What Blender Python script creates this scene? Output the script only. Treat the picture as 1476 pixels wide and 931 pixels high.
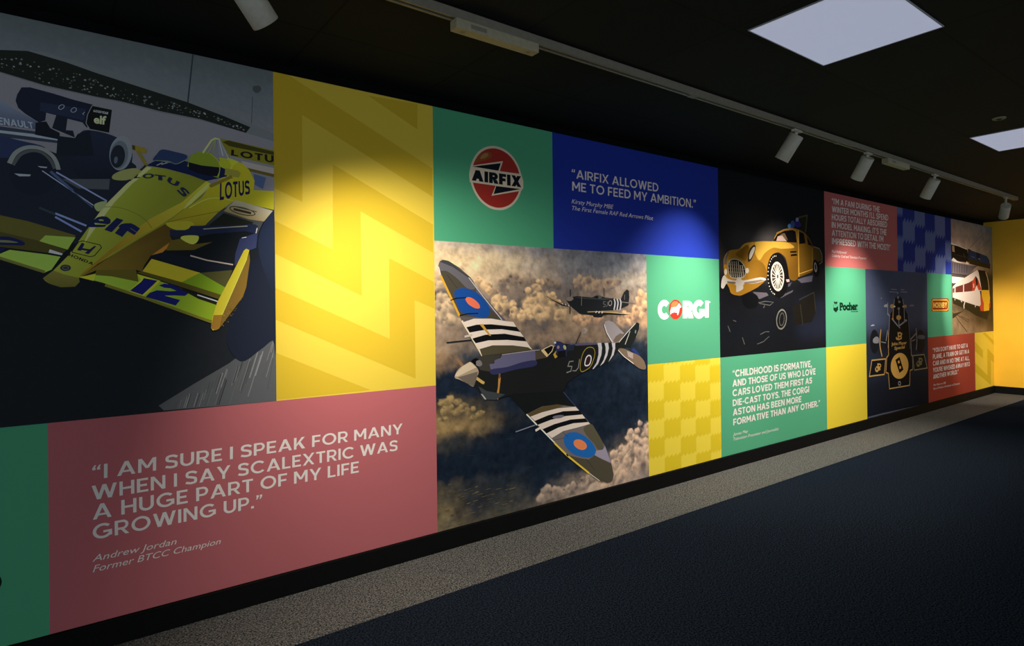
# Gallery room: a long wall of printed mural panels under a track of spot lamps.
# Metres.  x runs along the mural wall (away from the camera), the mural face is y = 0,
# the room is on the negative y side, z = 0 is the carpet.
import bpy, bmesh, math, random
from mathutils import Vector, Matrix, noise

S = bpy.context.scene
for o in list(bpy.data.objects):
    bpy.data.objects.remove(o)

# ------------------------------------------------------------------ camera
cam = bpy.data.cameras.new('camera')
cam.sensor_width = 36.0
cam.lens = 21.3193
cam.shift_y = -0.01604
cam.clip_start = 0.02
camera = bpy.data.objects.new('camera', cam)
S.collection.objects.link(camera)
camera.matrix_world = Matrix(((0.800601, 0.007463, -0.599151, 0.000000),
    (-0.599080, -0.009854, -0.800629, -2.998447),
    (-0.011879, 0.999924, -0.003418, 1.365011),
    (0.000000, 0.000000, 0.000000, 1.000000)))
S.camera = camera

# ------------------------------------------------------------------ world, exposure
world = bpy.data.worlds.new('world')
S.world = world
world.use_nodes = True
WB = world.node_tree.nodes['Background']
WB.inputs['Color'].default_value = (0.85, 0.97, 1.08, 1)
WB.inputs['Strength'].default_value = 0.80
S.view_settings.view_transform = 'Standard'
S.view_settings.look = 'None'
S.view_settings.gamma = 1.0
S.view_settings.use_curve_mapping = False
S.view_settings.exposure = 0.0

# spot lamps on the track: (pivot, aimed point, watts, beam degrees, blend, share spilt outside the beam)
LAMPS = [
    ((0.462, -0.868, 2.490), (2.30, 0.0, 0.62), 50, 72, 0.85, 4.3),
    ((4.033, -0.868, 2.524), (3.88, 0.0, 1.24), 76, 82, 0.90, 2.0),
    ((5.114, -0.868, 2.523), (5.40, 0.0, 1.28), 78, 80, 0.90, 2.2),
    ((6.492, -0.868, 2.515), (6.78, 0.0, 1.10), 66, 78, 0.90, 2.2),
    ((8.580, -0.868, 2.465), (10.60, 0.0, 0.80), 235, 54, 0.70, 0.3),
]
SPOT_COLOR = (1.0, 0.93, 0.83)
END_LAMP = ((9.60, -2.60, 2.47), (11.36, -1.2, 0.90), 150, 60, 0.6, 0)
LED = (0.27, 0.295, 0.41)
CEIL = 2.597
TOP = 2.5116
XEND = 11.372
REC = 0.104
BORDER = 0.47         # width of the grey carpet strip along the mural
FB0, FB1 = (1.31, 1.745), (5.42, 5.85)
LP = [(3.154, -1.475), (6.114, -1.439)]
LPW, LPH = 0.681, 0.531

# ------------------------------------------------------------------ helpers
def lin(c):
    return tuple(((v / 255.0) / 12.92) if v <= 10 else (((v / 255.0) + 0.055) / 1.055) ** 2.4 for v in c)

def material(name, color, rough=0.6, spec=0.3, metal=0.0, nz=None, bump=None, emit=None):
    """nz = (scale, dark factor, light factor[, detail]) ; bump = (scale, strength)"""
    m = bpy.data.materials.new(name)
    m.use_nodes = True
    nt = m.node_tree
    b = nt.nodes['Principled BSDF']
    b.inputs['Base Color'].default_value = (*color, 1)
    b.inputs['Roughness'].default_value = rough
    b.inputs['Metallic'].default_value = metal
    b.inputs['Specular IOR Level'].default_value = spec
    tc = nt.nodes.new('ShaderNodeTexCoord')
    if nz:
        n = nt.nodes.new('ShaderNodeTexNoise')
        n.inputs['Scale'].default_value = nz[0]
        n.inputs['Detail'].default_value = nz[3] if len(nz) > 3 else 2.0
        nt.links.new(tc.outputs['Object'], n.inputs['Vector'])
        r = nt.nodes.new('ShaderNodeValToRGB')
        r.color_ramp.elements[0].position = 0.36
        r.color_ramp.elements[1].position = 0.66
        r.color_ramp.elements[0].color = (*[v * nz[1] for v in color], 1)
        r.color_ramp.elements[1].color = (*[min(1, v * nz[2]) for v in color], 1)
        nt.links.new(n.outputs['Fac'], r.inputs['Fac'])
        nt.links.new(r.outputs['Color'], b.inputs['Base Color'])
    if bump:
        n2 = nt.nodes.new('ShaderNodeTexNoise')
        n2.inputs['Scale'].default_value = bump[0]
        nt.links.new(tc.outputs['Object'], n2.inputs['Vector'])
        bp = nt.nodes.new('ShaderNodeBump')
        bp.inputs['Strength'].default_value = bump[1]
        bp.inputs['Distance'].default_value = 0.004
        nt.links.new(n2.outputs['Fac'], bp.inputs['Height'])
        nt.links.new(bp.outputs['Normal'], b.inputs['Normal'])
    if emit:
        b.inputs['Emission Color'].default_value = (*emit, 1)
        b.inputs['Emission Strength'].default_value = 1.0
    return m

def obj(name, bm, mat, parent=None, smooth=False):
    me = bpy.data.meshes.new(name)
    bm.to_mesh(me)
    bm.free()
    o = bpy.data.objects.new(name, me)
    S.collection.objects.link(o)
    me.materials.append(mat)
    if smooth:
        for f in me.polygons:
            f.use_smooth = True
    if parent:
        o.parent = parent
    return o

def box(bm, lo, hi, bevel=0.0):
    r = bmesh.ops.create_cube(bm, size=1.0)
    vs = r['verts']
    c = [(a + b) / 2 for a, b in zip(lo, hi)]
    for v in vs:
        v.co = Vector([c[i] + v.co[i] * (hi[i] - lo[i]) for i in range(3)])
    if bevel:
        es = list({e for v in vs for e in v.link_edges})
        bmesh.ops.bevel(bm, geom=es, offset=bevel, segments=2, affect='EDGES', profile=0.5)
    return bm

def boxes(*args, bevel=0.0):
    bm = bmesh.new()
    for lo, hi in args:
        box(bm, lo, hi, bevel)
    return bm

def lathe(bm, prof, mat4, n=40):
    """prof: (radius, height) pairs turned about local z, then placed by mat4"""
    rings = []
    for r, h in prof:
        if r < 1e-6:
            rings.append([bm.verts.new(mat4 @ Vector((0, 0, h)))])
        else:
            rings.append([bm.verts.new(mat4 @ Vector((r * math.cos(2 * math.pi * k / n), r * math.sin(2 * math.pi * k / n), h))) for k in range(n)])
    for a, b in zip(rings, rings[1:]):
        for k in range(n):
            k2 = (k + 1) % n
            if len(a) == 1 and len(b) == 1:
                continue
            if len(a) == 1:
                bm.faces.new((a[0], b[k], b[k2]))
            elif len(b) == 1:
                bm.faces.new((a[k], a[k2], b[0]))
            else:
                bm.faces.new((a[k], a[k2], b[k2], b[k]))
    return bm

def tag(o, label, cat, group=None):
    o['label'] = label
    o['category'] = cat
    if group:
        o['group'] = group
    return o

def thing(name, label, cat, loc, group=None):
    o = bpy.data.objects.new(name, None)
    o.empty_display_size = 0.1
    S.collection.objects.link(o)
    o.location = loc
    return tag(o, label, cat, group)

def struct(name, bm, mat):
    o = obj(name, bm, mat)
    o['kind'] = 'structure'
    return o

# ------------------------------------------------------------------ room shell
M_black = material('black wall paint', (0.0045, 0.005, 0.006), 0.85, 0.05, nz=(6, .85, 1.15))
M_skirt = material('black skirting', (0.004, 0.004, 0.004), 0.6, 0.1, nz=(20, .9, 1.1))
M_yellow = material('yellow wall paint', lin((250, 192, 50)), 0.6, 0.3, nz=(3, .97, 1.03), bump=(300, .05))
M_carpet = material('navy carpet', (0.0088, 0.0122, 0.0185), 0.95, 0.0, nz=(125, .25, 2.0, 5), bump=(300, .6))
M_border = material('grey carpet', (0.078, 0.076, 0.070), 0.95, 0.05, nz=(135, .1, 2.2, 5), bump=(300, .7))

def ceiling_material():
    m = material('black ceiling tiles', (0.013, 0.0135, 0.013), 0.85, 0.15)
    nt = m.node_tree
    b = nt.nodes['Principled BSDF']
    tc = nt.nodes.new('ShaderNodeTexCoord')
    br = nt.nodes.new('ShaderNodeTexBrick')
    br.offset = 0.0
    br.inputs['Scale'].default_value = 1.0
    br.inputs['Mortar Size'].default_value = 0.006
    br.inputs['Brick Width'].default_value = 0.74
    br.inputs['Row Height'].default_value = 0.54
    br.inputs['Color1'].default_value = (0.0115, 0.0135, 0.0150, 1)
    br.inputs['Color2'].default_value = (0.0100, 0.0118, 0.0130, 1)
    br.inputs['Mortar'].default_value = (0.005, 0.005, 0.005, 1)
    mp = nt.nodes.new('ShaderNodeMapping')
    mp.inputs['Location'].default_value = (-0.19, 0.36, 0)
    nt.links.new(tc.outputs['Object'], mp.inputs['Vector'])
    nt.links.new(mp.outputs['Vector'], br.inputs['Vector'])
    nt.links.new(br.outputs['Color'], b.inputs['Base Color'])
    return m

struct('floor', boxes(((-4, -6.5, -0.1), (XEND, -BORDER, 0.0))), M_carpet)
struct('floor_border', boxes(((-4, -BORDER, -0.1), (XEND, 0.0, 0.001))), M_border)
struct('ceiling', boxes(((-4, -6.5, CEIL), (XEND, REC, CEIL + 0.1))), ceiling_material())
struct('wall_left', boxes(((-4, 0.0, 0.0), (XEND, REC, TOP))), M_black)
struct('wall_back', boxes(((-4, REC, 0.0), (XEND, REC + 0.1, CEIL + 0.1))), M_black)
struct('wall_end', boxes(((XEND, -6.5, -0.1), (XEND + 0.12, REC + 0.1, CEIL + 0.1))), M_yellow)
struct('baseboard_left', boxes(((-4, -0.014, 0.001), (XEND, 0.0, 0.1085)), bevel=0.002), M_skirt)
struct('baseboard_end', boxes(((XEND - 0.014, -6.5, 0.001), (XEND, -0.014, 0.1085)), bevel=0.002), M_skirt)

# ------------------------------------------------------------------ mural printing
def ink_material():
    m = bpy.data.materials.new('printed ink')
    m.use_nodes = True
    nt = m.node_tree
    b = nt.nodes['Principled BSDF']
    b.inputs['Roughness'].default_value = 0.7
    b.inputs['Specular IOR Level'].default_value = 0.04
    a = nt.nodes.new('ShaderNodeAttribute')
    a.attribute_name = 'ink'
    tc = nt.nodes.new('ShaderNodeTexCoord')
    n = nt.nodes.new('ShaderNodeTexNoise')
    n.inputs['Scale'].default_value = 500
    n.inputs['Detail'].default_value = 1
    nt.links.new(tc.outputs['Object'], n.inputs['Vector'])
    r = nt.nodes.new('ShaderNodeMapRange')
    r.inputs['To Min'].default_value = 0.88
    r.inputs['To Max'].default_value = 1.12
    nt.links.new(n.outputs['Fac'], r.inputs['Value'])
    mx = nt.nodes.new('ShaderNodeVectorMath')
    mx.operation = 'SCALE'
    nt.links.new(a.outputs['Color'], mx.inputs[0])
    nt.links.new(r.outputs['Result'], mx.inputs['Scale'])
    nt.links.new(mx.outputs['Vector'], b.inputs['Base Color'])
    return m

INK = ink_material()
FACE = 0.002          # thickness of a panel
STEP = 0.00002        # each printed layer sits this much further forward

def catmull(pts, closed, k=5):
    n = len(pts)
    out = []
    rng = range(n) if closed else range(n - 1)
    for i in rng:
        if closed:
            p0, p1, p2, p3 = pts[i - 1], pts[i], pts[(i + 1) % n], pts[(i + 2) % n]
        else:
            p0, p1, p2, p3 = pts[max(i - 1, 0)], pts[i], pts[i + 1], pts[min(i + 2, n - 1)]
        for j in range(k):
            t = j / k
            out.append(tuple(0.5 * (2 * p1[d] + (p2[d] - p0[d]) * t + (2 * p0[d] - 5 * p1[d] + 4 * p2[d] - p3[d]) * t * t + (3 * p1[d] - p0[d] - 3 * p2[d] + p3[d]) * t ** 3) for d in (0, 1)))
    if not closed:
        out.append(tuple(pts[-1]))
    return out

def clip(poly, lo, hi):
    for ax in (0, 1):
        for sgn, lim in ((1, lo[ax]), (-1, -hi[ax])):
            res = []
            for i in range(len(poly)):
                a, b = poly[i - 1], poly[i]
                da, db = sgn * a[ax] - lim, sgn * b[ax] - lim
                if (da >= 0) != (db >= 0):
                    t = da / (da - db)
                    res.append((a[0] + (b[0] - a[0]) * t, a[1] + (b[1] - a[1]) * t))
                if db >= 0:
                    res.append(b)
            poly = res
            if len(poly) < 3:
                return []
    return poly

def ribbon(pts, w, closed):
    """list of quads following a polyline with mitred joints"""
    n = len(pts)
    L, R = [], []
    for i in range(n):
        a = pts[i - 1] if (i or closed) else pts[i]
        b = pts[(i + 1) % n] if (i < n - 1 or closed) else pts[i]
        p = pts[i]
        d1 = Vector((p[0] - a[0], p[1] - a[1]))
        d2 = Vector((b[0] - p[0], b[1] - p[1]))
        if d1.length < 1e-9: d1 = d2
        if d2.length < 1e-9: d2 = d1
        if d1.length < 1e-9:
            d1 = d2 = Vector((1, 0))
        d1.normalize(); d2.normalize()
        t = d1 + d2
        t = t.normalized() if t.length > 1e-6 else d1
        nrm = Vector((-t.y, t.x))
        k = max(0.5, nrm.dot(Vector((-d1.y, d1.x))))
        h = w / 2 / k
        L.append((p[0] + nrm.x * h, p[1] + nrm.y * h))
        R.append((p[0] - nrm.x * h, p[1] - nrm.y * h))
    return [[L[i], L[(i + 1) % n], R[(i + 1) % n], R[i]] for i in range(n if closed else n - 1)]

# ---- a plain geometric capital alphabet, cap height 1
def ring(cx, cy, rx, ry, w, a0=0, a1=360, n=26):
    out = []
    k = max(3, int(n * abs(a1 - a0) / 360))
    P = [(math.cos(math.radians(a0 + (a1 - a0) * i / k)), math.sin(math.radians(a0 + (a1 - a0) * i / k))) for i in range(k + 1)]
    for a, b in zip(P, P[1:]):
        out.append([(cx + rx * a[0], cy + ry * a[1]), (cx + rx * b[0], cy + ry * b[1]), (cx + (rx - w) * b[0], cy + (ry - w) * b[1]), (cx + (rx - w) * a[0], cy + (ry - w) * a[1])])
    return out

def rc(x0, y0, x1, y1):
    return [(x0, y0), (x1, y0), (x1, y1), (x0, y1)]

def leg(x0, x1, a, y0=0.0, y1=1.0):
    return [(x0, y0), (x0 + a, y0), (x1 + a, y1), (x1, y1)]

def quote(x, up):
    if up:   # opening mark
        return [[(x, .66), (x + .15, .66), (x + .15, .82), (x + .12, .82), (x + .18, 1.0), (x + .10, 1.0), (x, .80)]]
    return [[(x + .03, .84), (x + .03, 1.0), (x + .18, 1.0), (x + .18, .86), (x + .08, .66), (x, .66), (x + .06, .84)]]

def glyph(c, w):
    v = w * .92
    if c == ' ': return .26, []
    if c == 'I': return w, [rc(0, 0, w, 1)]
    if c == 'L': return .56, [rc(0, 0, w, 1), rc(w, 0, .56, v)]
    if c == 'E': return .60, [rc(0, 0, w, 1), rc(w, 0, .60, v), rc(w, 1 - v, .59, 1), rc(w, .5 - v / 2, .53, .5 + v / 2)]
    if c == 'F': return .58, [rc(0, 0, w, 1), rc(w, 1 - v, .58, 1), rc(w, .46 - v / 2, .53, .46 + v / 2)]
    if c == 'T': return .66, [rc(.33 - w / 2, 0, .33 + w / 2, 1 - v), rc(0, 1 - v, .66, 1)]
    if c == 'H': return .76, [rc(0, 0, w, 1), rc(.76 - w, 0, .76, 1), rc(w, .5 - v / 2, .76 - w, .5 + v / 2)]
    a = w * 1.1
    if c == 'A':
        W = .90; m = W / 2
        return W, [leg(0, m - a / 2, a), leg(W - a, m - a / 2, a), rc(a * .9, .22, W - a * .9, .22 + v * .85)]
    if c == 'V':
        W = .86; m = W / 2
        return W, [leg(m - a / 2, 0, a), leg(m - a / 2, W - a, a)]
    if c == 'W':
        W = 1.24; q = W * .28
        return W, [leg(q - a / 2 + .0, 0, a), leg(q - a / 2, W / 2 - a / 2, a), leg(W - q - a / 2, W / 2 - a / 2, a), leg(W - q - a / 2, W - a, a)]
    if c == 'M':
        W = .92; m = W / 2
        return W, [rc(0, 0, w, 1), rc(W - w, 0, W, 1), [(w * .0, 1), (a, 1), (m + a * .45, .28), (m - a * .45, .28)], [(W - a, 1), (W, 1), (m + a * .45, .28), (m - a * .45, .28)]]
    if c == 'N':
        W = .79
        return W, [rc(0, 0, w, 1), rc(W - w, 0, W, 1), [(0, 1), (a, 1), (W, 0), (W - a, 0)]]
    if c == 'K':
        W = .76
        return W, [rc(0, 0, w, 1), [(w, .25), (w, .25 + a * 1.05), (W - .03 - a * 1.15, 1), (W - .03, 1)], [(.28, .48), (.28 + a * .8, .48 + a * .75), (W, 0), (W - a * 1.2, 0)]]
    if c == 'X':
        W = .82
        return W, [leg(0, W - a, a), leg(W - a, 0, a)]
    if c == 'Y':
        W = .82; m = W / 2
        return W, [rc(m - w / 2, 0, m + w / 2, .45), [(m - a / 2, .38), (m + a / 2, .38), (a, 1), (0, 1)], [(m - a / 2, .38), (m + a / 2, .38), (W, 1), (W - a, 1)]]
    if c == 'O': return 1.0, ring(.5, .5, .5, .515, w)
    if c == 'C': return .90, ring(.5, .5, .5, .515, w, 42, 318)
    if c == 'G': return .95, ring(.5, .5, .5, .515, w, 45, 322) + [rc(.95 - w, .13, .95, .52), rc(.52, .52 - v, .95, .52)]
    if c == 'D': return .84, [rc(0, 0, w, 1), rc(w, 0, .36, v), rc(w, 1 - v, .36, 1)] + ring(.36, .5, .48, .5, w, -90, 90)
    if c == 'P': return .68, [rc(0, 0, w, 1), rc(w, 1 - v, .38, 1), rc(w, .33, .38, .33 + v)] + ring(.38, .665, .30, .335, v, -90, 90)
    if c == 'R': return .72, [rc(0, 0, w, 1), rc(w, 1 - v, .40, 1), rc(w, .34, .42, .34 + v)] + ring(.40, .67, .30, .33, v, -90, 90) + [[(.30, .36), (.30 + a, .36), (.74, 0), (.74 - a * 1.05, 0)]]
    if c == 'B': return .72, [rc(0, 0, w, 1), rc(w, 1 - v, .40, 1), rc(w, .5 - v / 2, .42, .5 + v / 2), rc(w, 0, .42, v)] + ring(.40, .76, .27, .24, v, -90, 90) + ring(.42, .265, .30, .265, v, -90, 90)
    if c == 'J': return .56, [rc(.56 - w, .28, .56, 1)] + ring(.28, .28, .28, .29, w, -180, 0) 
    if c == 'U': return .76, [rc(0, .37, w, 1), rc(.76 - w, .37, .76, 1)] + ring(.38, .37, .38, .38, w, 180, 360)
    if c == 'S':
        h = w / 2
        P = catmull([(.64, .80), (.50, .97 - h * .85), (.33, 1.01 - h), (.15, .95 - h * .9), (h + .01, .74), (.14, .58), (.36, .51), (.56, .42), (.67 - h, .265), (.55, .07 + h * .6), (.34, h - .01), (.16, .04 + h * .8), (.03, .16)], False, 3)
        return .67, ribbon(P, w, False)
    if c == '.': return w * 1.05, [rc(0, 0, w * 1.05, w * 1.1)]
    if c == ',': return w * 1.1, [rc(0, 0, w * 1.1, w * 1.1), [(.03, 0), (w * 1.1, 0), (w * .55, -.2), (-.03, -.2)]]
    if c == '!': return w, [rc(0, 0, w, w * 1.1), rc(0, .3, w, 1)]
    if c == '-': return .34, [rc(0, .34, .34, .34 + v)]
    if c == "'": return .12, [[(0, 1), (.14, 1), (.10, .64), (.03, .64)]]
    if c == '\u201c': return .42, quote(0, True) + quote(.22, True)
    if c == '\u201d': return .42, quote(0, False) + quote(.22, False)
    return .3, []

def font_mesh(s, shear, off):
    """flat outline of a line of small print in the built-in typeface; returns (verts, faces, width, cap height)"""
    res = []
    for body in (s, 'H'):
        c = bpy.data.curves.new('line', 'FONT')
        c.body = body
        c.offset = off
        c.shear = shear
        c.resolution_u = 3
        o = bpy.data.objects.new('line', c)
        S.collection.objects.link(o)
        dg = bpy.context.evaluated_depsgraph_get()
        me = bpy.data.meshes.new_from_object(o.evaluated_get(dg))
        res.append(([tuple(v.co[:2]) for v in me.vertices], [tuple(p.vertices) for p in me.polygons]))
        bpy.data.objects.remove(o)
        bpy.data.curves.remove(c)
        bpy.data.meshes.remove(me)
    V, Fc = res[0]
    x0 = min(v[0] for v in V)
    x1 = max(v[0] for v in V)
    cap = max(v[1] for v in res[1][0])
    return [((v[0] - x0) / (x1 - x0), v[1] / cap) for v in V], Fc

class Part:
    def __init__(s):
        s.v, s.f, s.c = [], [], []
    def add(s, pts, depth, cols):
        b = len(s.v)
        s.v += [(p[0], -depth, p[1]) for p in pts]
        s.f.append(tuple(range(b, b + len(pts))))
        s.c += cols
    def build(s, name, parent):
        me = bpy.data.meshes.new(name)
        me.from_pydata(s.v, [], s.f)
        a = me.color_attributes.new('ink', 'FLOAT_COLOR', 'POINT')
        a.data.foreach_set('color', [x for c in s.c for x in (*c, 1.0)])
        me.materials.append(INK)
        o = bpy.data.objects.new(name, me)
        S.collection.objects.link(o)
        if parent:
            o.parent = parent
        return o

def facing(p):
    """front (-y) winding, so that every printed face looks into the room"""
    a = sum(p[i - 1][0] * p[i][1] - p[i][0] * p[i - 1][1] for i in range(len(p)))
    return p if a > 0 else p[::-1]

def puff_over(C, nx, nz, W, H, puffs, ink):
    """cumulus puffs of a printed cloudscape, mixed into the backdrop's grid colours (millimetres)"""
    for n, (px, pz, r, lt, dk) in enumerate(puffs):
        lt, dk = ink(lt), ink(dk)
        cx, cz, rr = px / 1000 / W * nx, nz - pz / 1000 / H * nz, r / 1000
        ex, ez = rr * 1.35 / W * nx, rr * 1.35 / H * nz
        for j in range(max(0, int(cz - ez)), min(nz, int(cz + ez) + 1) + 1):
            for i in range(max(0, int(cx - ex)), min(nx, int(cx + ex) + 1) + 1):
                x, y = (i - cx) / nx * W / rr, (cz - j) / nz * H / rr
                q = Vector((i / nx * W * 9, j / nz * H * 9, n * .37))
                nb = noise.turbulence(q, 4, True)
                d = math.hypot(x, y * 1.1) + (nb - .4) * 1.0
                a = min(1, max(0, (1.0 - d) / .36))
                if y < 0:
                    a *= max(0, 1 + y * .75)
                if a <= 0:
                    continue
                a = a * a * (3 - 2 * a)
                s = min(1, max(0, .46 + .62 * (y * .85 - x * .22) - (nb - .4) * 1.1))
                k = j * (nx + 1) + i
                c = C[k]
                C[k] = tuple(c[e] * (1 - a) + (dk[e] * (1 - s) + lt[e] * s) * a for e in range(3))

def picture(part, W, H, rows, nx, nz, warp, amp, scale, seed, depth, ink, puffs=()):
    """a printed photograph's backdrop: colours laid out on a coarse grid, broken up by fractal noise"""
    nr, nc = len(rows), len(rows[0])
    L = [[ink(c) for c in r] for r in rows]
    b = len(part.v)
    grid = []
    for j in range(nz + 1):
        for i in range(nx + 1):
            u, v = i / nx, j / nz
            p = Vector((u * W * scale * .42, v * H * scale * .42, seed * 7.3))
            uu = u + warp * (noise.fractal(p, 0.7, 2.1, 4) )
            vv = v + warp * (noise.turbulence(p + Vector((31, 5, 2)), 5, True) - .4)
            x = min(max(uu, 0), 1) * (nc - 1)
            y = min(max(vv, 0), 1) * (nr - 1)
            i0, j0 = min(int(x), nc - 2), min(int(y), nr - 2)
            fx, fy = x - i0, y - j0
            fx, fy = fx * fx * (3 - 2 * fx), fy * fy * (3 - 2 * fy)
            k = 1 + amp * (noise.turbulence(p * 1.3 + Vector((9, 9, 9)), 5, True) - .4 + .5 * noise.fractal(p * 2.9, 0.6, 2.0, 4))
            k = max(k, .35)
            c = tuple(min(.95, k * ((L[j0][i0][d] * (1 - fx) + L[j0][i0 + 1][d] * fx) * (1 - fy) + (L[j0 + 1][i0][d] * (1 - fx) + L[j0 + 1][i0 + 1][d] * fx) * fy)) for d in range(3))
            part.v.append((u * W, -depth, (1 - v) * H))
            grid.append(c)
    puff_over(grid, nx, nz, W, H, puffs, ink)
    part.c += grid
    for j in range(nz):
        for i in range(nx):
            q = b + j * (nx + 1) + i
            part.f.append((q, q + nx + 1, q + nx + 2, q + 1))

def quadmap(Q):
    (a, b, c, d) = [(Q[2 * i], Q[2 * i + 1]) for i in range(4)]
    def f(u, v):
        return tuple(((a[k] * (1 - u) + b[k] * u) * (1 - v) + (d[k] * (1 - u) + c[k] * u) * v) / 1000 for k in (0, 1))
    return f

def build_panel(P):
    lines = 0
    x0, x1, z0, z1 = P['rect']
    W, H = x1 - x0, z1 - z0
    gain = P['gain']
    ink = lambda c: tuple(min(.93, v * gain) for v in lin(c))
    g = 'printed panels of the mural wall'
    base = Part()
    bc = lin(P['base']) if gain == 1 else ink(P['base'])
    B = boxes(((0, -FACE, 0), (W, -0.0006, H)))
    base.v = [tuple(v.co) for v in B.verts]
    base.f = [tuple(v.index for v in f.verts) for f in B.faces]
    B.verts.index_update()
    base.f = [tuple(v.index for v in f.verts) for f in B.faces]
    B.free()
    base.c = [bc] * len(base.v)
    if not P['shapes']:
        o = base.build(P['name'], None)
        o.location = (x0, 0, z0)
        tag(o, P['label'], P['cat'], g)
        return
    root = thing(P['name'], P['label'], P['cat'], (x0, 0, z0), g)
    base.build('backing', root)
    parts = {}
    depth = FACE + 0.0001
    for s in P['shapes']:
        kind, pn = s[0], s[1]
        if 20 > kind >= 10 and '#' not in pn:      # every line of print is a part of its own
            lines += 1
            pn = pn.split('|')[0] + '#%d' % lines + ('|' + pn.split('|')[1] if '|' in pn else '')
        part = parts.setdefault(pn, Part())
        depth += STEP / 10 if pn in ('hedge', 'road') else STEP
        if kind == 20:
            rows, (nx, nz), warp, amp, sc, seed = s[2:8]
            picture(part, W, H, rows, nx, nz, warp, amp, sc, seed, depth, lambda c: tuple(v * P.get('bgain', 1) for v in ink(c)), s[8] if len(s) > 8 else ())
            continue
        col = ink(s[2])
        if kind >= 10:
            m = quadmap(s[3])
            body, w, sp, shear = s[4:8]
            if kind == 11:
                V, Fc = font_mesh(body, shear, w)
                b = len(part.v)
                for v in V:
                    q = m(*v)
                    part.v.append((q[0], -depth, q[1]))
                    part.c.append(col)
                part.f += [tuple(b + i for i in f) for f in Fc]
            else:
                x, polys = 0.0, []
                for ch in body:
                    gw, gl = glyph(ch, w)
                    polys += [[(x + p[0], p[1]) for p in q] for q in gl]
                    x += gw + (sp if ch != ' ' else sp * .6)
                x -= sp
                for n, q in enumerate(polys):
                    part.add(facing([m(p[0] / x, p[1]) for p in q]), depth + (n % 7) * STEP / 2, [col] * len(q))
                depth += STEP * 3
            continue
        pts = [(s[3][i], s[3][i + 1]) for i in range(0, len(s[3]), 2)]
        if kind >= 2:
            k = kind - 2
            if k & 1:
                pts = catmull(pts, bool(k & 4), 4)
            quads = ribbon(pts, s[4], bool(k & 4))
        else:
            if kind == 1:
                pts = catmull(pts, True, 4)
            quads = [pts]
        grad = s[4] if kind < 2 and len(s) > 4 else None
        for q in quads:
            q = clip(q, (0, 0), (W * 1000, H * 1000))
            if len(q) < 3:
                continue
            q = facing(q)
            if grad:
                c2 = ink(grad[0])
                (ax, ay), (bx, by) = grad[1], grad[2]
                dd = (bx - ax) ** 2 + (by - ay) ** 2 or 1
                cols = []
                for p in q:
                    t = min(1, max(0, ((p[0] - ax) * (bx - ax) + (p[1] - ay) * (by - ay)) / dd))
                    cols.append(tuple(a * (1 - t) + b * t for a, b in zip(col, c2)))
            else:
                cols = [col] * len(q)
            part.add([(p[0] / 1000, p[1] / 1000) for p in q], depth, cols)
    made = {}
    for key, part in parts.items():         # 'wheel#2|black_racing_car': a second wheel, part of the printed car
        if part.f:
            made[key] = part.build(key.split('|')[0].split('#')[0], root)
    for key, o in made.items():
        if '|' in key and key.split('|')[1] in made:
            o.parent = made[key.split('|')[1]]

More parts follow.
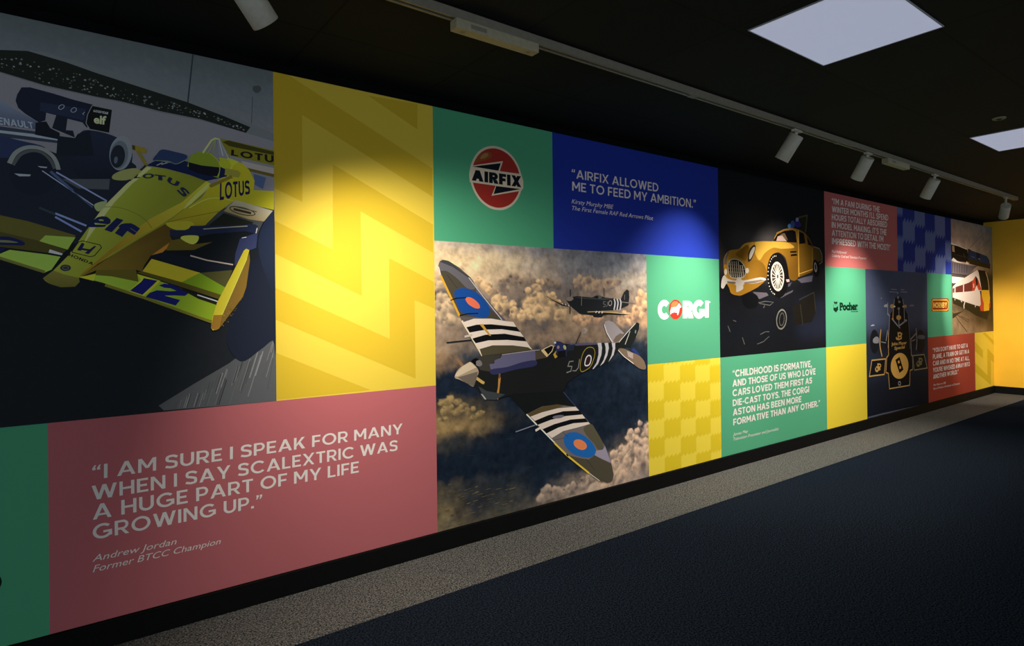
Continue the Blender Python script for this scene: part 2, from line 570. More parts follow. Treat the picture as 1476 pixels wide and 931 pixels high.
# printed panels: rectangle on the wall (x0, x1, z0, z1 in metres) and the printed shapes on each, in
# millimetres from the panel's lower left corner, back to front
PANELS = [
 dict(name='colour_panel',cat='wall panel',gain=1,rect=[-0.92,-0.0359,0.1116,0.938],base=(84,172,128),
  label='dark green panel at the lower left corner of the mural',
  shapes=[
   [1,'logo_disc',[16,40,30],[742,246,740,234,735,226,728,223,720,225,713,232,708,243,706,256,708,268,713,276,720,280,728,278,735,270,740,259]],
  ]),
 dict(name='photo_panel',cat='wall panel',gain=4.6,rect=[-0.92,0.8312,0.938,2.512],base=(20,22,24),
  label='large photo panel of a yellow racing car ahead of a black one',
  shapes=[
   [20,'background',[[(58,62,63),(58,62,63),(58,62,63),(58,62,63),(58,62,63),(58,62,63),(58,62,63)],[(70,74,76),(70,74,76),(70,74,76),(70,74,76),(70,74,76),(70,74,76),(70,74,76)],[(82,80,83),(82,80,83),(82,80,83),(82,80,83),(82,80,83),(82,80,83),(82,80,83)],[(82,80,83),(82,80,83),(82,80,83),(82,80,83),(66,68,72),(60,62,66),(58,60,62)],[(15,17,19),(15,17,19),(15,17,19),(20,23,27),(20,23,27),(40,42,44),(50,50,50)],[(15,17,19),(15,17,19),(15,17,19),(15,17,19),(15,17,19),(15,17,19),(15,17,19)],[(15,17,19),(15,17,19),(15,17,19),(15,17,19),(15,17,19),(15,17,19),(15,17,19)],[(20,22,25),(15,17,19),(15,17,19),(15,17,19),(15,17,19),(15,17,19),(15,17,19)],[(15,17,19),(15,17,19),(15,17,19),(15,17,19),(15,17,19),(15,17,19),(15,17,19)],[(15,17,19),(15,17,19),(15,17,19),(15,17,19),(15,17,19),(15,17,19),(15,17,19)]],[200,180],0.02,0.1,60,1],
   [0,'background',[72,75,76],[-504,1540,746,1433,872,1456,1053,1436,1411,1376,1643,1307,1762,1274,1760,924,746,831,-498,717]],
   [2,'background',[32,36,40],[1408,1573,1385,1351],6.1],
   [2,'background',[44,48,50],[1657,1436,1651,1307],3],
   [1,'background',[46,48,48],[1662,1485,1687,1493,1697,1476,1677,1456,1659,1466]],
   [0,'hedge',[20,23,20],[233,1528,746,1431,833,1448,953,1432,1049,1412,1199,1387,1385,1356,1531,1322,1646,1290,1626,1260,1438,1290,1281,1297,1134,1312,1049,1314,881,1326,746,1349,233,1407]],
   [0,'hedge',[94,96,94],[1242,1319,1246,1325,1251,1322,1248,1317]],
   [0,'hedge',[69,70,69],[1354,1304,1355,1306,1357,1305,1356,1303]],
   [0,'hedge',[50,51,50],[1552,1287,1556,1293,1563,1289,1559,1284]],
   [0,'hedge',[75,76,75],[1108,1362,1111,1365,1115,1363,1113,1360]],
   [0,'hedge',[93,95,93],[753,1397,755,1399,758,1398,756,1395]],
   [0,'hedge',[51,52,51],[1375,1330,1379,1335,1385,1332,1382,1327]],
   [0,'hedge',[91,92,91],[1240,1350,1242,1352,1244,1351,1242,1350]],
   [0,'hedge',[91,92,91],[897,1390,900,1396,906,1393,903,1387]],
   [0,'hedge',[80,82,80],[961,1331,963,1335,967,1333,965,1329]],
   [0,'hedge',[96,98,96],[894,1337,897,1341,901,1339,899,1335]],
   [0,'hedge',[53,54,53],[1503,1304,1506,1308,1510,1306,1508,1303]],
   [0,'hedge',[76,78,76],[850,1409,852,1411,855,1410,853,1407]],
   [0,'hedge',[60,62,60],[746,1373,748,1376,751,1374,749,1371]],
   [0,'hedge',[70,71,70],[1428,1313,1431,1316,1435,1314,1432,1311]],
   [0,'hedge',[45,46,45],[1317,1342,1321,1348,1328,1344,1324,1339]],
   [0,'hedge',[86,88,86],[1363,1306,1364,1308,1367,1307,1365,1305]],
   [0,'hedge',[46,47,46],[1024,1351,1026,1353,1027,1352,1026,1350]],
   [0,'hedge',[84,86,84],[877,1338,879,1340,881,1339,880,1336]],
   [0,'hedge',[63,64,63],[1540,1284,1543,1288,1547,1286,1544,1283]],
   [0,'hedge',[84,86,84],[1158,1329,1159,1332,1162,1331,1160,1328]],
   [0,'hedge',[95,97,95],[1409,1303,1410,1306,1413,1304,1411,1302]],
   [0,'hedge',[93,95,93],[809,1391,812,1395,815,1393,813,1389]],
   [0,'hedge',[60,62,60],[1001,1331,1004,1335,1008,1332,1005,1329]],
   [0,'hedge',[52,53,52],[984,1382,985,1384,988,1383,986,1381]],
   [0,'hedge',[46,47,46],[1305,1303,1307,1305,1310,1304,1308,1301]],
   [0,'hedge',[56,58,56],[1599,1279,1602,1283,1606,1281,1604,1277]],
   [0,'hedge',[66,68,66],[1217,1319,1220,1323,1224,1321,1222,1317]],
   [0,'hedge',[70,72,70],[785,1355,786,1357,788,1356,787,1355]],
   [0,'hedge',[95,97,95],[1446,1319,1450,1324,1456,1321,1453,1316]],
   [0,'hedge',[67,68,67],[1252,1317,1253,1319,1256,1318,1254,1316]],
   [0,'hedge',[68,69,68],[853,1350,855,1353,858,1351,856,1349]],
   [0,'hedge',[68,69,68],[1610,1272,1615,1278,1622,1274,1618,1268]],
   [0,'hedge',[59,61,59],[1125,1335,1127,1339,1131,1337,1129,1333]],
   [0,'hedge',[97,99,97],[1054,1374,1056,1377,1060,1375,1058,1372]],
   [0,'hedge',[62,63,62],[1570,1284,1574,1288,1579,1286,1576,1282]],
   [0,'hedge',[90,92,90],[807,1395,810,1400,814,1397,812,1393]],
   [0,'hedge',[81,83,81],[1018,1338,1021,1343,1026,1340,1023,1336]],
   [0,'hedge',[82,83,82],[1281,1314,1284,1318,1287,1316,1285,1313]],
   [0,'hedge',[81,82,81],[953,1364,956,1369,961,1367,958,1362]],
   [0,'hedge',[75,76,75],[964,1332,967,1336,971,1334,968,1330]],
   [0,'hedge',[80,81,80],[752,1379,754,1382,756,1381,755,1378]],
   [0,'hedge',[87,88,87],[1103,1331,1106,1336,1110,1333,1108,1329]],
   [0,'hedge',[88,90,88],[1007,1348,1010,1353,1015,1350,1012,1346]],
   [0,'hedge',[81,82,81],[1008,1335,1012,1340,1017,1337,1014,1332]],
   [0,'hedge',[72,74,72],[1587,1275,1591,1279,1596,1277,1593,1273]],
   [0,'hedge',[69,71,69],[864,1348,867,1353,873,1350,870,1345]],
   [0,'hedge',[53,54,53],[1305,1314,1309,1319,1314,1317,1311,1312]],
   [0,'hedge',[66,68,66],[1390,1313,1393,1318,1399,1316,1396,1311]],
   [0,'hedge',[82,84,82],[1244,1318,1247,1322,1252,1320,1249,1316]],
   [0,'hedge',[79,80,79],[763,1400,765,1404,768,1402,767,1399]],
   [0,'hedge',[46,47,46],[905,1355,908,1359,912,1357,910,1353]],
   [0,'hedge',[51,52,51],[1112,1363,1114,1365,1116,1364,1114,1362]],
   [0,'hedge',[46,46,46],[984,1382,986,1384,988,1383,987,1380]],
   [0,'hedge',[75,77,75],[1105,1355,1108,1359,1112,1357,1110,1353]],
   [0,'hedge',[65,67,65],[922,1338,923,1340,925,1339,924,1338]],
   [0,'hedge',[88,90,88],[953,1370,955,1372,957,1371,956,1369]],
   [0,'hedge',[49,50,49],[1029,1384,1031,1388,1036,1386,1033,1382]],
   [0,'hedge',[95,97,95],[1174,1349,1177,1353,1181,1351,1179,1346]],
   [0,'hedge',[78,80,78],[1426,1314,1430,1319,1437,1317,1433,1311]],
   [0,'hedge',[74,76,74],[1025,1378,1028,1382,1032,1380,1030,1376]],
   [0,'hedge',[63,64,63],[1567,1278,1571,1283,1576,1281,1573,1276]],
   [0,'hedge',[74,76,74],[1504,1311,1506,1314,1509,1312,1507,1310]],
   [0,'hedge',[92,94,92],[1236,1350,1239,1354,1244,1352,1241,1347]],
   [0,'hedge',[59,61,59],[1031,1359,1033,1362,1036,1361,1034,1358]],
   [0,'hedge',[93,95,93],[1582,1285,1587,1291,1594,1287,1590,1281]],
   [0,'hedge',[70,72,70],[1217,1346,1221,1352,1228,1349,1224,1343]],
   [0,'hedge',[70,72,70],[1062,1362,1066,1368,1072,1365,1068,1359]],
   [0,'hedge',[77,79,77],[960,1365,961,1367,963,1366,962,1364]],
   [0,'hedge',[88,90,88],[1086,1361,1089,1366,1094,1363,1091,1359]],
   [0,'hedge',[94,96,94],[753,1380,755,1383,758,1381,756,1379]],
   [0,'hedge',[52,53,52],[1393,1325,1395,1328,1399,1326,1397,1323]],
   [0,'hedge',[69,71,69],[1600,1282,1604,1287,1610,1284,1606,1280]],
   [0,'hedge',[50,51,50],[1262,1324,1266,1328,1271,1326,1268,1321]],
   [0,'hedge',[62,63,62],[1371,1326,1374,1330,1379,1328,1376,1324]],
   [0,'hedge',[63,64,63],[967,1360,969,1364,973,1362,971,1358]],
   [0,'hedge',[57,58,57],[1358,1317,1360,1319,1362,1317,1361,1315]],
   [0,'hedge',[73,75,73],[1096,1326,1099,1331,1105,1329,1102,1323]],
   [0,'hedge',[75,76,75],[754,1367,756,1370,759,1368,757,1365]],
   [0,'hedge',[93,95,93],[1322,1317,1325,1321,1329,1319,1327,1315]],
   [0,'hedge',[54,55,54],[1037,1360,1041,1365,1046,1363,1043,1358]],
   [0,'hedge',[89,90,89],[968,1340,969,1342,971,1341,970,1339]],
   [0,'hedge',[86,87,86],[1310,1327,1312,1330,1316,1328,1314,1325]],
   [0,'hedge',[73,75,73],[1520,1304,1523,1308,1528,1306,1525,1302]],
   [0,'hedge',[75,77,75],[1134,1355,1136,1357,1138,1356,1137,1354]],
   [0,'hedge',[88,90,88],[1422,1326,1424,1328,1428,1327,1426,1324]],
   [0,'hedge',[83,84,83],[1403,1310,1405,1312,1407,1311,1406,1309]],
   [0,'hedge',[46,47,46],[1589,1274,1593,1279,1599,1276,1596,1271]],
   [0,'hedge',[95,97,95],[1450,1316,1454,1320,1459,1318,1456,1313]],
   [0,'hedge',[93,95,93],[1327,1338,1329,1341,1332,1339,1330,1336]],
   [0,'hedge',[52,53,52],[853,1367,855,1371,858,1369,857,1366]],
   [0,'hedge',[64,65,64],[1244,1354,1246,1356,1249,1355,1247,1353]],
   [0,'hedge',[84,85,84],[795,1409,797,1413,801,1411,799,1407]],
   [0,'hedge',[61,62,61],[1487,1311,1490,1315,1495,1313,1492,1309]],
   [0,'hedge',[64,65,64],[1221,1334,1225,1340,1232,1337,1228,1331]],
   [0,'hedge',[78,79,78],[784,1369,786,1371,788,1370,787,1368]],
   [0,'hedge',[77,79,77],[1140,1324,1143,1328,1147,1326,1144,1322]],
   [0,'hedge',[84,86,84],[941,1362,943,1364,945,1363,944,1360]],
   [0,'hedge',[64,65,64],[1151,1362,1153,1365,1155,1364,1154,1361]],
   [0,'hedge',[79,81,79],[1348,1333,1352,1338,1357,1335,1354,1330]],
   [0,'hedge',[50,51,50],[806,1369,807,1371,809,1370,808,1368]],
   [0,'hedge',[69,71,69],[1216,1347,1220,1353,1226,1350,1222,1345]],
   [0,'hedge',[83,84,83],[989,1340,991,1342,993,1341,991,1340]],
   [0,'hedge',[80,82,80],[780,1402,784,1407,789,1404,786,1399]],
   [0,'hedge',[79,81,79],[907,1396,911,1401,916,1399,913,1393]],
   [0,'hedge',[63,64,63],[1429,1322,1433,1326,1438,1324,1435,1319]],
   [0,'hedge',[62,64,62],[918,1379,920,1383,925,1381,922,1377]],
   [0,'hedge',[79,80,79],[1038,1376,1041,1381,1046,1378,1043,1373]],
   [0,'hedge',[71,73,71],[1412,1315,1417,1321,1423,1318,1419,1313]],
   [0,'hedge',[65,66,65],[1215,1331,1219,1336,1224,1334,1221,1329]],
   [0,'hedge',[46,47,46],[814,1412,816,1415,818,1414,817,1411]],
   [0,'hedge',[44,45,44],[1497,1301,1501,1306,1507,1303,1503,1298]],
   [0,'hedge',[67,68,67],[1109,1327,1112,1332,1116,1329,1114,1325]],
   [0,'hedge',[52,53,52],[1107,1370,1108,1372,1111,1371,1109,1369]],
   [0,'hedge',[52,53,52],[1028,1362,1032,1367,1037,1364,1034,1359]],
   [0,'hedge',[59,60,59],[934,1382,936,1384,938,1383,937,1381]],
   [0,'hedge',[93,95,93],[920,1369,921,1371,923,1370,922,1368]],
   [0,'hedge',[80,82,80],[1024,1328,1027,1332,1032,1330,1029,1326]],
   [0,'hedge',[80,81,80],[1112,1325,1114,1327,1116,1326,1115,1324]],
   [0,'hedge',[52,53,52],[961,1351,964,1355,969,1353,966,1348]],
   [0,'hedge',[48,49,48],[893,1406,894,1408,897,1407,896,1404]],
   [0,'hedge',[60,62,60],[1052,1324,1054,1328,1057,1326,1055,1323]],
   [0,'hedge',[82,84,82],[1107,1360,1110,1364,1115,1362,1112,1357]],
   [0,'hedge',[94,96,94],[863,1393,865,1398,870,1395,867,1391]],
   [0,'hedge',[44,45,44],[1262,1332,1267,1337,1273,1334,1269,1329]],
   [0,'hedge',[46,47,46],[787,1363,789,1366,792,1365,791,1362]],
   [0,'hedge',[62,64,62],[1177,1316,1180,1320,1184,1318,1181,1314]],
   [0,'hedge',[70,72,70],[810,1409,813,1414,818,1412,815,1407]],
   [0,'hedge',[46,47,46],[1547,1300,1549,1303,1553,1302,1550,1299]],
   [0,'hedge',[66,67,66],[1049,1380,1051,1382,1054,1381,1052,1378]],
   [0,'hedge',[96,98,96],[976,1392,977,1394,979,1393,978,1391]],
   [0,'hedge',[72,74,72],[876,1371,878,1375,881,1373,879,1370]],
   [0,'hedge',[73,74,73],[805,1393,807,1395,809,1394,808,1392]],
   [0,'hedge',[55,56,55],[1529,1293,1534,1298,1540,1295,1536,1290]],
   [0,'hedge',[74,76,74],[756,1379,758,1383,761,1381,759,1378]],
   [0,'hedge',[93,95,93],[1030,1347,1034,1351,1038,1349,1036,1345]],
   [0,'hedge',[56,57,56],[974,1364,978,1369,983,1367,980,1362]],
   [0,'hedge',[85,87,85],[829,1393,830,1395,832,1394,831,1392]],
   [0,'hedge',[48,49,48],[1430,1317,1432,1320,1435,1319,1433,1316]],
   [0,'hedge',[75,76,75],[926,1396,928,1400,932,1398,930,1395]],
   [0,'hedge',[46,47,46],[926,1398,929,1402,933,1400,930,1396]],
   [0,'hedge',[49,50,49],[891,1386,893,1389,897,1388,895,1385]],
   [0,'hedge',[74,75,74],[1067,1362,1070,1367,1075,1364,1072,1360]],
   [0,'hedge',[75,76,75],[1504,1296,1508,1301,1514,1298,1510,1293]],
   [0,'hedge',[95,97,95],[1085,1332,1088,1337,1093,1334,1090,1330]],
   [0,'hedge',[87,89,87],[1341,1313,1344,1316,1347,1315,1345,1312]],
   [0,'hedge',[53,54,53],[1037,1377,1039,1379,1041,1378,1040,1376]],
   [0,'hedge',[47,48,47],[940,1353,942,1356,945,1354,943,1351]],
   [0,'hedge',[46,47,46],[1376,1316,1378,1318,1380,1317,1379,1315]],
   [0,'hedge',[95,97,95],[837,1388,840,1393,845,1391,842,1386]],
   [0,'hedge',[63,64,63],[1234,1346,1236,1349,1240,1347,1238,1344]],
   [0,'hedge',[88,90,88],[993,1391,996,1395,1000,1393,998,1389]],
   [0,'hedge',[53,54,53],[1339,1338,1342,1342,1347,1339,1344,1335]],
   [0,'hedge',[86,88,86],[1321,1325,1326,1330,1332,1327,1328,1322]],
   [0,'hedge',[68,70,68],[828,1392,831,1398,836,1395,833,1390]],
   [0,'hedge',[94,96,94],[1078,1354,1081,1358,1086,1356,1083,1351]],
   [0,'hedge',[49,50,49],[1163,1319,1166,1323,1170,1320,1168,1316]],
   [0,'hedge',[96,98,96],[1425,1315,1427,1317,1429,1316,1428,1314]],
   [0,'hedge',[91,93,91],[767,1377,769,1380,772,1378,770,1375]],
   [0,'hedge',[54,56,54],[1045,1371,1047,1374,1050,1372,1048,1369]],
   [0,'hedge',[57,58,57],[1188,1346,1192,1350,1197,1348,1194,1343]],
   [0,'hedge',[89,91,89],[1009,1373,1013,1378,1019,1376,1016,1370]],
   [0,'hedge',[51,52,51],[1459,1304,1462,1308,1466,1306,1463,1302]],
   [0,'hedge',[53,54,53],[1442,1311,1444,1313,1446,1312,1445,1310]],
   [0,'hedge',[54,55,54],[814,1364,817,1369,822,1367,819,1362]],
   [0,'hedge',[90,92,90],[1406,1320,1410,1325,1415,1322,1412,1317]],
   [0,'hedge',[44,45,44],[1244,1317,1246,1320,1250,1318,1248,1315]],
   [0,'hedge',[65,66,65],[1146,1340,1148,1343,1151,1342,1149,1339]],
   [0,'hedge',[64,66,64],[984,1392,986,1395,989,1393,987,1390]],
   [0,'hedge',[97,99,97],[1115,1337,1117,1340,1121,1339,1119,1335]],
   [0,'hedge',[80,81,80],[1424,1300,1428,1305,1433,1302,1430,1298]],
   [0,'hedge',[76,77,76],[1167,1327,1170,1330,1173,1328,1171,1325]],
   [0,'hedge',[48,49,48],[1296,1324,1298,1327,1301,1326,1300,1323]],
   [0,'hedge',[85,86,85],[806,1390,809,1393,812,1391,810,1388]],
   [0,'hedge',[58,60,58],[1326,1330,1330,1336,1337,1333,1333,1327]],
   [0,'hedge',[80,81,80],[1328,1340,1332,1345,1338,1342,1334,1337]],
   [0,'hedge',[89,91,89],[1567,1280,1570,1285,1576,1282,1573,1277]],
   [0,'hedge',[71,73,71],[1352,1316,1354,1319,1357,1317,1355,1315]],
   [0,'hedge',[73,74,73],[1503,1305,1508,1311,1515,1308,1511,1302]],
   [0,'hedge',[53,54,53],[1045,1383,1048,1387,1051,1385,1049,1382]],
   [0,'hedge',[77,78,77],[1269,1308,1273,1314,1279,1311,1276,1305]],
   [0,'hedge',[73,75,73],[1039,1378,1042,1382,1047,1380,1044,1375]],
   [0,'hedge',[55,56,55],[1327,1327,1331,1333,1337,1330,1334,1324]],
   [0,'hedge',[92,94,92],[973,1377,976,1381,980,1379,978,1375]],
   [0,'hedge',[56,57,56],[865,1363,868,1368,873,1365,870,1361]],
   [0,'hedge',[91,93,91],[787,1376,790,1381,795,1378,792,1374]],
   [0,'hedge',[72,74,72],[1341,1325,1344,1328,1348,1326,1345,1323]],
   [0,'hedge',[76,78,76],[1515,1302,1517,1305,1521,1304,1519,1301]],
   [0,'hedge',[50,51,50],[1580,1290,1581,1292,1584,1291,1582,1289]],
   [0,'hedge',[54,55,54],[1191,1334,1192,1336,1195,1335,1194,1332]],
   [0,'hedge',[83,85,83],[1217,1328,1220,1332,1225,1330,1223,1325]],
   [0,'background',[86,83,87],[233,1377,746,1345,881,1321,1049,1310,1150,1306,1281,1290,1438,1285,1626,1260,1757,1239,1755,957,235,882]],
   [0,'road',[44,45,46],[1753,356,1653,275,1544,193,1399,111,1262,29,1281,6,1757,-2]],
   [2,'road',[67,67,67],[1436,68,1418,8],2.4],
   [2,'road',[27,27,27],[1633,194,1593,66],2.4],
   [2,'road',[52,52,52],[1361,56,1348,9],1.9],
   [2,'road',[61,61,61],[1682,222,1623,33],4.5],
   [2,'road',[69,69,69],[1753,277,1705,118],2.2],
   [2,'road',[41,41,41],[1335,44,1324,9],3.1],
   [2,'road',[42,42,42],[1605,194,1586,134],3.8],
   [2,'road',[41,41,41],[1477,117,1444,8],4.1],
   [2,'road',[26,26,26],[1532,118,1498,7],4.5],
   [2,'road',[46,46,46],[1626,230,1606,164],3.1],
   [2,'road',[37,37,37],[1648,206,1613,94],3.7],
   [2,'road',[37,37,37],[1638,197,1593,51],3],
   [2,'road',[43,43,43],[1685,269,1668,213],2.7],
   [2,'road',[27,27,27],[1608,220,1579,127],3.5],
   [2,'road',[68,68,68],[1753,323,1736,205],2.1],
   [2,'road',[59,59,59],[1449,81,1435,36],2.9],
   [2,'road',[70,70,70],[1534,168,1509,85],3.3],
   [2,'road',[69,69,69],[1516,151,1488,59],4.2],
   [2,'road',[60,60,60],[1538,164,1504,52],3.3],
   [2,'road',[53,53,53],[1589,154,1544,7],1.8],
   [2,'road',[71,71,71],[1692,240,1656,127],4.8],
   [2,'road',[43,43,43],[1748,303,1689,117],5.7],
   [2,'road',[36,36,36],[1753,343,1741,219],3.7],
   [2,'road',[31,31,31],[1422,66,1404,8],3.2],
   [2,'road',[69,69,69],[1383,70,1365,9],3.7],
   [2,'road',[68,68,68],[1349,45,1339,9],1.6],
   [2,'road',[59,59,59],[1371,49,1360,9],2.9],
   [2,'road',[70,70,70],[1674,257,1631,119],4.5],
   [2,'road',[41,41,41],[1328,39,1319,9],2.8],
   [2,'road',[34,34,34],[1527,129,1490,7],3.8],
   [2,'road',[29,29,29],[1411,65,1394,9],3.3],
   [2,'road',[43,43,43],[1654,236,1597,56],3.7],
   [2,'road',[47,47,47],[1569,167,1552,111],1.8],
   [2,'road',[37,37,37],[1463,112,1449,64],3.3],
   [2,'road',[48,48,48],[1607,175,1573,66],4.4],
   [2,'road',[37,37,37],[1753,283,1711,58],2.4],
   [2,'road',[58,58,58],[1750,323,1709,195],3.9],
   [2,'road',[49,49,49],[1473,85,1450,8],4.7],
   [2,'road',[50,50,50],[1349,40,1340,9],2.3],
   [2,'road',[39,39,39],[1498,147,1480,87],2.1],
   [2,'road',[60,60,60],[1753,330,1728,232],4.8],
   [2,'road',[41,41,41],[1406,52,1393,9],3.8],
   [2,'road',[44,44,44],[1405,73,1386,9],4.8],
   [2,'road',[58,58,58],[1371,60,1356,9],3.5],
   [2,'road',[46,46,46],[1290,26,1285,10],4.5],
   [2,'road',[68,68,68],[1578,175,1553,91],2.1],
   [2,'road',[57,57,57],[1517,120,1482,7],1.9],
   [2,'road',[59,59,59],[1588,176,1568,109],2.7],
   [2,'road',[47,47,47],[1437,99,1410,8],4.9],
   [2,'road',[35,35,35],[1510,146,1485,64],5.2],
   [2,'road',[26,26,26],[1386,69,1369,9],3.1],
   [2,'road',[29,29,29],[1581,177,1558,101],3.6],
   [2,'road',[67,67,67],[1634,209,1589,64],2.2],
   [2,'road',[66,66,66],[1414,69,1396,9],3.6],
   [0,'black_racing_car',[21,24,31],[378,1088,746,1090,829,1092,933,1058,960,1090,1076,1136,1188,1050,1198,962,1123,866,1063,774,982,706,871,760,746,802,379,846]],
   [0,'black_racing_car',[76,83,96],[665,1230,740,1237,763,1234,785,1217,859,1179,855,1148,746,1145,665,1141],[[48,54,66],[774,1226],[774,1146]]],
   [10,'lettering|black_racing_car',[104,108,116],[727,1147,850,1149,845,1173,727,1176],'RENAULT',0.2,0.1,0],
   [0,'black_racing_car',[34,38,46],[665,1138,746,1141,853,1139,933,1125,930,1104,746,1101,665,1099]],
   [0,'black_racing_car',[100,105,112],[665,1120,746,1126,845,1128,933,1119,932,1114,842,1116,746,1116,665,1109]],
   [1,'black_racing_car',[28,34,54],[665,1092,746,1104,802,1097,882,1082,859,1044,665,1017]],
   [1,'black_racing_car',[24,28,40],[978,1117,996,1157,1026,1173,1102,1165,1166,1128,1173,1062,1149,1002,1102,987,996,974,970,1034],[[18,21,28],[1072,1169],[1071,983]]],
   [1,'wheel#2|black_racing_car',[86,89,93],[1173,1093,1165,1062,1151,1037,1134,1024,1117,1024,1103,1039,1095,1064,1095,1095,1102,1126,1116,1151,1133,1165,1151,1165,1165,1151,1173,1125]],
   [1,'wheel#2|black_racing_car',[66,70,75],[1159,1086,1153,1060,1142,1040,1128,1029,1114,1030,1103,1042,1097,1062,1097,1088,1103,1113,1114,1133,1128,1145,1142,1144,1153,1133,1159,1112]],
   [1,'wheel#2|black_racing_car',[22,25,31],[1148,1079,1143,1058,1134,1042,1123,1033,1112,1033,1103,1043,1098,1060,1098,1080,1103,1101,1111,1117,1122,1126,1134,1126,1143,1116,1148,1100]],
   [1,'wheel#2|black_racing_car',[58,62,72],[1122,1063,1121,1057,1119,1052,1116,1049,1113,1049,1111,1052,1110,1057,1110,1064,1111,1070,1114,1076,1117,1078,1119,1078,1122,1075,1123,1070]],
   [0,'black_racing_car',[19,22,32],[813,1302,839,1308,906,1299,979,1286,1039,1279,1042,1273,1019,1180,1004,1200,954,1207,918,1214,888,1218,885,1187,865,1176,824,1202,803,1221,795,1247,800,1272]],
   [0,'black_racing_car',[26,30,44],[871,1256,1016,1257,1010,1209,948,1214,868,1222]],
   [0,'black_racing_car',[19,22,30],[920,1216,956,1211,950,1160,973,1162,979,1135,906,1161]],
   [0,'black_racing_car',[17,19,24],[855,1174,888,1184,900,1160,930,1146,930,1119,853,1126]],
   [0,'black_racing_car',[18,21,27],[924,1133,979,1133,988,1151,1029,1174,1041,1070,918,1053]],
   [7,'black_racing_car',[95,100,108],[945,1257,943,1248,935,1240,928,1242,929,1251,938,1259],2.4],
   [7,'black_racing_car',[95,100,108],[984,1253,983,1243,975,1236,967,1238,969,1247,977,1255],2.4],
   [2,'black_racing_car',[95,100,108],[1012,1244,1005,1235,1010,1232],2.1],
   [0,'black_racing_car',[14,15,15],[1037,1276,1106,1272,1095,1173,1029,1178,1016,1199,1021,1234]],
   [2,'black_racing_car',[85,88,86],[1029,1176,1016,1199,1021,1234,1037,1275,1106,1271,1095,1173],2.4],
   [11,'lettering|black_racing_car',[170,165,95],[1042,1205,1083,1206,1085,1240,1042,1236],'elf',0.04,0.02,0],
   [10,'lettering|black_racing_car',[150,150,145],[1040,1250,1090,1248,1092,1258,1042,1259],'GOODYEAR',0.2,0.1,0],
   [1,'black_racing_car',[19,22,29],[925,986,917,947,895,913,865,893,832,889,802,903,782,931,775,967,782,1006,802,1039,832,1060,865,1065,896,1052,917,1024]],
   [3,'wheel#1|black_racing_car',[88,90,86],[775,1004,792,1044,820,1069,852,1077,881,1071,907,1050,920,1023,925,999],14.1],
   [3,'wheel#1|black_racing_car',[52,54,54],[786,999,804,1036,826,1055,852,1063,877,1057,900,1033,913,1001],10.7],
   [0,'black_racing_car',[50,52,55],[936,963,1095,982,1091,938,990,931]],
   [2,'black_racing_car',[92,98,142],[918,988,1084,890],6],
   [2,'black_racing_car',[104,108,140],[874,988,1038,868],3.7],
   [2,'black_racing_car',[46,56,78],[900,989,970,920],10.4],
   [2,'black_racing_car',[84,95,146],[913,825,1014,783],7.6],
   [2,'black_racing_car',[80,90,140],[913,811,998,758],7.4],
   [2,'black_racing_car',[46,56,78],[970,920,1035,859],4.1],
   [2,'black_racing_car',[34,40,44],[864,843,913,821],8.2],
   [0,'black_racing_car',[105,108,112],[789,967,839,969,836,962,804,958]],
   [0,'black_racing_car',[105,108,112],[860,1005,890,1005,887,1000,868,1000]],
   [0,'front_wing|yellow_racing_car',[62,58,26],[665,831,745,804,830,787,978,742,954,683,865,712,746,741,665,760]],
   [0,'front_wing|yellow_racing_car',[98,116,46],[882,736,978,734,951,683,863,712]],
   [0,'front_wing|yellow_racing_car',[48,44,20],[665,760,746,741,863,712,948,681,929,660,894,667,746,684,665,704]],
   [0,'front_wing|yellow_racing_car',[100,120,48],[665,697,746,658,774,674,888,661,929,654,900,602,879,590,746,644,665,672]],
   [2,'front_wing|yellow_racing_car',[72,72,32],[665,672,746,641,879,592],10.6],
   [0,'front_wing|yellow_racing_car',[150,160,140],[895,682,936,667,933,660,891,669]],
   [1,'front_wing|yellow_racing_car',[17,20,50],[679,722,745,723,774,723,807,712,819,702,813,693,779,692,745,692,679,701]],
   [1,'front_wing|yellow_racing_car',[74,76,50],[719,708,768,710,799,703,768,701,730,702]],
   [0,'front_wing|yellow_racing_car',[17,20,50],[724,686,762,678,746,664,724,657]],
   [1,'wheel#3|yellow_racing_car',[13,16,24],[1738,906,1747,913,1751,240,1737,290,1674,244,1592,199,1533,298,1572,457,1609,586,1630,635,1665,768,1703,859]],
   [1,'wheel#3|yellow_racing_car',[20,26,40],[1738,906,1749,913,1751,523,1689,654,1677,768,1709,860],[[13,16,24],[1703,886],[1700,522]]],
   [0,'yellow_racing_car',[14,16,18],[1249,696,1419,764,1665,837,1673,682,1566,608,1426,591,1231,659]],
   [0,'rear_wing|yellow_racing_car',[82,78,19],[1516,1217,1751,1197,1751,1124,1555,1144,1524,1197]],
   [0,'rear_wing|yellow_racing_car',[40,38,14],[1524,1202,1551,1213,1751,1190,1751,1174,1555,1187]],
   [0,'rear_wing|yellow_racing_car',[112,104,98],[1603,1127,1750,1112,1750,1069,1630,1091]],
   [0,'rear_wing|yellow_racing_car',[66,56,22],[1621,1099,1750,1083,1750,1068,1639,1083]],
   [10,'rear_wing|yellow_racing_car',[20,16,16],[1560,1146,1750,1136,1750,1172,1562,1173],'LOTU',0.22,0.16,0],
   [0,'yellow_racing_car',[50,60,84],[1658,1073,1713,1062,1699,1006,1662,1022]],
   [0,'yellow_racing_car',[122,115,24],[1237,792,1292,817,1363,877,1438,940,1476,1001,1523,1039,1550,1115,1608,1118,1639,1088,1662,1041,1657,997,1749,1002,1748,912,1638,929,1567,934,1505,881,1450,817,1396,804],[[96,86,20],[1506,1014],[1421,817]]],
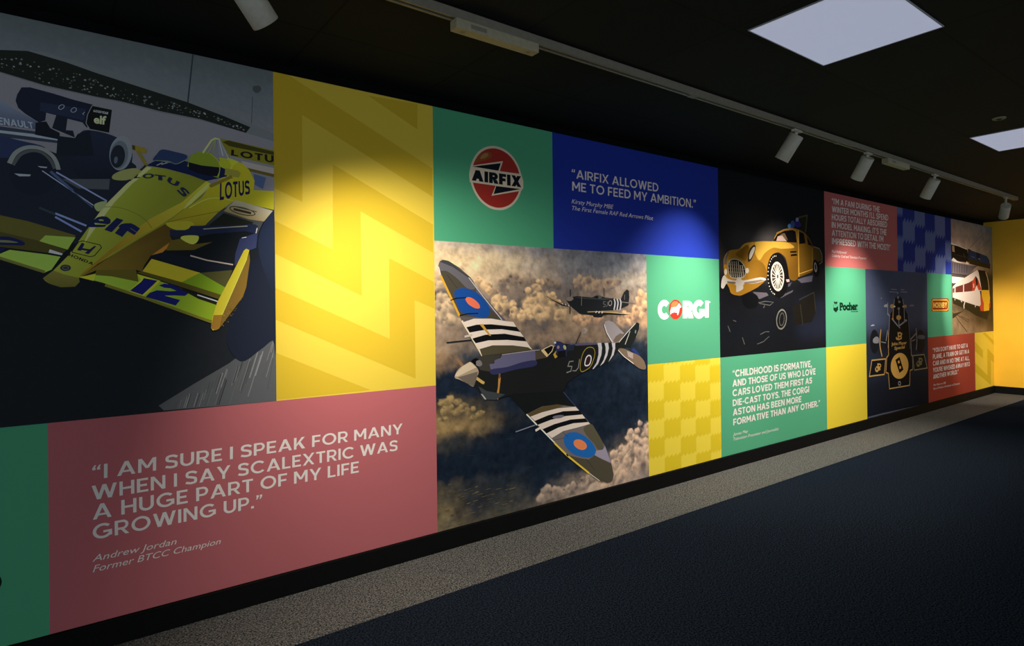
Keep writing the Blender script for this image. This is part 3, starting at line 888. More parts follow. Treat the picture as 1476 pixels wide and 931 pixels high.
   [0,'yellow_racing_car',[134,128,36],[1507,1109,1555,1132,1594,1121,1568,1098,1558,1048,1528,1035]],
   [2,'yellow_racing_car',[70,62,16],[1296,817,1380,846,1505,883],2.2],
   [3,'yellow_racing_car',[150,142,50],[1388,889,1446,929,1497,944,1567,939],3.7],
   [0,'yellow_racing_car',[120,114,96],[1576,942,1598,938,1743,907,1702,853,1633,858,1527,887],[[96,80,40],[1638,931],[1615,851]]],
   [7,'yellow_racing_car',[36,30,20],[1662,884,1654,879,1638,876,1615,877,1591,881,1570,888,1557,896,1553,904,1560,910,1576,912,1598,911,1622,907,1644,900,1658,892],4.1],
   [2,'yellow_racing_car',[36,30,20],[1569,900,1645,887],10.9],
   [2,'yellow_racing_car',[60,52,40],[1580,911,1670,896],4.5],
   [0,'yellow_racing_car',[20,22,17],[1527,878,1656,845,1629,821,1454,808,1488,841]],
   [10,'lettering|yellow_racing_car',[20,16,40],[1511,934,1641,977,1638,1040,1513,1015],'LOTUS',0.2,0.12,0],
   [0,'yellow_racing_car',[100,104,34],[1227,1052,1148,963,1084,881,1060,845,997,735,954,660,906,599,873,568,880,558,894,546,929,533,975,536,990,555,987,572,1039,621,1105,671,1197,741,1298,814,1364,877,1434,940,1476,1005,1463,1018,1382,1035,1301,1050],[[82,84,24],[1075,890],[1235,801]]],
   [0,'yellow_racing_car',[132,140,80],[1226,1050,1246,1049,1173,971,1111,888,1063,809,1005,708,1023,771,1060,845,1084,881,1148,963]],
   [0,'yellow_racing_car',[128,118,34],[1476,1005,1465,982,1409,923,1327,848,1253,788,1197,751,1099,675,988,571,995,586,1099,695,1172,767,1235,828,1359,912,1423,981,1457,1016],[[96,74,20],[1437,989],[1099,667]]],
   [0,'yellow_racing_car',[138,134,64],[1474,1007,1463,987,1396,908,1364,880,1380,911,1421,962,1459,1003]],
   [0,'yellow_racing_car',[66,62,26],[873,568,906,599,941,584,986,572,990,555,975,536,929,533,894,546],[[84,78,34],[937,537],[937,598]]],
   [0,'yellow_racing_car',[58,43,16],[987,572,1105,671,1197,741,1298,814,1356,793,1309,765,1320,741,1238,671,1214,630,1205,603,1183,610,1047,605],[[80,66,22],[1248,742],[1051,584]]],
   [0,'yellow_racing_car',[120,78,26],[1320,741,1238,671,1279,684,1310,719]],
   [3,'yellow_racing_car',[60,62,22],[1073,865,1124,867,1179,850,1220,823,1243,789],1.8],
   [0,'logo_lettering|yellow_racing_car',[17,20,46],[1016,784,1031,801,1052,821,1068,826,1084,825,1096,814,1096,802,1091,796,1084,793,1081,791,1079,788,1076,783,1065,781,1028,778,1020,779]],
   [0,'logo_lettering|yellow_racing_car',[17,20,46],[1117,823,1141,816,1099,762,1074,771]],
   [0,'logo_lettering|yellow_racing_car',[17,20,46],[1132,798,1147,803,1167,805,1180,799,1200,785,1179,755,1160,768,1154,771,1136,745,1110,759,1127,784,1122,788]],
   [0,'logo_lettering|yellow_racing_car',[100,108,44],[1055,811,1065,813,1073,810,1071,807,1057,807]],
   [0,'logo_lettering|yellow_racing_car',[100,108,44],[1040,797,1052,796,1071,795,1084,794,1071,791,1043,790]],
   [2,'logo_lettering|yellow_racing_car',[70,70,60],[1165,784,1183,771,1192,766],2.4],
   [6,'logo_lettering|yellow_racing_car',[26,25,18],[966,678,987,715,1000,721,1058,708,1064,697,1040,663,1026,658,967,673],3.2],
   [0,'logo_lettering|yellow_racing_car',[20,20,44],[998,713,1008,710,995,680,982,683]],
   [0,'logo_lettering|yellow_racing_car',[20,20,44],[1040,703,1046,701,1020,668,1007,672]],
   [0,'logo_lettering|yellow_racing_car',[20,20,44],[992,693,1026,688,1024,680,992,685]],
   [10,'lettering|yellow_racing_car',[26,25,18],[954,658,1033,624,1038,634,958,670],'HONDA',0.22,0.14,0],
   [1,'logo_lettering|yellow_racing_car',[30,31,40],[962,611,960,605,955,600,948,598,941,597,934,600,929,604,927,610,929,615,934,620,941,623,948,623,955,621,960,617]],
   [7,'logo_lettering|yellow_racing_car',[70,70,46],[954,611,953,608,950,605,947,604,942,604,939,605,936,607,935,610,936,613,939,615,942,617,947,617,950,616,953,614],2],
   [10,'lettering|yellow_racing_car',[22,26,40],[1179,994,1200,999,1208,1019,1188,1014],'L',0.24,0,0],
   [10,'lettering|yellow_racing_car',[22,26,40],[1209,998,1251,1003,1256,1024,1213,1019],'O',0.24,0,0],
   [10,'lettering|yellow_racing_car',[22,26,40],[1255,998,1298,997,1297,1020,1255,1021],'T',0.24,0,0],
   [10,'lettering|yellow_racing_car',[22,26,40],[1298,994,1340,975,1352,998,1310,1017],'U',0.24,0,0],
   [10,'lettering|yellow_racing_car',[22,26,40],[1336,961,1365,934,1392,954,1363,981],'S',0.24,0,0],
   [0,'cockpit|yellow_racing_car',[15,20,42],[1225,1055,1261,1082,1332,1076,1364,1096,1385,1092,1447,1082,1517,1089,1550,1076,1543,1047,1455,1015,1389,1035,1300,1051]],
   [1,'cockpit|yellow_racing_car',[26,36,58],[1250,1080,1265,1110,1285,1132,1332,1129,1381,1119,1364,1089,1328,1074,1300,1085]],
   [3,'cockpit|yellow_racing_car',[72,80,60],[1256,1080,1308,1084,1336,1076,1368,1095,1385,1106],3.2],
   [2,'cockpit|yellow_racing_car',[96,100,100],[1263,1060,1285,1075],3.7],
   [2,'cockpit|yellow_racing_car',[96,100,90],[1281,1067,1304,1077],3.9],
   [1,'driver_helmet|yellow_racing_car',[82,92,26],[1383,1078,1386,1097,1397,1124,1430,1143,1472,1144,1500,1122,1512,1090,1508,1042,1493,1038,1389,1069]],
   [0,'driver_helmet|yellow_racing_car',[14,14,20],[1385,1091,1438,1083,1509,1084,1512,1069,1500,1042,1472,1040,1422,1046,1387,1059]],
   [3,'driver_helmet|yellow_racing_car',[110,115,40],[1472,1140,1502,1118,1513,1086,1506,1042],3.2],
   [0,'cockpit|yellow_racing_car',[112,114,26],[1509,1130,1544,1128,1561,1099,1550,1074,1517,1086]],
   [2,'roll_hoop|yellow_racing_car',[122,125,84],[1443,1140,1479,1202,1494,1213,1509,1211,1548,1128],7.8],
   [2,'roll_hoop|yellow_racing_car',[96,100,60],[1462,1139,1493,1207],4.1],
   [2,'roll_hoop|yellow_racing_car',[96,100,60],[1485,1146,1495,1204],4.2],
   [0,'roll_hoop|yellow_racing_car',[88,88,92],[1501,1210,1514,1207,1548,1130,1509,1140]],
   [2,'roll_hoop|yellow_racing_car',[140,140,132],[1511,1205,1526,1138],3.2],
   [0,'mirror#1|yellow_racing_car',[92,80,26],[1174,1135,1217,1130,1227,1121,1224,1105,1177,1113]],
   [0,'mirror#1|yellow_racing_car',[44,40,18],[1174,1135,1185,1132,1185,1114,1175,1116]],
   [2,'mirror#1|yellow_racing_car',[84,74,26],[1195,1113,1225,1055],12.5],
   [2,'mirror#1|yellow_racing_car',[28,30,26],[1223,1055,1163,983],7.6],
   [0,'mirror#2|yellow_racing_car',[98,92,36],[1536,1084,1590,1079,1601,1068,1592,1047,1532,1052]],
   [2,'mirror#2|yellow_racing_car',[84,72,26],[1563,1049,1470,993],14.1],
   [0,'yellow_racing_car',[96,96,48],[1148,1023,1196,1035,1208,1029,1170,988,1148,994]],
   [1,'yellow_racing_car',[98,98,56],[1106,1000,1146,1027,1194,1036,1164,988,1109,981]],
   [1,'yellow_racing_car',[100,108,70],[1040,868,1059,883,1084,887,1070,858,1052,844]],
   [0,'yellow_racing_car',[62,52,18],[1312,740,1352,751,1408,729,1480,744,1404,704,1294,696]],
   [1,'yellow_racing_car',[112,104,26],[1298,816,1382,830,1404,813,1360,787,1316,794]],
   [1,'yellow_racing_car',[132,128,48],[1352,751,1367,765,1421,767,1415,738,1391,729]],
   [0,'suspension|yellow_racing_car',[20,25,40],[1309,786,1378,790,1393,810,1607,829,1644,839,1674,831,1665,793,1619,801,1427,772,1312,763]],
   [2,'suspension|yellow_racing_car',[100,95,86],[1442,799,1527,812,1628,826],4.3],
   [0,'suspension|yellow_racing_car',[15,18,24],[1237,672,1280,687,1389,674,1566,653,1562,636,1550,611,1487,592,1366,627]],
   [2,'suspension|yellow_racing_car',[120,108,95],[1389,678,1456,660,1564,644],6],
   [0,'suspension|yellow_racing_car',[30,34,56],[1595,766,1623,777,1663,795,1672,789,1665,726,1635,713,1570,638,1574,695]],
   [2,'suspension|yellow_racing_car',[140,138,140],[1603,769,1623,774],3.5],
   [2,'suspension|yellow_racing_car',[160,150,140],[1671,820,1665,795],4.1],
   [0,'front_wing|yellow_racing_car',[128,112,26],[1241,658,1428,603,1354,560,1206,603]],
   [0,'front_wing|yellow_racing_car',[76,96,18],[1428,602,1530,539,1516,504,1354,560]],
   [0,'front_wing|yellow_racing_car',[50,48,24],[1428,603,1561,619,1541,561,1530,539]],
   [0,'front_wing|yellow_racing_car',[100,118,36],[988,576,1041,584,1098,580,1192,559,1188,592,1338,539,1495,464,1479,395,1469,391,1338,443,1214,497,1147,523,1064,554],[[88,104,20],[1074,573],[1462,457]]],
   [0,'front_wing|yellow_racing_car',[62,56,18],[1046,605,1183,610,1192,559,1098,580,1041,584]],
   [0,'front_wing|yellow_racing_car',[150,134,32],[988,574,1044,590,1036,560]],
   [0,'front_wing|yellow_racing_car',[140,124,28],[1187,592,1273,565,1236,520,1206,497,1158,519,1202,568]],
   [0,'front_wing|yellow_racing_car',[54,48,16],[1186,598,1206,604,1354,560,1516,504,1506,484,1444,507,1338,544]],
   [2,'front_wing|yellow_racing_car',[76,72,24],[1075,544,1214,491,1338,439,1471,383],11.6],
   [0,'front_wing|yellow_racing_car',[16,19,62],[1212,575,1262,565,1206,504,1161,521,1202,559]],
   [0,'front_wing|yellow_racing_car',[16,19,62],[1267,545,1287,553,1318,549,1362,527,1380,512,1366,500,1326,502,1288,501,1347,482,1330,458,1217,495,1233,513,1259,524,1310,520,1334,522,1310,533,1287,535]],
   [0,'front_wing|yellow_racing_car',[20,18,12],[1330,541,1395,514,1499,475,1491,460,1419,487]],
   [2,'front_wing|yellow_racing_car',[150,145,120],[1415,505,1499,475],5.1],
   [0,'front_wing|yellow_racing_car',[74,56,20],[1635,699,1637,665,1620,543,1605,497,1511,364,1494,345,1516,414,1619,655]],
   [0,'front_wing|yellow_racing_car',[58,47,24],[1568,441,1571,444,1574,440]],
   [0,'front_wing|yellow_racing_car',[56,45,24],[1506,397,1510,401,1513,396]],
   [0,'front_wing|yellow_racing_car',[77,61,32],[1524,410,1527,413,1530,408]],
   [0,'front_wing|yellow_racing_car',[86,69,36],[1526,389,1528,391,1531,387]],
   [0,'front_wing|yellow_racing_car',[44,35,18],[1529,418,1530,419,1532,417]],
   [0,'front_wing|yellow_racing_car',[59,47,25],[1575,443,1576,444,1578,442]],
   [0,'front_wing|yellow_racing_car',[72,57,30],[1537,381,1540,385,1544,380]],
   [0,'front_wing|yellow_racing_car',[76,60,32],[1513,404,1515,406,1516,404]],
   [0,'front_wing|yellow_racing_car',[100,80,42],[1519,411,1523,415,1526,409]],
   [0,'front_wing|yellow_racing_car',[74,59,31],[1538,418,1540,419,1542,417]],
   [0,'front_wing|yellow_racing_car',[57,45,24],[1530,384,1532,386,1535,383]],
   [0,'front_wing|yellow_racing_car',[72,58,30],[1578,448,1579,449,1581,447]],
   [0,'front_wing|yellow_racing_car',[60,48,25],[1593,481,1596,485,1599,480]],
   [0,'front_wing|yellow_racing_car',[100,80,42],[1589,497,1590,498,1592,496]],
   [0,'front_wing|yellow_racing_car',[72,57,30],[1549,409,1552,412,1554,408]],
   [0,'front_wing|yellow_racing_car',[88,70,37],[1542,425,1544,427,1546,423]],
   [0,'front_wing|yellow_racing_car',[86,69,36],[1552,467,1555,470,1558,466]],
   [0,'front_wing|yellow_racing_car',[45,36,19],[1533,409,1535,411,1536,408]],
   [0,'front_wing|yellow_racing_car',[84,67,36],[1554,410,1556,412,1558,409]],
   [0,'front_wing|yellow_racing_car',[43,34,18],[1518,403,1520,405,1523,402]],
   [0,'front_wing|yellow_racing_car',[77,62,33],[1564,449,1566,452,1569,448]],
   [0,'front_wing|yellow_racing_car',[58,46,24],[1568,433,1571,437,1574,431]],
   [0,'front_wing|yellow_racing_car',[66,53,28],[1552,438,1554,440,1556,437]],
   [0,'front_wing|yellow_racing_car',[86,69,36],[1590,488,1593,491,1596,486]],
   [0,'front_wing|yellow_racing_car',[82,65,34],[1519,387,1523,390,1526,385]],
   [0,'front_wing|yellow_racing_car',[86,69,36],[1559,417,1561,419,1563,416]],
   [0,'front_wing|yellow_racing_car',[50,40,21],[1562,431,1565,435,1568,430]],
   [0,'front_wing|yellow_racing_car',[93,74,39],[1536,420,1539,423,1542,419]],
   [0,'front_wing|yellow_racing_car',[52,42,22],[1511,383,1513,384,1514,382]],
   [0,'front_wing|yellow_racing_car',[40,32,17],[1549,438,1551,441,1553,438]],
   [0,'front_wing|yellow_racing_car',[67,54,28],[1574,443,1576,445,1579,441]],
   [0,'front_wing|yellow_racing_car',[88,70,37],[1543,421,1546,423,1549,419]],
   [0,'front_wing|yellow_racing_car',[93,75,39],[1557,455,1558,457,1560,455]],
   [0,'front_wing|yellow_racing_car',[73,58,31],[1549,415,1551,417,1553,414]],
   [0,'front_wing|yellow_racing_car',[93,74,39],[1517,364,1520,367,1522,363]],
   [0,'front_wing|yellow_racing_car',[40,32,17],[1511,412,1513,414,1514,411]],
   [0,'front_wing|yellow_racing_car',[50,40,21],[1541,415,1543,418,1545,414]],
   [0,'front_wing|yellow_racing_car',[89,71,37],[1547,458,1549,461,1552,457]],
   [0,'front_wing|yellow_racing_car',[74,59,31],[1537,391,1538,393,1540,390]],
   [0,'front_wing|yellow_racing_car',[63,50,26],[1585,503,1588,506,1590,502]],
   [0,'front_wing|yellow_racing_car',[67,53,28],[1513,422,1514,423,1516,421]],
   [0,'front_wing|yellow_racing_car',[93,74,39],[1497,386,1501,390,1504,385]],
   [0,'front_wing|yellow_racing_car',[40,32,17],[1553,440,1555,441,1556,439]],
   [0,'front_wing|yellow_racing_car',[91,73,38],[1514,369,1516,371,1519,368]],
   [0,'front_wing|yellow_racing_car',[58,47,25],[1546,410,1548,412,1550,409]],
   [0,'front_wing|yellow_racing_car',[82,66,35],[1573,474,1575,476,1576,474]],
   [0,'front_wing|yellow_racing_car',[60,48,25],[1550,436,1553,438,1555,435]],
   [0,'front_wing|yellow_racing_car',[47,38,20],[1601,493,1604,496,1607,491]],
   [0,'front_wing|yellow_racing_car',[80,64,34],[1541,432,1545,435,1548,430]],
   [0,'front_wing|yellow_racing_car',[49,39,21],[1509,383,1512,385,1514,382]],
   [0,'front_wing|yellow_racing_car',[122,112,28],[1611,711,1622,720,1635,714,1626,679,1516,414,1493,350,1476,345,1469,357,1473,395,1495,471,1547,576]],
   [2,'front_wing|yellow_racing_car',[150,142,60],[1624,674,1516,416],2.6],
   [0,'front_wing|yellow_racing_car',[92,66,22],[1480,414,1516,414,1503,353,1486,345,1468,356]],
  ]),
 dict(name='pattern_panel',cat='wall panel',gain=1,rect=[0.8312,1.7,0.938,2.512],base=(238,206,74),
  label='tall yellow panel with broad zigzag bands beside the yellow racing car',
  shapes=[
   [0,'zigzag_pattern',[222,187,52],[0,1576,72,1574,862,1222,862,1062,136,1392,133,964,-3,1018]],
   [0,'zigzag_pattern',[222,187,52],[483,1556,773,1569,770,1427]],
   [0,'zigzag_pattern',[222,187,52],[288,1169,862,905,861,747,433,944,435,503,-1,704,-1,861,283,737]],
   [0,'zigzag_pattern',[222,187,52],[591,706,864,583,866,432,741,481,742,49,1,387,-1,540,590,273]],
   [0,'zigzag_pattern',[222,187,52],[1,229,477,9,1,5]],
  ]),
 dict(name='quote_panel',cat='wall panel',gain=1,rect=[-0.0359,1.7,0.1116,0.938],base=(194,107,110),
  label='wide pink panel with a white quote about Scalextric',
  shapes=[
   [10,'quote_lettering',[238,228,220],[141,579,1526,583,1527,638,142,637],'“I AM SURE I SPEAK FOR MANY',0.17,0.13,0],
   [10,'quote_lettering',[238,228,220],[139,497,1495,496,1496,553,139,555],'WHEN I SAY SCALEXTRIC WAS',0.17,0.13,0],
   [10,'quote_lettering',[238,228,220],[142,417,1275,416,1276,473,142,478],'A HUGE PART OF MY LIFE',0.17,0.13,0],
   [10,'quote_lettering',[238,228,220],[141,336,798,337,799,394,141,396],'GROWING UP.”',0.17,0.13,0],
   [11,'attribution_lettering',[238,228,220],[139,248,441,247,441,273,139,274],'Andrew Jordan',0,0,0.28],
   [11,'attribution_lettering',[238,228,220],[140,205,617,206,617,231,140,232],'Former BTCC Champion',0,0,0.28],
  ]),
 dict(name='logo_panel',cat='wall panel',gain=1,rect=[1.7,2.586,1.754,2.512],base=(84,172,128),
  label='green panel with a round red and cream aircraft kit logo',
  shapes=[
   [1,'logo_disc',[226,208,180],[632,404,627,448,613,488,590,525,559,556,522,579,481,593,438,598,395,593,354,579,317,556,287,525,264,488,249,448,244,404,249,361,264,320,287,284,317,253,354,230,395,215,438,211,481,215,522,230,559,253,590,284,613,320,627,361]],
   [1,'logo_disc',[168,52,44],[617,404,613,444,600,482,578,516,550,545,516,566,478,579,438,584,398,579,360,566,326,545,298,516,277,482,263,444,259,404,263,365,277,327,298,293,326,264,360,243,398,230,438,225,478,230,516,243,550,264,578,293,600,327,613,365]],
   [1,'logo_disc',[150,84,46],[281,475,302,514,337,543,379,556,403,547,397,524,355,504,307,485]],
   [1,'logo_disc',[176,128,78],[319,506,337,533,367,547,379,536,355,516]],
   [0,'logo_bolt',[226,208,180],[250,455,487,515,461,450,627,453,642,413,642,367,626,348,398,293,429,357,243,358,239,407]],
   [0,'logo_bolt',[22,30,36],[261,452,470,500,451,451]],
   [0,'logo_bolt',[22,30,36],[433,356,413,305,621,358]],
   [10,'logo_lettering',[22,30,36],[257,370,626,369,625,438,258,434],'AIRFIX',0.29,0.07,0],
  ]),
 dict(name='quote_panel',cat='wall panel',gain=1,rect=[2.586,4.393,1.754,2.512],base=(38,58,162),
  label='royal blue panel with a white quote about Airfix',
  shapes=[
   [10,'quote_lettering',[238,228,220],[167,481,1050,479,1051,543,168,540],'“AIRFIX ALLOWED',0.165,0.13,0],
   [10,'quote_lettering',[238,228,220],[170,396,1507,397,1509,464,171,456],'ME TO FEED MY AMBITION.”',0.165,0.13,0],
   [11,'attribution_lettering',[238,228,220],[164,310,562,306,563,336,165,338],'Kirsty Murphy MBE',0,0,0.25],
   [11,'attribution_lettering',[238,228,220],[166,265,986,260,987,290,167,293],'The First Female RAF Red Arrows Pilot',0,0,0.25],
  ]),
 dict(name='photo_panel',cat='wall panel',gain=1.25,bgain=1.6,rect=[1.7,3.49,0.1116,1.754],base=(24,32,44),
  label='photo panel of a fighter aeroplane banking above clouds',
  shapes=[
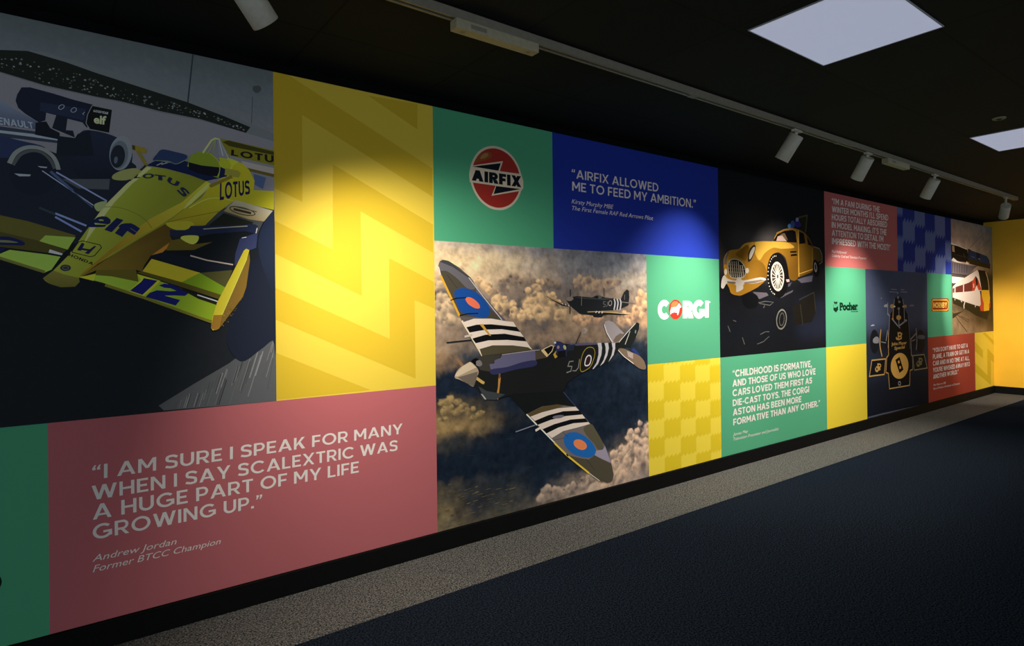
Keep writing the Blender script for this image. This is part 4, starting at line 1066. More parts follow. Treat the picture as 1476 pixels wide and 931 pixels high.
   [20,'background',[[(150,136,118),(146,132,116),(130,120,112),(112,108,108),(100,98,102),(92,94,100),(96,97,104),(104,104,108)],[(186,160,122),(190,164,126),(165,146,118),(140,126,112),(112,108,108),(104,104,108),(108,108,112),(132,124,118)],[(160,136,108),(170,146,114),(160,138,110),(140,122,104),(112,104,100),(120,112,108),(150,138,124),(150,136,120)],[(84,78,76),(120,104,90),(116,100,88),(104,92,84),(96,86,80),(124,108,94),(132,114,98),(116,104,96)],[(96,84,76),(100,88,80),(62,60,64),(80,72,70),(136,114,92),(140,118,94),(116,98,84),(138,112,90)],[(128,108,88),(104,92,80),(132,110,88),(86,78,74),(132,110,88),(100,86,76),(92,80,72),(148,116,88)],[(124,104,84),(96,84,74),(90,80,72),(120,100,82),(112,94,78),(120,100,82),(66,62,62),(96,84,74)],[(110,88,64),(40,44,50),(24,32,42),(44,48,52),(66,62,60),(60,60,60),(28,36,44),(30,38,46)],[(17,25,36),(17,25,36),(17,25,36),(17,25,36),(17,25,36),(17,25,36),(17,25,36),(22,31,43)],[(17,25,36),(17,25,36),(17,25,36),(17,25,36),(17,25,36),(17,25,36),(22,31,43),(22,31,43)],[(74,62,44),(60,54,44),(22,31,43),(17,25,36),(17,25,36),(17,25,36),(17,25,36),(17,25,36)],[(122,100,64),(104,86,58),(30,34,38),(17,25,36),(17,25,36),(17,25,36),(17,25,36),(17,25,36)],[(44,44,42),(26,30,36),(17,25,36),(17,25,36),(17,25,36),(17,25,36),(17,25,36),(22,31,43)],[(17,25,36),(17,25,36),(17,25,36),(17,25,36),(17,25,36),(17,25,36),(22,31,43),(40,44,52)],[(17,25,36),(17,25,36),(17,25,36),(17,25,36),(17,25,36),(22,31,43),(62,58,58),(104,90,78)],[(74,66,52),(40,42,44),(30,36,42),(17,25,36),(22,31,43),(60,58,60),(146,122,102),(134,114,98)],[(92,80,58),(36,38,42),(50,50,48),(22,31,43),(84,76,70),(150,126,106),(158,136,116),(120,106,98)],[(98,86,64),(66,60,50),(60,58,52),(80,72,66),(128,112,98),(150,130,112),(140,120,106),(100,92,90)]],[240,230],0.045,0.55,20,3,[[14,1380,39,(176,150,116),(66,60,58)],[21,1404,12,(176,150,116),(66,60,58)],[-4,1399,14,(176,150,116),(66,60,58)],[37,1396,12,(176,150,116),(66,60,58)],[36,1397,22,(176,150,116),(66,60,58)],[51,1307,48,(176,150,116),(66,60,58)],[87,1304,18,(176,150,116),(66,60,58)],[15,1300,14,(176,150,116),(66,60,58)],[73,1330,16,(176,150,116),(66,60,58)],[27,1329,20,(176,150,116),(66,60,58)],[12,1266,44,(176,150,116),(66,60,58)],[-20,1269,17,(176,150,116),(66,60,58)],[-10,1286,18,(176,150,116),(66,60,58)],[-20,1268,13,(176,150,116),(66,60,58)],[42,1277,16,(176,150,116),(66,60,58)],[98,1266,48,(176,150,116),(66,60,58)],[63,1273,21,(176,150,116),(66,60,58)],[120,1289,21,(176,150,116),(66,60,58)],[62,1271,22,(176,150,116),(66,60,58)],[106,1294,23,(176,150,116),(66,60,58)],[39,1209,63,(176,150,116),(66,60,58)],[58,1243,26,(176,150,116),(66,60,58)],[87,1210,26,(176,150,116),(66,60,58)],[-7,1210,23,(176,150,116),(66,60,58)],[65,1241,30,(176,150,116),(66,60,58)],[106,1183,54,(176,150,116),(66,60,58)],[147,1190,23,(176,150,116),(66,60,58)],[73,1202,16,(176,150,116),(66,60,58)],[148,1181,28,(176,150,116),(66,60,58)],[65,1180,16,(176,150,116),(66,60,58)],[474,1404,41,(140,118,96),(62,60,64)],[459,1425,15,(140,118,96),(62,60,64)],[456,1424,11,(140,118,96),(62,60,64)],[480,1428,13,(140,118,96),(62,60,64)],[494,1423,20,(140,118,96),(62,60,64)],[552,1423,54,(140,118,96),(62,60,64)],[512,1427,29,(140,118,96),(62,60,64)],[534,1452,30,(140,118,96),(62,60,64)],[592,1430,23,(140,118,96),(62,60,64)],[580,1446,26,(140,118,96),(62,60,64)],[643,1411,43,(140,118,96),(62,60,64)],[611,1411,17,(140,118,96),(62,60,64)],[614,1422,25,(140,118,96),(62,60,64)],[611,1405,17,(140,118,96),(62,60,64)],[611,1414,26,(140,118,96),(62,60,64)],[714,1416,35,(140,118,96),(62,60,64)],[691,1428,18,(140,118,96),(62,60,64)],[719,1437,13,(140,118,96),(62,60,64)],[740,1421,14,(140,118,96),(62,60,64)],[687,1413,14,(140,118,96),(62,60,64)],[846,1409,48,(140,118,96),(62,60,64)],[830,1435,20,(140,118,96),(62,60,64)],[831,1436,20,(140,118,96),(62,60,64)],[875,1427,14,(140,118,96),(62,60,64)],[812,1418,23,(140,118,96),(62,60,64)],[921,1392,39,(140,118,96),(62,60,64)],[922,1415,18,(140,118,96),(62,60,64)],[921,1415,22,(140,118,96),(62,60,64)],[894,1402,14,(140,118,96),(62,60,64)],[939,1410,18,(140,118,96),(62,60,64)],[292,1418,29,(206,170,124),(70,62,60)],[271,1415,8,(206,170,124),(70,62,60)],[293,1436,10,(206,170,124),(70,62,60)],[291,1436,8,(206,170,124),(70,62,60)],[313,1425,17,(206,170,124),(70,62,60)],[344,1385,46,(206,170,124),(70,62,60)],[376,1396,19,(206,170,124),(70,62,60)],[377,1374,14,(206,170,124),(70,62,60)],[378,1392,27,(206,170,124),(70,62,60)],[369,1404,16,(206,170,124),(70,62,60)],[397,1355,40,(206,170,124),(70,62,60)],[427,1354,24,(206,170,124),(70,62,60)],[372,1369,23,(206,170,124),(70,62,60)],[367,1360,21,(206,170,124),(70,62,60)],[423,1367,13,(206,170,124),(70,62,60)],[774,1417,32,(206,170,124),(70,62,60)],[797,1413,10,(206,170,124),(70,62,60)],[755,1430,14,(206,170,124),(70,62,60)],[795,1409,12,(206,170,124),(70,62,60)],[749,1421,17,(206,170,124),(70,62,60)],[743,1376,40,(206,170,124),(70,62,60)],[718,1390,23,(206,170,124),(70,62,60)],[736,1399,16,(206,170,124),(70,62,60)],[734,1399,14,(206,170,124),(70,62,60)],[771,1367,14,(206,170,124),(70,62,60)],[450,1298,57,(206,170,124),(70,62,60)],[493,1298,17,(206,170,124),(70,62,60)],[487,1315,22,(206,170,124),(70,62,60)],[409,1289,24,(206,170,124),(70,62,60)],[408,1305,29,(206,170,124),(70,62,60)],[504,1245,70,(206,170,124),(70,62,60)],[540,1276,28,(206,170,124),(70,62,60)],[541,1276,34,(206,170,124),(70,62,60)],[451,1251,37,(206,170,124),(70,62,60)],[544,1273,23,(206,170,124),(70,62,60)],[416,1255,47,(206,170,124),(70,62,60)],[405,1282,16,(206,170,124),(70,62,60)],[448,1242,17,(206,170,124),(70,62,60)],[448,1267,16,(206,170,124),(70,62,60)],[395,1277,22,(206,170,124),(70,62,60)],[571,1218,50,(206,170,124),(70,62,60)],[540,1236,17,(206,170,124),(70,62,60)],[533,1213,16,(206,170,124),(70,62,60)],[557,1246,25,(206,170,124),(70,62,60)],[540,1236,21,(206,170,124),(70,62,60)],[665,1325,63,(206,170,124),(70,62,60)],[642,1358,31,(206,170,124),(70,62,60)],[712,1318,21,(206,170,124),(70,62,60)],[672,1363,28,(206,170,124),(70,62,60)],[712,1321,32,(206,170,124),(70,62,60)],[735,1307,58,(206,170,124),(70,62,60)],[741,1342,26,(206,170,124),(70,62,60)],[692,1314,22,(206,170,124),(70,62,60)],[725,1341,27,(206,170,124),(70,62,60)],[710,1336,22,(206,170,124),(70,62,60)],[687,1261,65,(206,170,124),(70,62,60)],[694,1301,31,(206,170,124),(70,62,60)],[660,1295,21,(206,170,124),(70,62,60)],[699,1300,30,(206,170,124),(70,62,60)],[734,1273,20,(206,170,124),(70,62,60)],[783,1288,84,(206,170,124),(70,62,60)],[841,1268,37,(206,170,124),(70,62,60)],[831,1321,24,(206,170,124),(70,62,60)],[835,1317,28,(206,170,124),(70,62,60)],[809,1335,48,(206,170,124),(70,62,60)],[639,1199,60,(206,170,124),(70,62,60)],[666,1228,30,(206,170,124),(70,62,60)],[618,1230,17,(206,170,124),(70,62,60)],[680,1214,22,(206,170,124),(70,62,60)],[594,1198,25,(206,170,124),(70,62,60)],[757,1197,76,(206,170,124),(70,62,60)],[763,1242,33,(206,170,124),(70,62,60)],[814,1202,37,(206,170,124),(70,62,60)],[713,1226,32,(206,170,124),(70,62,60)],[749,1242,40,(206,170,124),(70,62,60)],[880,1241,74,(206,170,124),(70,62,60)],[856,1282,21,(206,170,124),(70,62,60)],[880,1286,36,(206,170,124),(70,62,60)],[917,1275,37,(206,170,124),(70,62,60)],[910,1279,35,(206,170,124),(70,62,60)],[955,1184,68,(206,170,124),(70,62,60)],[923,1216,39,(206,170,124),(70,62,60)],[917,1211,34,(206,170,124),(70,62,60)],[917,1212,24,(206,170,124),(70,62,60)],[933,1221,32,(206,170,124),(70,62,60)],[869,1316,40,(206,170,124),(70,62,60)],[843,1329,14,(206,170,124),(70,62,60)],[871,1340,18,(206,170,124),(70,62,60)],[846,1332,21,(206,170,124),(70,62,60)],[874,1340,23,(206,170,124),(70,62,60)],[1129,1404,66,(176,146,116),(84,76,76)],[1116,1443,39,(176,146,116),(84,76,76)],[1163,1433,33,(176,146,116),(84,76,76)],[1081,1393,20,(176,146,116),(84,76,76)],[1084,1422,32,(176,146,116),(84,76,76)],[1224,1395,82,(176,146,116),(84,76,76)],[1167,1415,45,(176,146,116),(84,76,76)],[1285,1400,35,(176,146,116),(84,76,76)],[1197,1440,41,(176,146,116),(84,76,76)],[1164,1381,44,(176,146,116),(84,76,76)],[1321,1387,79,(176,146,116),(84,76,76)],[1379,1376,33,(176,146,116),(84,76,76)],[1262,1382,46,(176,146,116),(84,76,76)],[1270,1411,30,(176,146,116),(84,76,76)],[1268,1409,35,(176,146,116),(84,76,76)],[1407,1398,63,(176,146,116),(84,76,76)],[1382,1430,35,(176,146,116),(84,76,76)],[1371,1423,37,(176,146,116),(84,76,76)],[1409,1436,27,(176,146,116),(84,76,76)],[1379,1429,29,(176,146,116),(84,76,76)],[1481,1429,40,(176,146,116),(84,76,76)],[1451,1422,15,(176,146,116),(84,76,76)],[1481,1454,12,(176,146,116),(84,76,76)],[1510,1436,23,(176,146,116),(84,76,76)],[1505,1444,15,(176,146,116),(84,76,76)],[1738,1307,71,(204,160,118),(86,72,66)],[1785,1327,35,(204,160,118),(86,72,66)],[1724,1349,40,(204,160,118),(86,72,66)],[1744,1350,27,(204,160,118),(86,72,66)],[1783,1330,28,(204,160,118),(86,72,66)],[1768,1243,64,(204,160,118),(86,72,66)],[1816,1243,21,(204,160,118),(86,72,66)],[1802,1271,33,(204,160,118),(86,72,66)],[1721,1235,25,(204,160,118),(86,72,66)],[1810,1263,23,(204,160,118),(86,72,66)],[1672,1192,80,(204,160,118),(86,72,66)],[1679,1240,25,(204,160,118),(86,72,66)],[1668,1240,29,(204,160,118),(86,72,66)],[1732,1196,42,(204,160,118),(86,72,66)],[1732,1189,33,(204,160,118),(86,72,66)],[1549,1158,68,(204,160,118),(86,72,66)],[1541,1198,38,(204,160,118),(86,72,66)],[1585,1187,39,(204,160,118),(86,72,66)],[1598,1145,38,(204,160,118),(86,72,66)],[1566,1196,19,(204,160,118),(86,72,66)],[1178,1160,52,(204,160,118),(86,72,66)],[1142,1148,26,(204,160,118),(86,72,66)],[1146,1178,28,(204,160,118),(86,72,66)],[1213,1146,19,(204,160,118),(86,72,66)],[1184,1191,29,(204,160,118),(86,72,66)],[1275,1183,53,(204,160,118),(86,72,66)],[1314,1187,31,(204,160,118),(86,72,66)],[1266,1215,20,(204,160,118),(86,72,66)],[1314,1178,22,(204,160,118),(86,72,66)],[1272,1215,22,(204,160,118),(86,72,66)],[1084,1172,46,(204,160,118),(86,72,66)],[1050,1165,20,(204,160,118),(86,72,66)],[1110,1191,24,(204,160,118),(86,72,66)],[1115,1185,19,(204,160,118),(86,72,66)],[1119,1170,16,(204,160,118),(86,72,66)],[1158,1087,28,(150,132,116),(70,66,66)],[1148,1103,12,(150,132,116),(70,66,66)],[1144,1101,14,(150,132,116),(70,66,66)],[1156,1105,11,(150,132,116),(70,66,66)],[1179,1089,8,(150,132,116),(70,66,66)],[1136,1078,15,(150,132,116),(70,66,66)],[1141,1086,4,(150,132,116),(70,66,66)],[1128,1085,6,(150,132,116),(70,66,66)],[1146,1082,5,(150,132,116),(70,66,66)],[1137,1087,5,(150,132,116),(70,66,66)],[44,723,31,(138,116,76),(72,60,44)],[46,742,9,(138,116,76),(72,60,44)],[67,720,17,(138,116,76),(72,60,44)],[37,741,11,(138,116,76),(72,60,44)],[26,735,9,(138,116,76),(72,60,44)],[96,726,36,(138,116,76),(72,60,44)],[69,722,18,(138,116,76),(72,60,44)],[122,720,15,(138,116,76),(72,60,44)],[69,731,17,(138,116,76),(72,60,44)],[121,734,13,(138,116,76),(72,60,44)],[148,717,27,(138,116,76),(72,60,44)],[147,733,9,(138,116,76),(72,60,44)],[153,733,15,(138,116,76),(72,60,44)],[128,716,12,(138,116,76),(72,60,44)],[130,724,8,(138,116,76),(72,60,44)],[191,690,33,(138,116,76),(72,60,44)],[166,692,14,(138,116,76),(72,60,44)],[165,690,12,(138,116,76),(72,60,44)],[167,683,12,(138,116,76),(72,60,44)],[166,687,18,(138,116,76),(72,60,44)],[74,675,43,(138,116,76),(72,60,44)],[48,691,13,(138,116,76),(72,60,44)],[100,691,21,(138,116,76),(72,60,44)],[41,673,21,(138,116,76),(72,60,44)],[104,667,17,(138,116,76),(72,60,44)],[147,658,36,(138,116,76),(72,60,44)],[174,663,12,(138,116,76),(72,60,44)],[146,680,14,(138,116,76),(72,60,44)],[170,671,14,(138,116,76),(72,60,44)],[121,653,17,(138,116,76),(72,60,44)],[223,659,36,(138,116,76),(72,60,44)],[196,655,10,(138,116,76),(72,60,44)],[196,660,11,(138,116,76),(72,60,44)],[249,666,18,(138,116,76),(72,60,44)],[200,671,17,(138,116,76),(72,60,44)],[300,633,29,(138,116,76),(72,60,44)],[283,644,12,(138,116,76),(72,60,44)],[321,638,10,(138,116,76),(72,60,44)],[322,632,8,(138,116,76),(72,60,44)],[278,628,17,(138,116,76),(72,60,44)],[42,626,26,(138,116,76),(72,60,44)],[49,640,9,(138,116,76),(72,60,44)],[24,632,11,(138,116,76),(72,60,44)],[61,629,14,(138,116,76),(72,60,44)],[22,623,7,(138,116,76),(72,60,44)],[244,607,25,(138,116,76),(72,60,44)],[261,613,12,(138,116,76),(72,60,44)],[254,619,9,(138,116,76),(72,60,44)],[258,617,11,(138,116,76),(72,60,44)],[244,622,10,(138,116,76),(72,60,44)],[798,50,66,(160,138,118),(70,64,62)],[805,89,38,(160,138,118),(70,64,62)],[812,88,35,(160,138,118),(70,64,62)],[749,43,31,(160,138,118),(70,64,62)],[781,87,35,(160,138,118),(70,64,62)],[905,40,74,(160,138,118),(70,64,62)],[959,53,30,(160,138,118),(70,64,62)],[960,46,21,(160,138,118),(70,64,62)],[867,73,28,(160,138,118),(70,64,62)],[953,63,21,(160,138,118),(70,64,62)],[1015,40,59,(160,138,118),(70,64,62)],[987,67,23,(160,138,118),(70,64,62)],[1028,74,29,(160,138,118),(70,64,62)],[971,37,29,(160,138,118),(70,64,62)],[1056,54,35,(160,138,118),(70,64,62)],[1129,61,64,(160,138,118),(70,64,62)],[1115,98,31,(160,138,118),(70,64,62)],[1167,85,36,(160,138,118),(70,64,62)],[1109,96,32,(160,138,118),(70,64,62)],[1178,64,35,(160,138,118),(70,64,62)],[1203,80,57,(160,138,118),(70,64,62)],[1184,110,29,(160,138,118),(70,64,62)],[1232,105,20,(160,138,118),(70,64,62)],[1231,106,33,(160,138,118),(70,64,62)],[1178,107,24,(160,138,118),(70,64,62)],[1715,365,63,(190,160,134),(84,74,70)],[1688,397,23,(190,160,134),(84,74,70)],[1762,358,20,(190,160,134),(84,74,70)],[1701,402,30,(190,160,134),(84,74,70)],[1671,352,30,(190,160,134),(84,74,70)],[1783,334,71,(190,160,134),(84,74,70)],[1734,317,31,(190,160,134),(84,74,70)],[1801,374,30,(190,160,134),(84,74,70)],[1811,371,37,(190,160,134),(84,74,70)],[1768,375,22,(190,160,134),(84,74,70)],[1597,313,62,(190,160,134),(84,74,70)],[1593,351,32,(190,160,134),(84,74,70)],[1589,350,29,(190,160,134),(84,74,70)],[1584,349,19,(190,160,134),(84,74,70)],[1644,314,32,(190,160,134),(84,74,70)],[1450,201,61,(190,160,134),(84,74,70)],[1496,202,33,(190,160,134),(84,74,70)],[1411,221,32,(190,160,134),(84,74,70)],[1472,234,19,(190,160,134),(84,74,70)],[1410,220,21,(190,160,134),(84,74,70)],[1530,222,70,(190,160,134),(84,74,70)],[1493,252,25,(190,160,134),(84,74,70)],[1577,202,33,(190,160,134),(84,74,70)],[1482,239,33,(190,160,134),(84,74,70)],[1481,206,24,(190,160,134),(84,74,70)],[1645,228,88,(190,160,134),(84,74,70)],[1664,279,41,(190,160,134),(84,74,70)],[1694,264,31,(190,160,134),(84,74,70)],[1634,280,42,(190,160,134),(84,74,70)],[1579,223,42,(190,160,134),(84,74,70)],[1746,214,83,(190,160,134),(84,74,70)],[1711,255,40,(190,160,134),(84,74,70)],[1771,260,30,(190,160,134),(84,74,70)],[1704,251,33,(190,160,134),(84,74,70)],[1805,196,28,(190,160,134),(84,74,70)],[1496,117,100,(190,160,134),(84,74,70)],[1445,162,49,(190,160,134),(84,74,70)],[1501,177,54,(190,160,134),(84,74,70)],[1546,162,39,(190,160,134),(84,74,70)],[1432,149,50,(190,160,134),(84,74,70)],[1627,130,106,(190,160,134),(84,74,70)],[1547,129,30,(190,160,134),(84,74,70)],[1616,193,58,(190,160,134),(84,74,70)],[1547,132,36,(190,160,134),(84,74,70)],[1551,151,47,(190,160,134),(84,74,70)],[1744,111,129,(190,160,134),(84,74,70)],[1808,169,63,(190,160,134),(84,74,70)],[1692,177,77,(190,160,134),(84,74,70)],[1805,172,52,(190,160,134),(84,74,70)],[1841,112,64,(190,160,134),(84,74,70)],[1368,8,76,(190,160,134),(84,74,70)],[1311,15,24,(190,160,134),(84,74,70)],[1423,21,44,(190,160,134),(84,74,70)],[1369,54,39,(190,160,134),(84,74,70)],[1403,44,27,(190,160,134),(84,74,70)],[1463,46,87,(190,160,134),(84,74,70)],[1402,26,29,(190,160,134),(84,74,70)],[1397,42,49,(190,160,134),(84,74,70)],[1419,85,32,(190,160,134),(84,74,70)],[1410,77,49,(190,160,134),(84,74,70)]]],
   [2,'background',[44,54,64],[938,608,1007,604],3.1],
   [2,'background',[44,54,64],[935,650,974,648],2.5],
   [2,'background',[44,54,64],[116,805,156,804],1.6],
   [2,'background',[44,54,64],[773,709,835,706],2.5],
   [2,'background',[44,54,64],[490,456,545,451],2.6],
   [2,'background',[44,54,64],[904,367,970,361],2.8],
   [2,'background',[44,54,64],[1434,171,1463,167],3.2],
   [2,'background',[44,54,64],[958,232,1034,223],2.1],
   [2,'background',[44,54,64],[197,399,257,393],2],
   [2,'background',[44,54,64],[1581,386,1629,382],3.4],
   [2,'background',[44,54,64],[1673,561,1721,558],3],
   [2,'background',[44,54,64],[598,501,665,496],1.8],
   [2,'background',[44,54,64],[941,617,981,615],2.3],
   [2,'background',[44,54,64],[657,257,689,254],2.9],
   [2,'background',[44,54,64],[1676,440,1781,432],3.5],
   [2,'background',[44,54,64],[1120,611,1179,607],1.7],
   [2,'background',[44,54,64],[270,433,321,428],1.7],
   [2,'background',[88,77,56],[139,211,157,212],2.3],
   [2,'background',[78,68,50],[266,159,304,161],4.7],
   [2,'background',[116,101,74],[123,19,150,20],3.4],
   [2,'background',[84,73,54],[275,156,313,158],4.7],
   [2,'background',[78,68,50],[357,98,373,98],3.4],
   [2,'background',[90,79,58],[192,91,206,92],4.7],
   [2,'background',[98,86,63],[481,6,519,6],5.3],
   [2,'background',[119,104,76],[398,81,429,82],3.8],
   [2,'background',[91,80,58],[303,139,338,140],4.9],
   [2,'background',[82,72,53],[483,174,501,175],4.7],
   [2,'background',[77,67,49],[284,155,302,156],2.5],
   [2,'background',[71,62,46],[85,73,104,73],3.8],
   [2,'background',[115,101,74],[79,52,111,53],4.1],
   [2,'background',[84,74,54],[369,137,398,138],3.3],
   [2,'background',[100,87,64],[461,75,502,77],2.4],
   [2,'background',[75,66,48],[117,107,153,109],2.8],
   [2,'background',[118,103,76],[195,121,222,122],3.9],
   [2,'background',[71,62,45],[149,159,178,160],3.2],
   [2,'background',[116,102,75],[50,102,87,103],3.8],
   [2,'background',[72,63,46],[199,95,229,96],3.7],
   [2,'background',[113,98,72],[254,176,282,177],4],
   [2,'background',[95,83,61],[174,180,206,182],3],
   [2,'background',[115,101,74],[241,126,274,127],3.2],
   [2,'background',[76,67,49],[272,80,307,81],2.9],
   [2,'background',[77,67,49],[468,150,505,152],3.7],
   [2,'background',[120,105,77],[232,169,252,170],2.2],
   [2,'background',[73,64,47],[85,74,109,75],4.3],
   [2,'background',[86,75,55],[498,128,537,130],5.3],
   [2,'background',[105,91,67],[336,177,365,179],2.6],
   [2,'background',[101,88,65],[58,18,98,19],2.2],
   [2,'background',[100,87,64],[393,17,422,17],5],
   [2,'background',[120,105,77],[256,206,275,207],4.2],
   [2,'background',[103,90,66],[475,148,494,149],3.5],
   [2,'background',[109,96,70],[238,170,275,172],4.2],
   [2,'background',[90,78,58],[220,108,247,109],3.1],
   [2,'background',[112,98,72],[406,164,442,166],3.2],
   [2,'background',[90,79,58],[52,109,77,110],3.6],
   [2,'background',[76,67,49],[433,30,477,31],4.6],
   [2,'background',[97,85,62],[204,189,242,191],2.8],
   [2,'background',[122,107,78],[451,63,488,64],3.2],
   [2,'background',[94,82,60],[275,84,299,84],5],
   [2,'background',[99,87,63],[353,140,389,142],3.3],
   [2,'background',[85,74,54],[339,115,378,116],4.6],
   [2,'background',[69,60,44],[159,200,183,201],4.6],
   [2,'background',[115,101,74],[505,72,528,73],4.8],
   [2,'background',[69,61,44],[134,171,162,173],2.7],
   [2,'background',[98,86,63],[207,204,226,205],3],
   [2,'background',[82,72,53],[339,140,377,142],4.8],
   [2,'background',[104,91,67],[216,59,253,60],4.3],
   [2,'background',[120,105,77],[180,201,206,202],2.2],
   [2,'background',[115,100,74],[151,167,178,168],2.6],
   [2,'background',[106,93,68],[70,254,94,255],3.3],
   [2,'background',[86,75,55],[326,82,352,83],2.3],
   [2,'background',[92,81,59],[67,209,102,211],4.2],
   [2,'background',[73,64,47],[381,166,421,168],2.6],
   [2,'background',[79,69,51],[161,146,196,148],3.4],
   [2,'background',[116,101,74],[504,147,551,149],5.3],
   [2,'background',[72,63,46],[135,198,161,199],4.7],
   [2,'background',[92,80,59],[287,6,317,7],5],
   [2,'background',[97,85,62],[79,201,117,203],4.3],
   [2,'distant_aeroplane',[58,54,52],[1027,1377,1020,1214],8.3],
   [0,'distant_aeroplane',[58,54,50],[815,1331,841,1326,939,1291,1021,1273,1014,1261,946,1270,866,1306]],
   [2,'distant_aeroplane',[190,152,92],[834,1325,953,1282],4.2],
   [2,'distant_aeroplane',[214,205,196],[950,1286,964,1278],6.6],
   [2,'distant_aeroplane',[214,205,196],[977,1280,991,1272],6.7],
   [2,'distant_aeroplane',[214,205,196],[1004,1273,1019,1265],6.7],
   [0,'distant_aeroplane',[38,40,42],[991,1306,1008,1324,1043,1327,1085,1333,1228,1324,1273,1340,1318,1332,1348,1323,1439,1317,1510,1311,1543,1361,1575,1383,1595,1372,1600,1328,1589,1267,1500,1241,1422,1233,1308,1232,1240,1190,1314,1185,1226,1201,1111,1213,1041,1255,1001,1291]],
   [0,'distant_aeroplane',[64,64,68],[1057,1327,1228,1323,1347,1319,1439,1314,1347,1306,1127,1316]],
   [1,'distant_aeroplane',[136,124,112],[1054,1317,1051,1310,1043,1305,1031,1301,1017,1299,1004,1301,995,1305,990,1310,993,1317,1000,1323,1013,1327,1027,1328,1040,1327,1049,1323]],
   [1,'distant_aeroplane',[92,92,90],[1321,1324,1316,1320,1307,1317,1295,1316,1282,1318,1271,1321,1264,1326,1262,1332,1266,1336,1275,1339,1288,1340,1301,1338,1312,1335,1319,1330]],
   [1,'distant_aeroplane',[30,30,32],[1289,1326,1287,1322,1283,1319,1276,1317,1269,1317,1262,1318,1258,1322,1256,1326,1258,1330,1263,1333,1269,1335,1276,1335,1283,1333,1287,1330]],
   [0,'distant_aeroplane',[34,35,37],[1175,1227,1263,1230,1407,1223,1614,1203,1539,1198,1383,1204,1337,1199,1314,1185,1240,1189,1226,1206]],
   [2,'distant_aeroplane',[202,172,112],[1181,1225,1271,1226,1422,1218,1605,1203],5.9],
   [2,'distant_aeroplane',[222,212,202],[1271,1229,1257,1218],8.7],
   [2,'distant_aeroplane',[222,212,202],[1300,1228,1287,1216],8.8],
   [2,'distant_aeroplane',[222,212,202],[1330,1226,1317,1215],8.8],
   [2,'distant_aeroplane',[124,116,110],[1519,1292,1597,1285,1663,1280],6.7],
   [2,'distant_aeroplane',[150,124,80],[1129,1331,1126,1269],5],
   [3,'distant_aeroplane',[196,190,190],[1441,1315,1451,1284,1439,1236],13.3],
   [3,'distant_aeroplane',[196,190,190],[1471,1315,1481,1284,1469,1235],13.4],
   [3,'distant_aeroplane',[196,190,190],[1500,1315,1511,1284,1499,1235],13.5],
   [7,'distant_aeroplane',[170,160,160],[1417,1282,1414,1275,1408,1269,1401,1266,1395,1267,1389,1271,1386,1277,1386,1285,1390,1292,1395,1298,1402,1300,1409,1300,1414,1296,1417,1289],5.1],
   [2,'distant_aeroplane',[110,112,112],[1356,1295,1336,1294,1335,1279,1353,1275,1350,1261,1331,1259],4.8],
   [2,'distant_aeroplane',[110,112,112],[1376,1295,1373,1267,1361,1259],5.1],
   [2,'distant_aeroplane',[120,115,108],[1550,1344,1548,1306],4.8],
   [2,'distant_aeroplane',[48,46,48],[1343,1386,1342,1323],3.8],
   [0,'wing#1|fighter_aeroplane',[74,68,56],[26,1508,33,1527,51,1536,68,1535,91,1531,162,1495,240,1439,281,1381,424,1242,499,1176,565,1150,700,988,311,975,246,1057,219,1104,161,1214,104,1307,36,1446,23,1487]],
   [1,'wing#1|fighter_aeroplane',[98,94,98],[28,1517,55,1532,126,1507,240,1438,273,1377,217,1375,152,1428,80,1472,28,1474]],
   [0,'wing#1|fighter_aeroplane',[60,62,66],[33,1524,53,1533,99,1524,240,1438,226,1437,117,1498]],
   [0,'wing#1|fighter_aeroplane',[90,86,102],[274,1380,424,1238,500,1176,463,1184,375,1259,280,1346]],
   [0,'wing#1|fighter_aeroplane',[92,84,82],[161,1214,278,1205,443,1190,504,1176,384,1195,259,1197,185,1179]],
   [2,'wing#1|fighter_aeroplane',[210,156,46],[38,1446,161,1214],13.3],
   [2,'wing#1|fighter_aeroplane',[226,206,176],[176,1187,316,976],11.6],
   [2,'wing#1|fighter_aeroplane',[226,210,190],[25,1495,38,1448],6.2],
   [1,'wing#1|fighter_aeroplane',[26,72,142],[127,1341,140,1366,197,1376,281,1350,352,1291,377,1235,345,1203,278,1207,175,1237,142,1291]],
   [1,'wing#1|fighter_aeroplane',[222,110,78],[202,1313,225,1324,263,1311,298,1281,300,1259,269,1259,223,1282]],
   [2,'wing#1|fighter_aeroplane',[18,18,20],[100,1305,140,1317,207,1321],6.1],
   [2,'wing#1|fighter_aeroplane',[18,18,20],[161,1217,212,1226,290,1228],6.2],
   [2,'wing#1|fighter_aeroplane',[206,200,196],[226,1439,281,1377,463,1185],4.5],
   [2,'wing#1|fighter_aeroplane',[44,42,38],[80,1451,146,1376],2.6],
   [0,'wing#1|fighter_aeroplane',[226,206,190],[188,1179,259,1197,384,1195,504,1176,550,1171,573,1140,383,1161,277,1161,206,1148]],
   [0,'wing#1|fighter_aeroplane',[18,18,20],[207,1147,279,1161,383,1160,574,1139,602,1109,462,1129,343,1131,228,1117]],
   [0,'wing#1|fighter_aeroplane',[226,206,190],[228,1116,343,1130,462,1129,602,1108,630,1075,482,1101,343,1100,247,1081]],
   [0,'wing#1|fighter_aeroplane',[18,18,20],[247,1080,343,1099,482,1101,631,1074,649,1048,502,1063,362,1065,269,1053]],
   [0,'wing#1|fighter_aeroplane',[226,206,190],[270,1052,362,1065,502,1062,650,1047,698,990,663,1009,542,1027,391,1034,297,1016]],
   [0,'wing#1|fighter_aeroplane',[78,72,52],[298,1015,390,1033,542,1027,663,1008,692,990,313,976]],
   [0,'wing#1|fighter_aeroplane',[196,144,58],[298,1163,323,1163,382,1091,367,1093]],
   [2,'wing#1|fighter_aeroplane',[30,32,38],[72,1064,154,1068,242,1072],7.7],
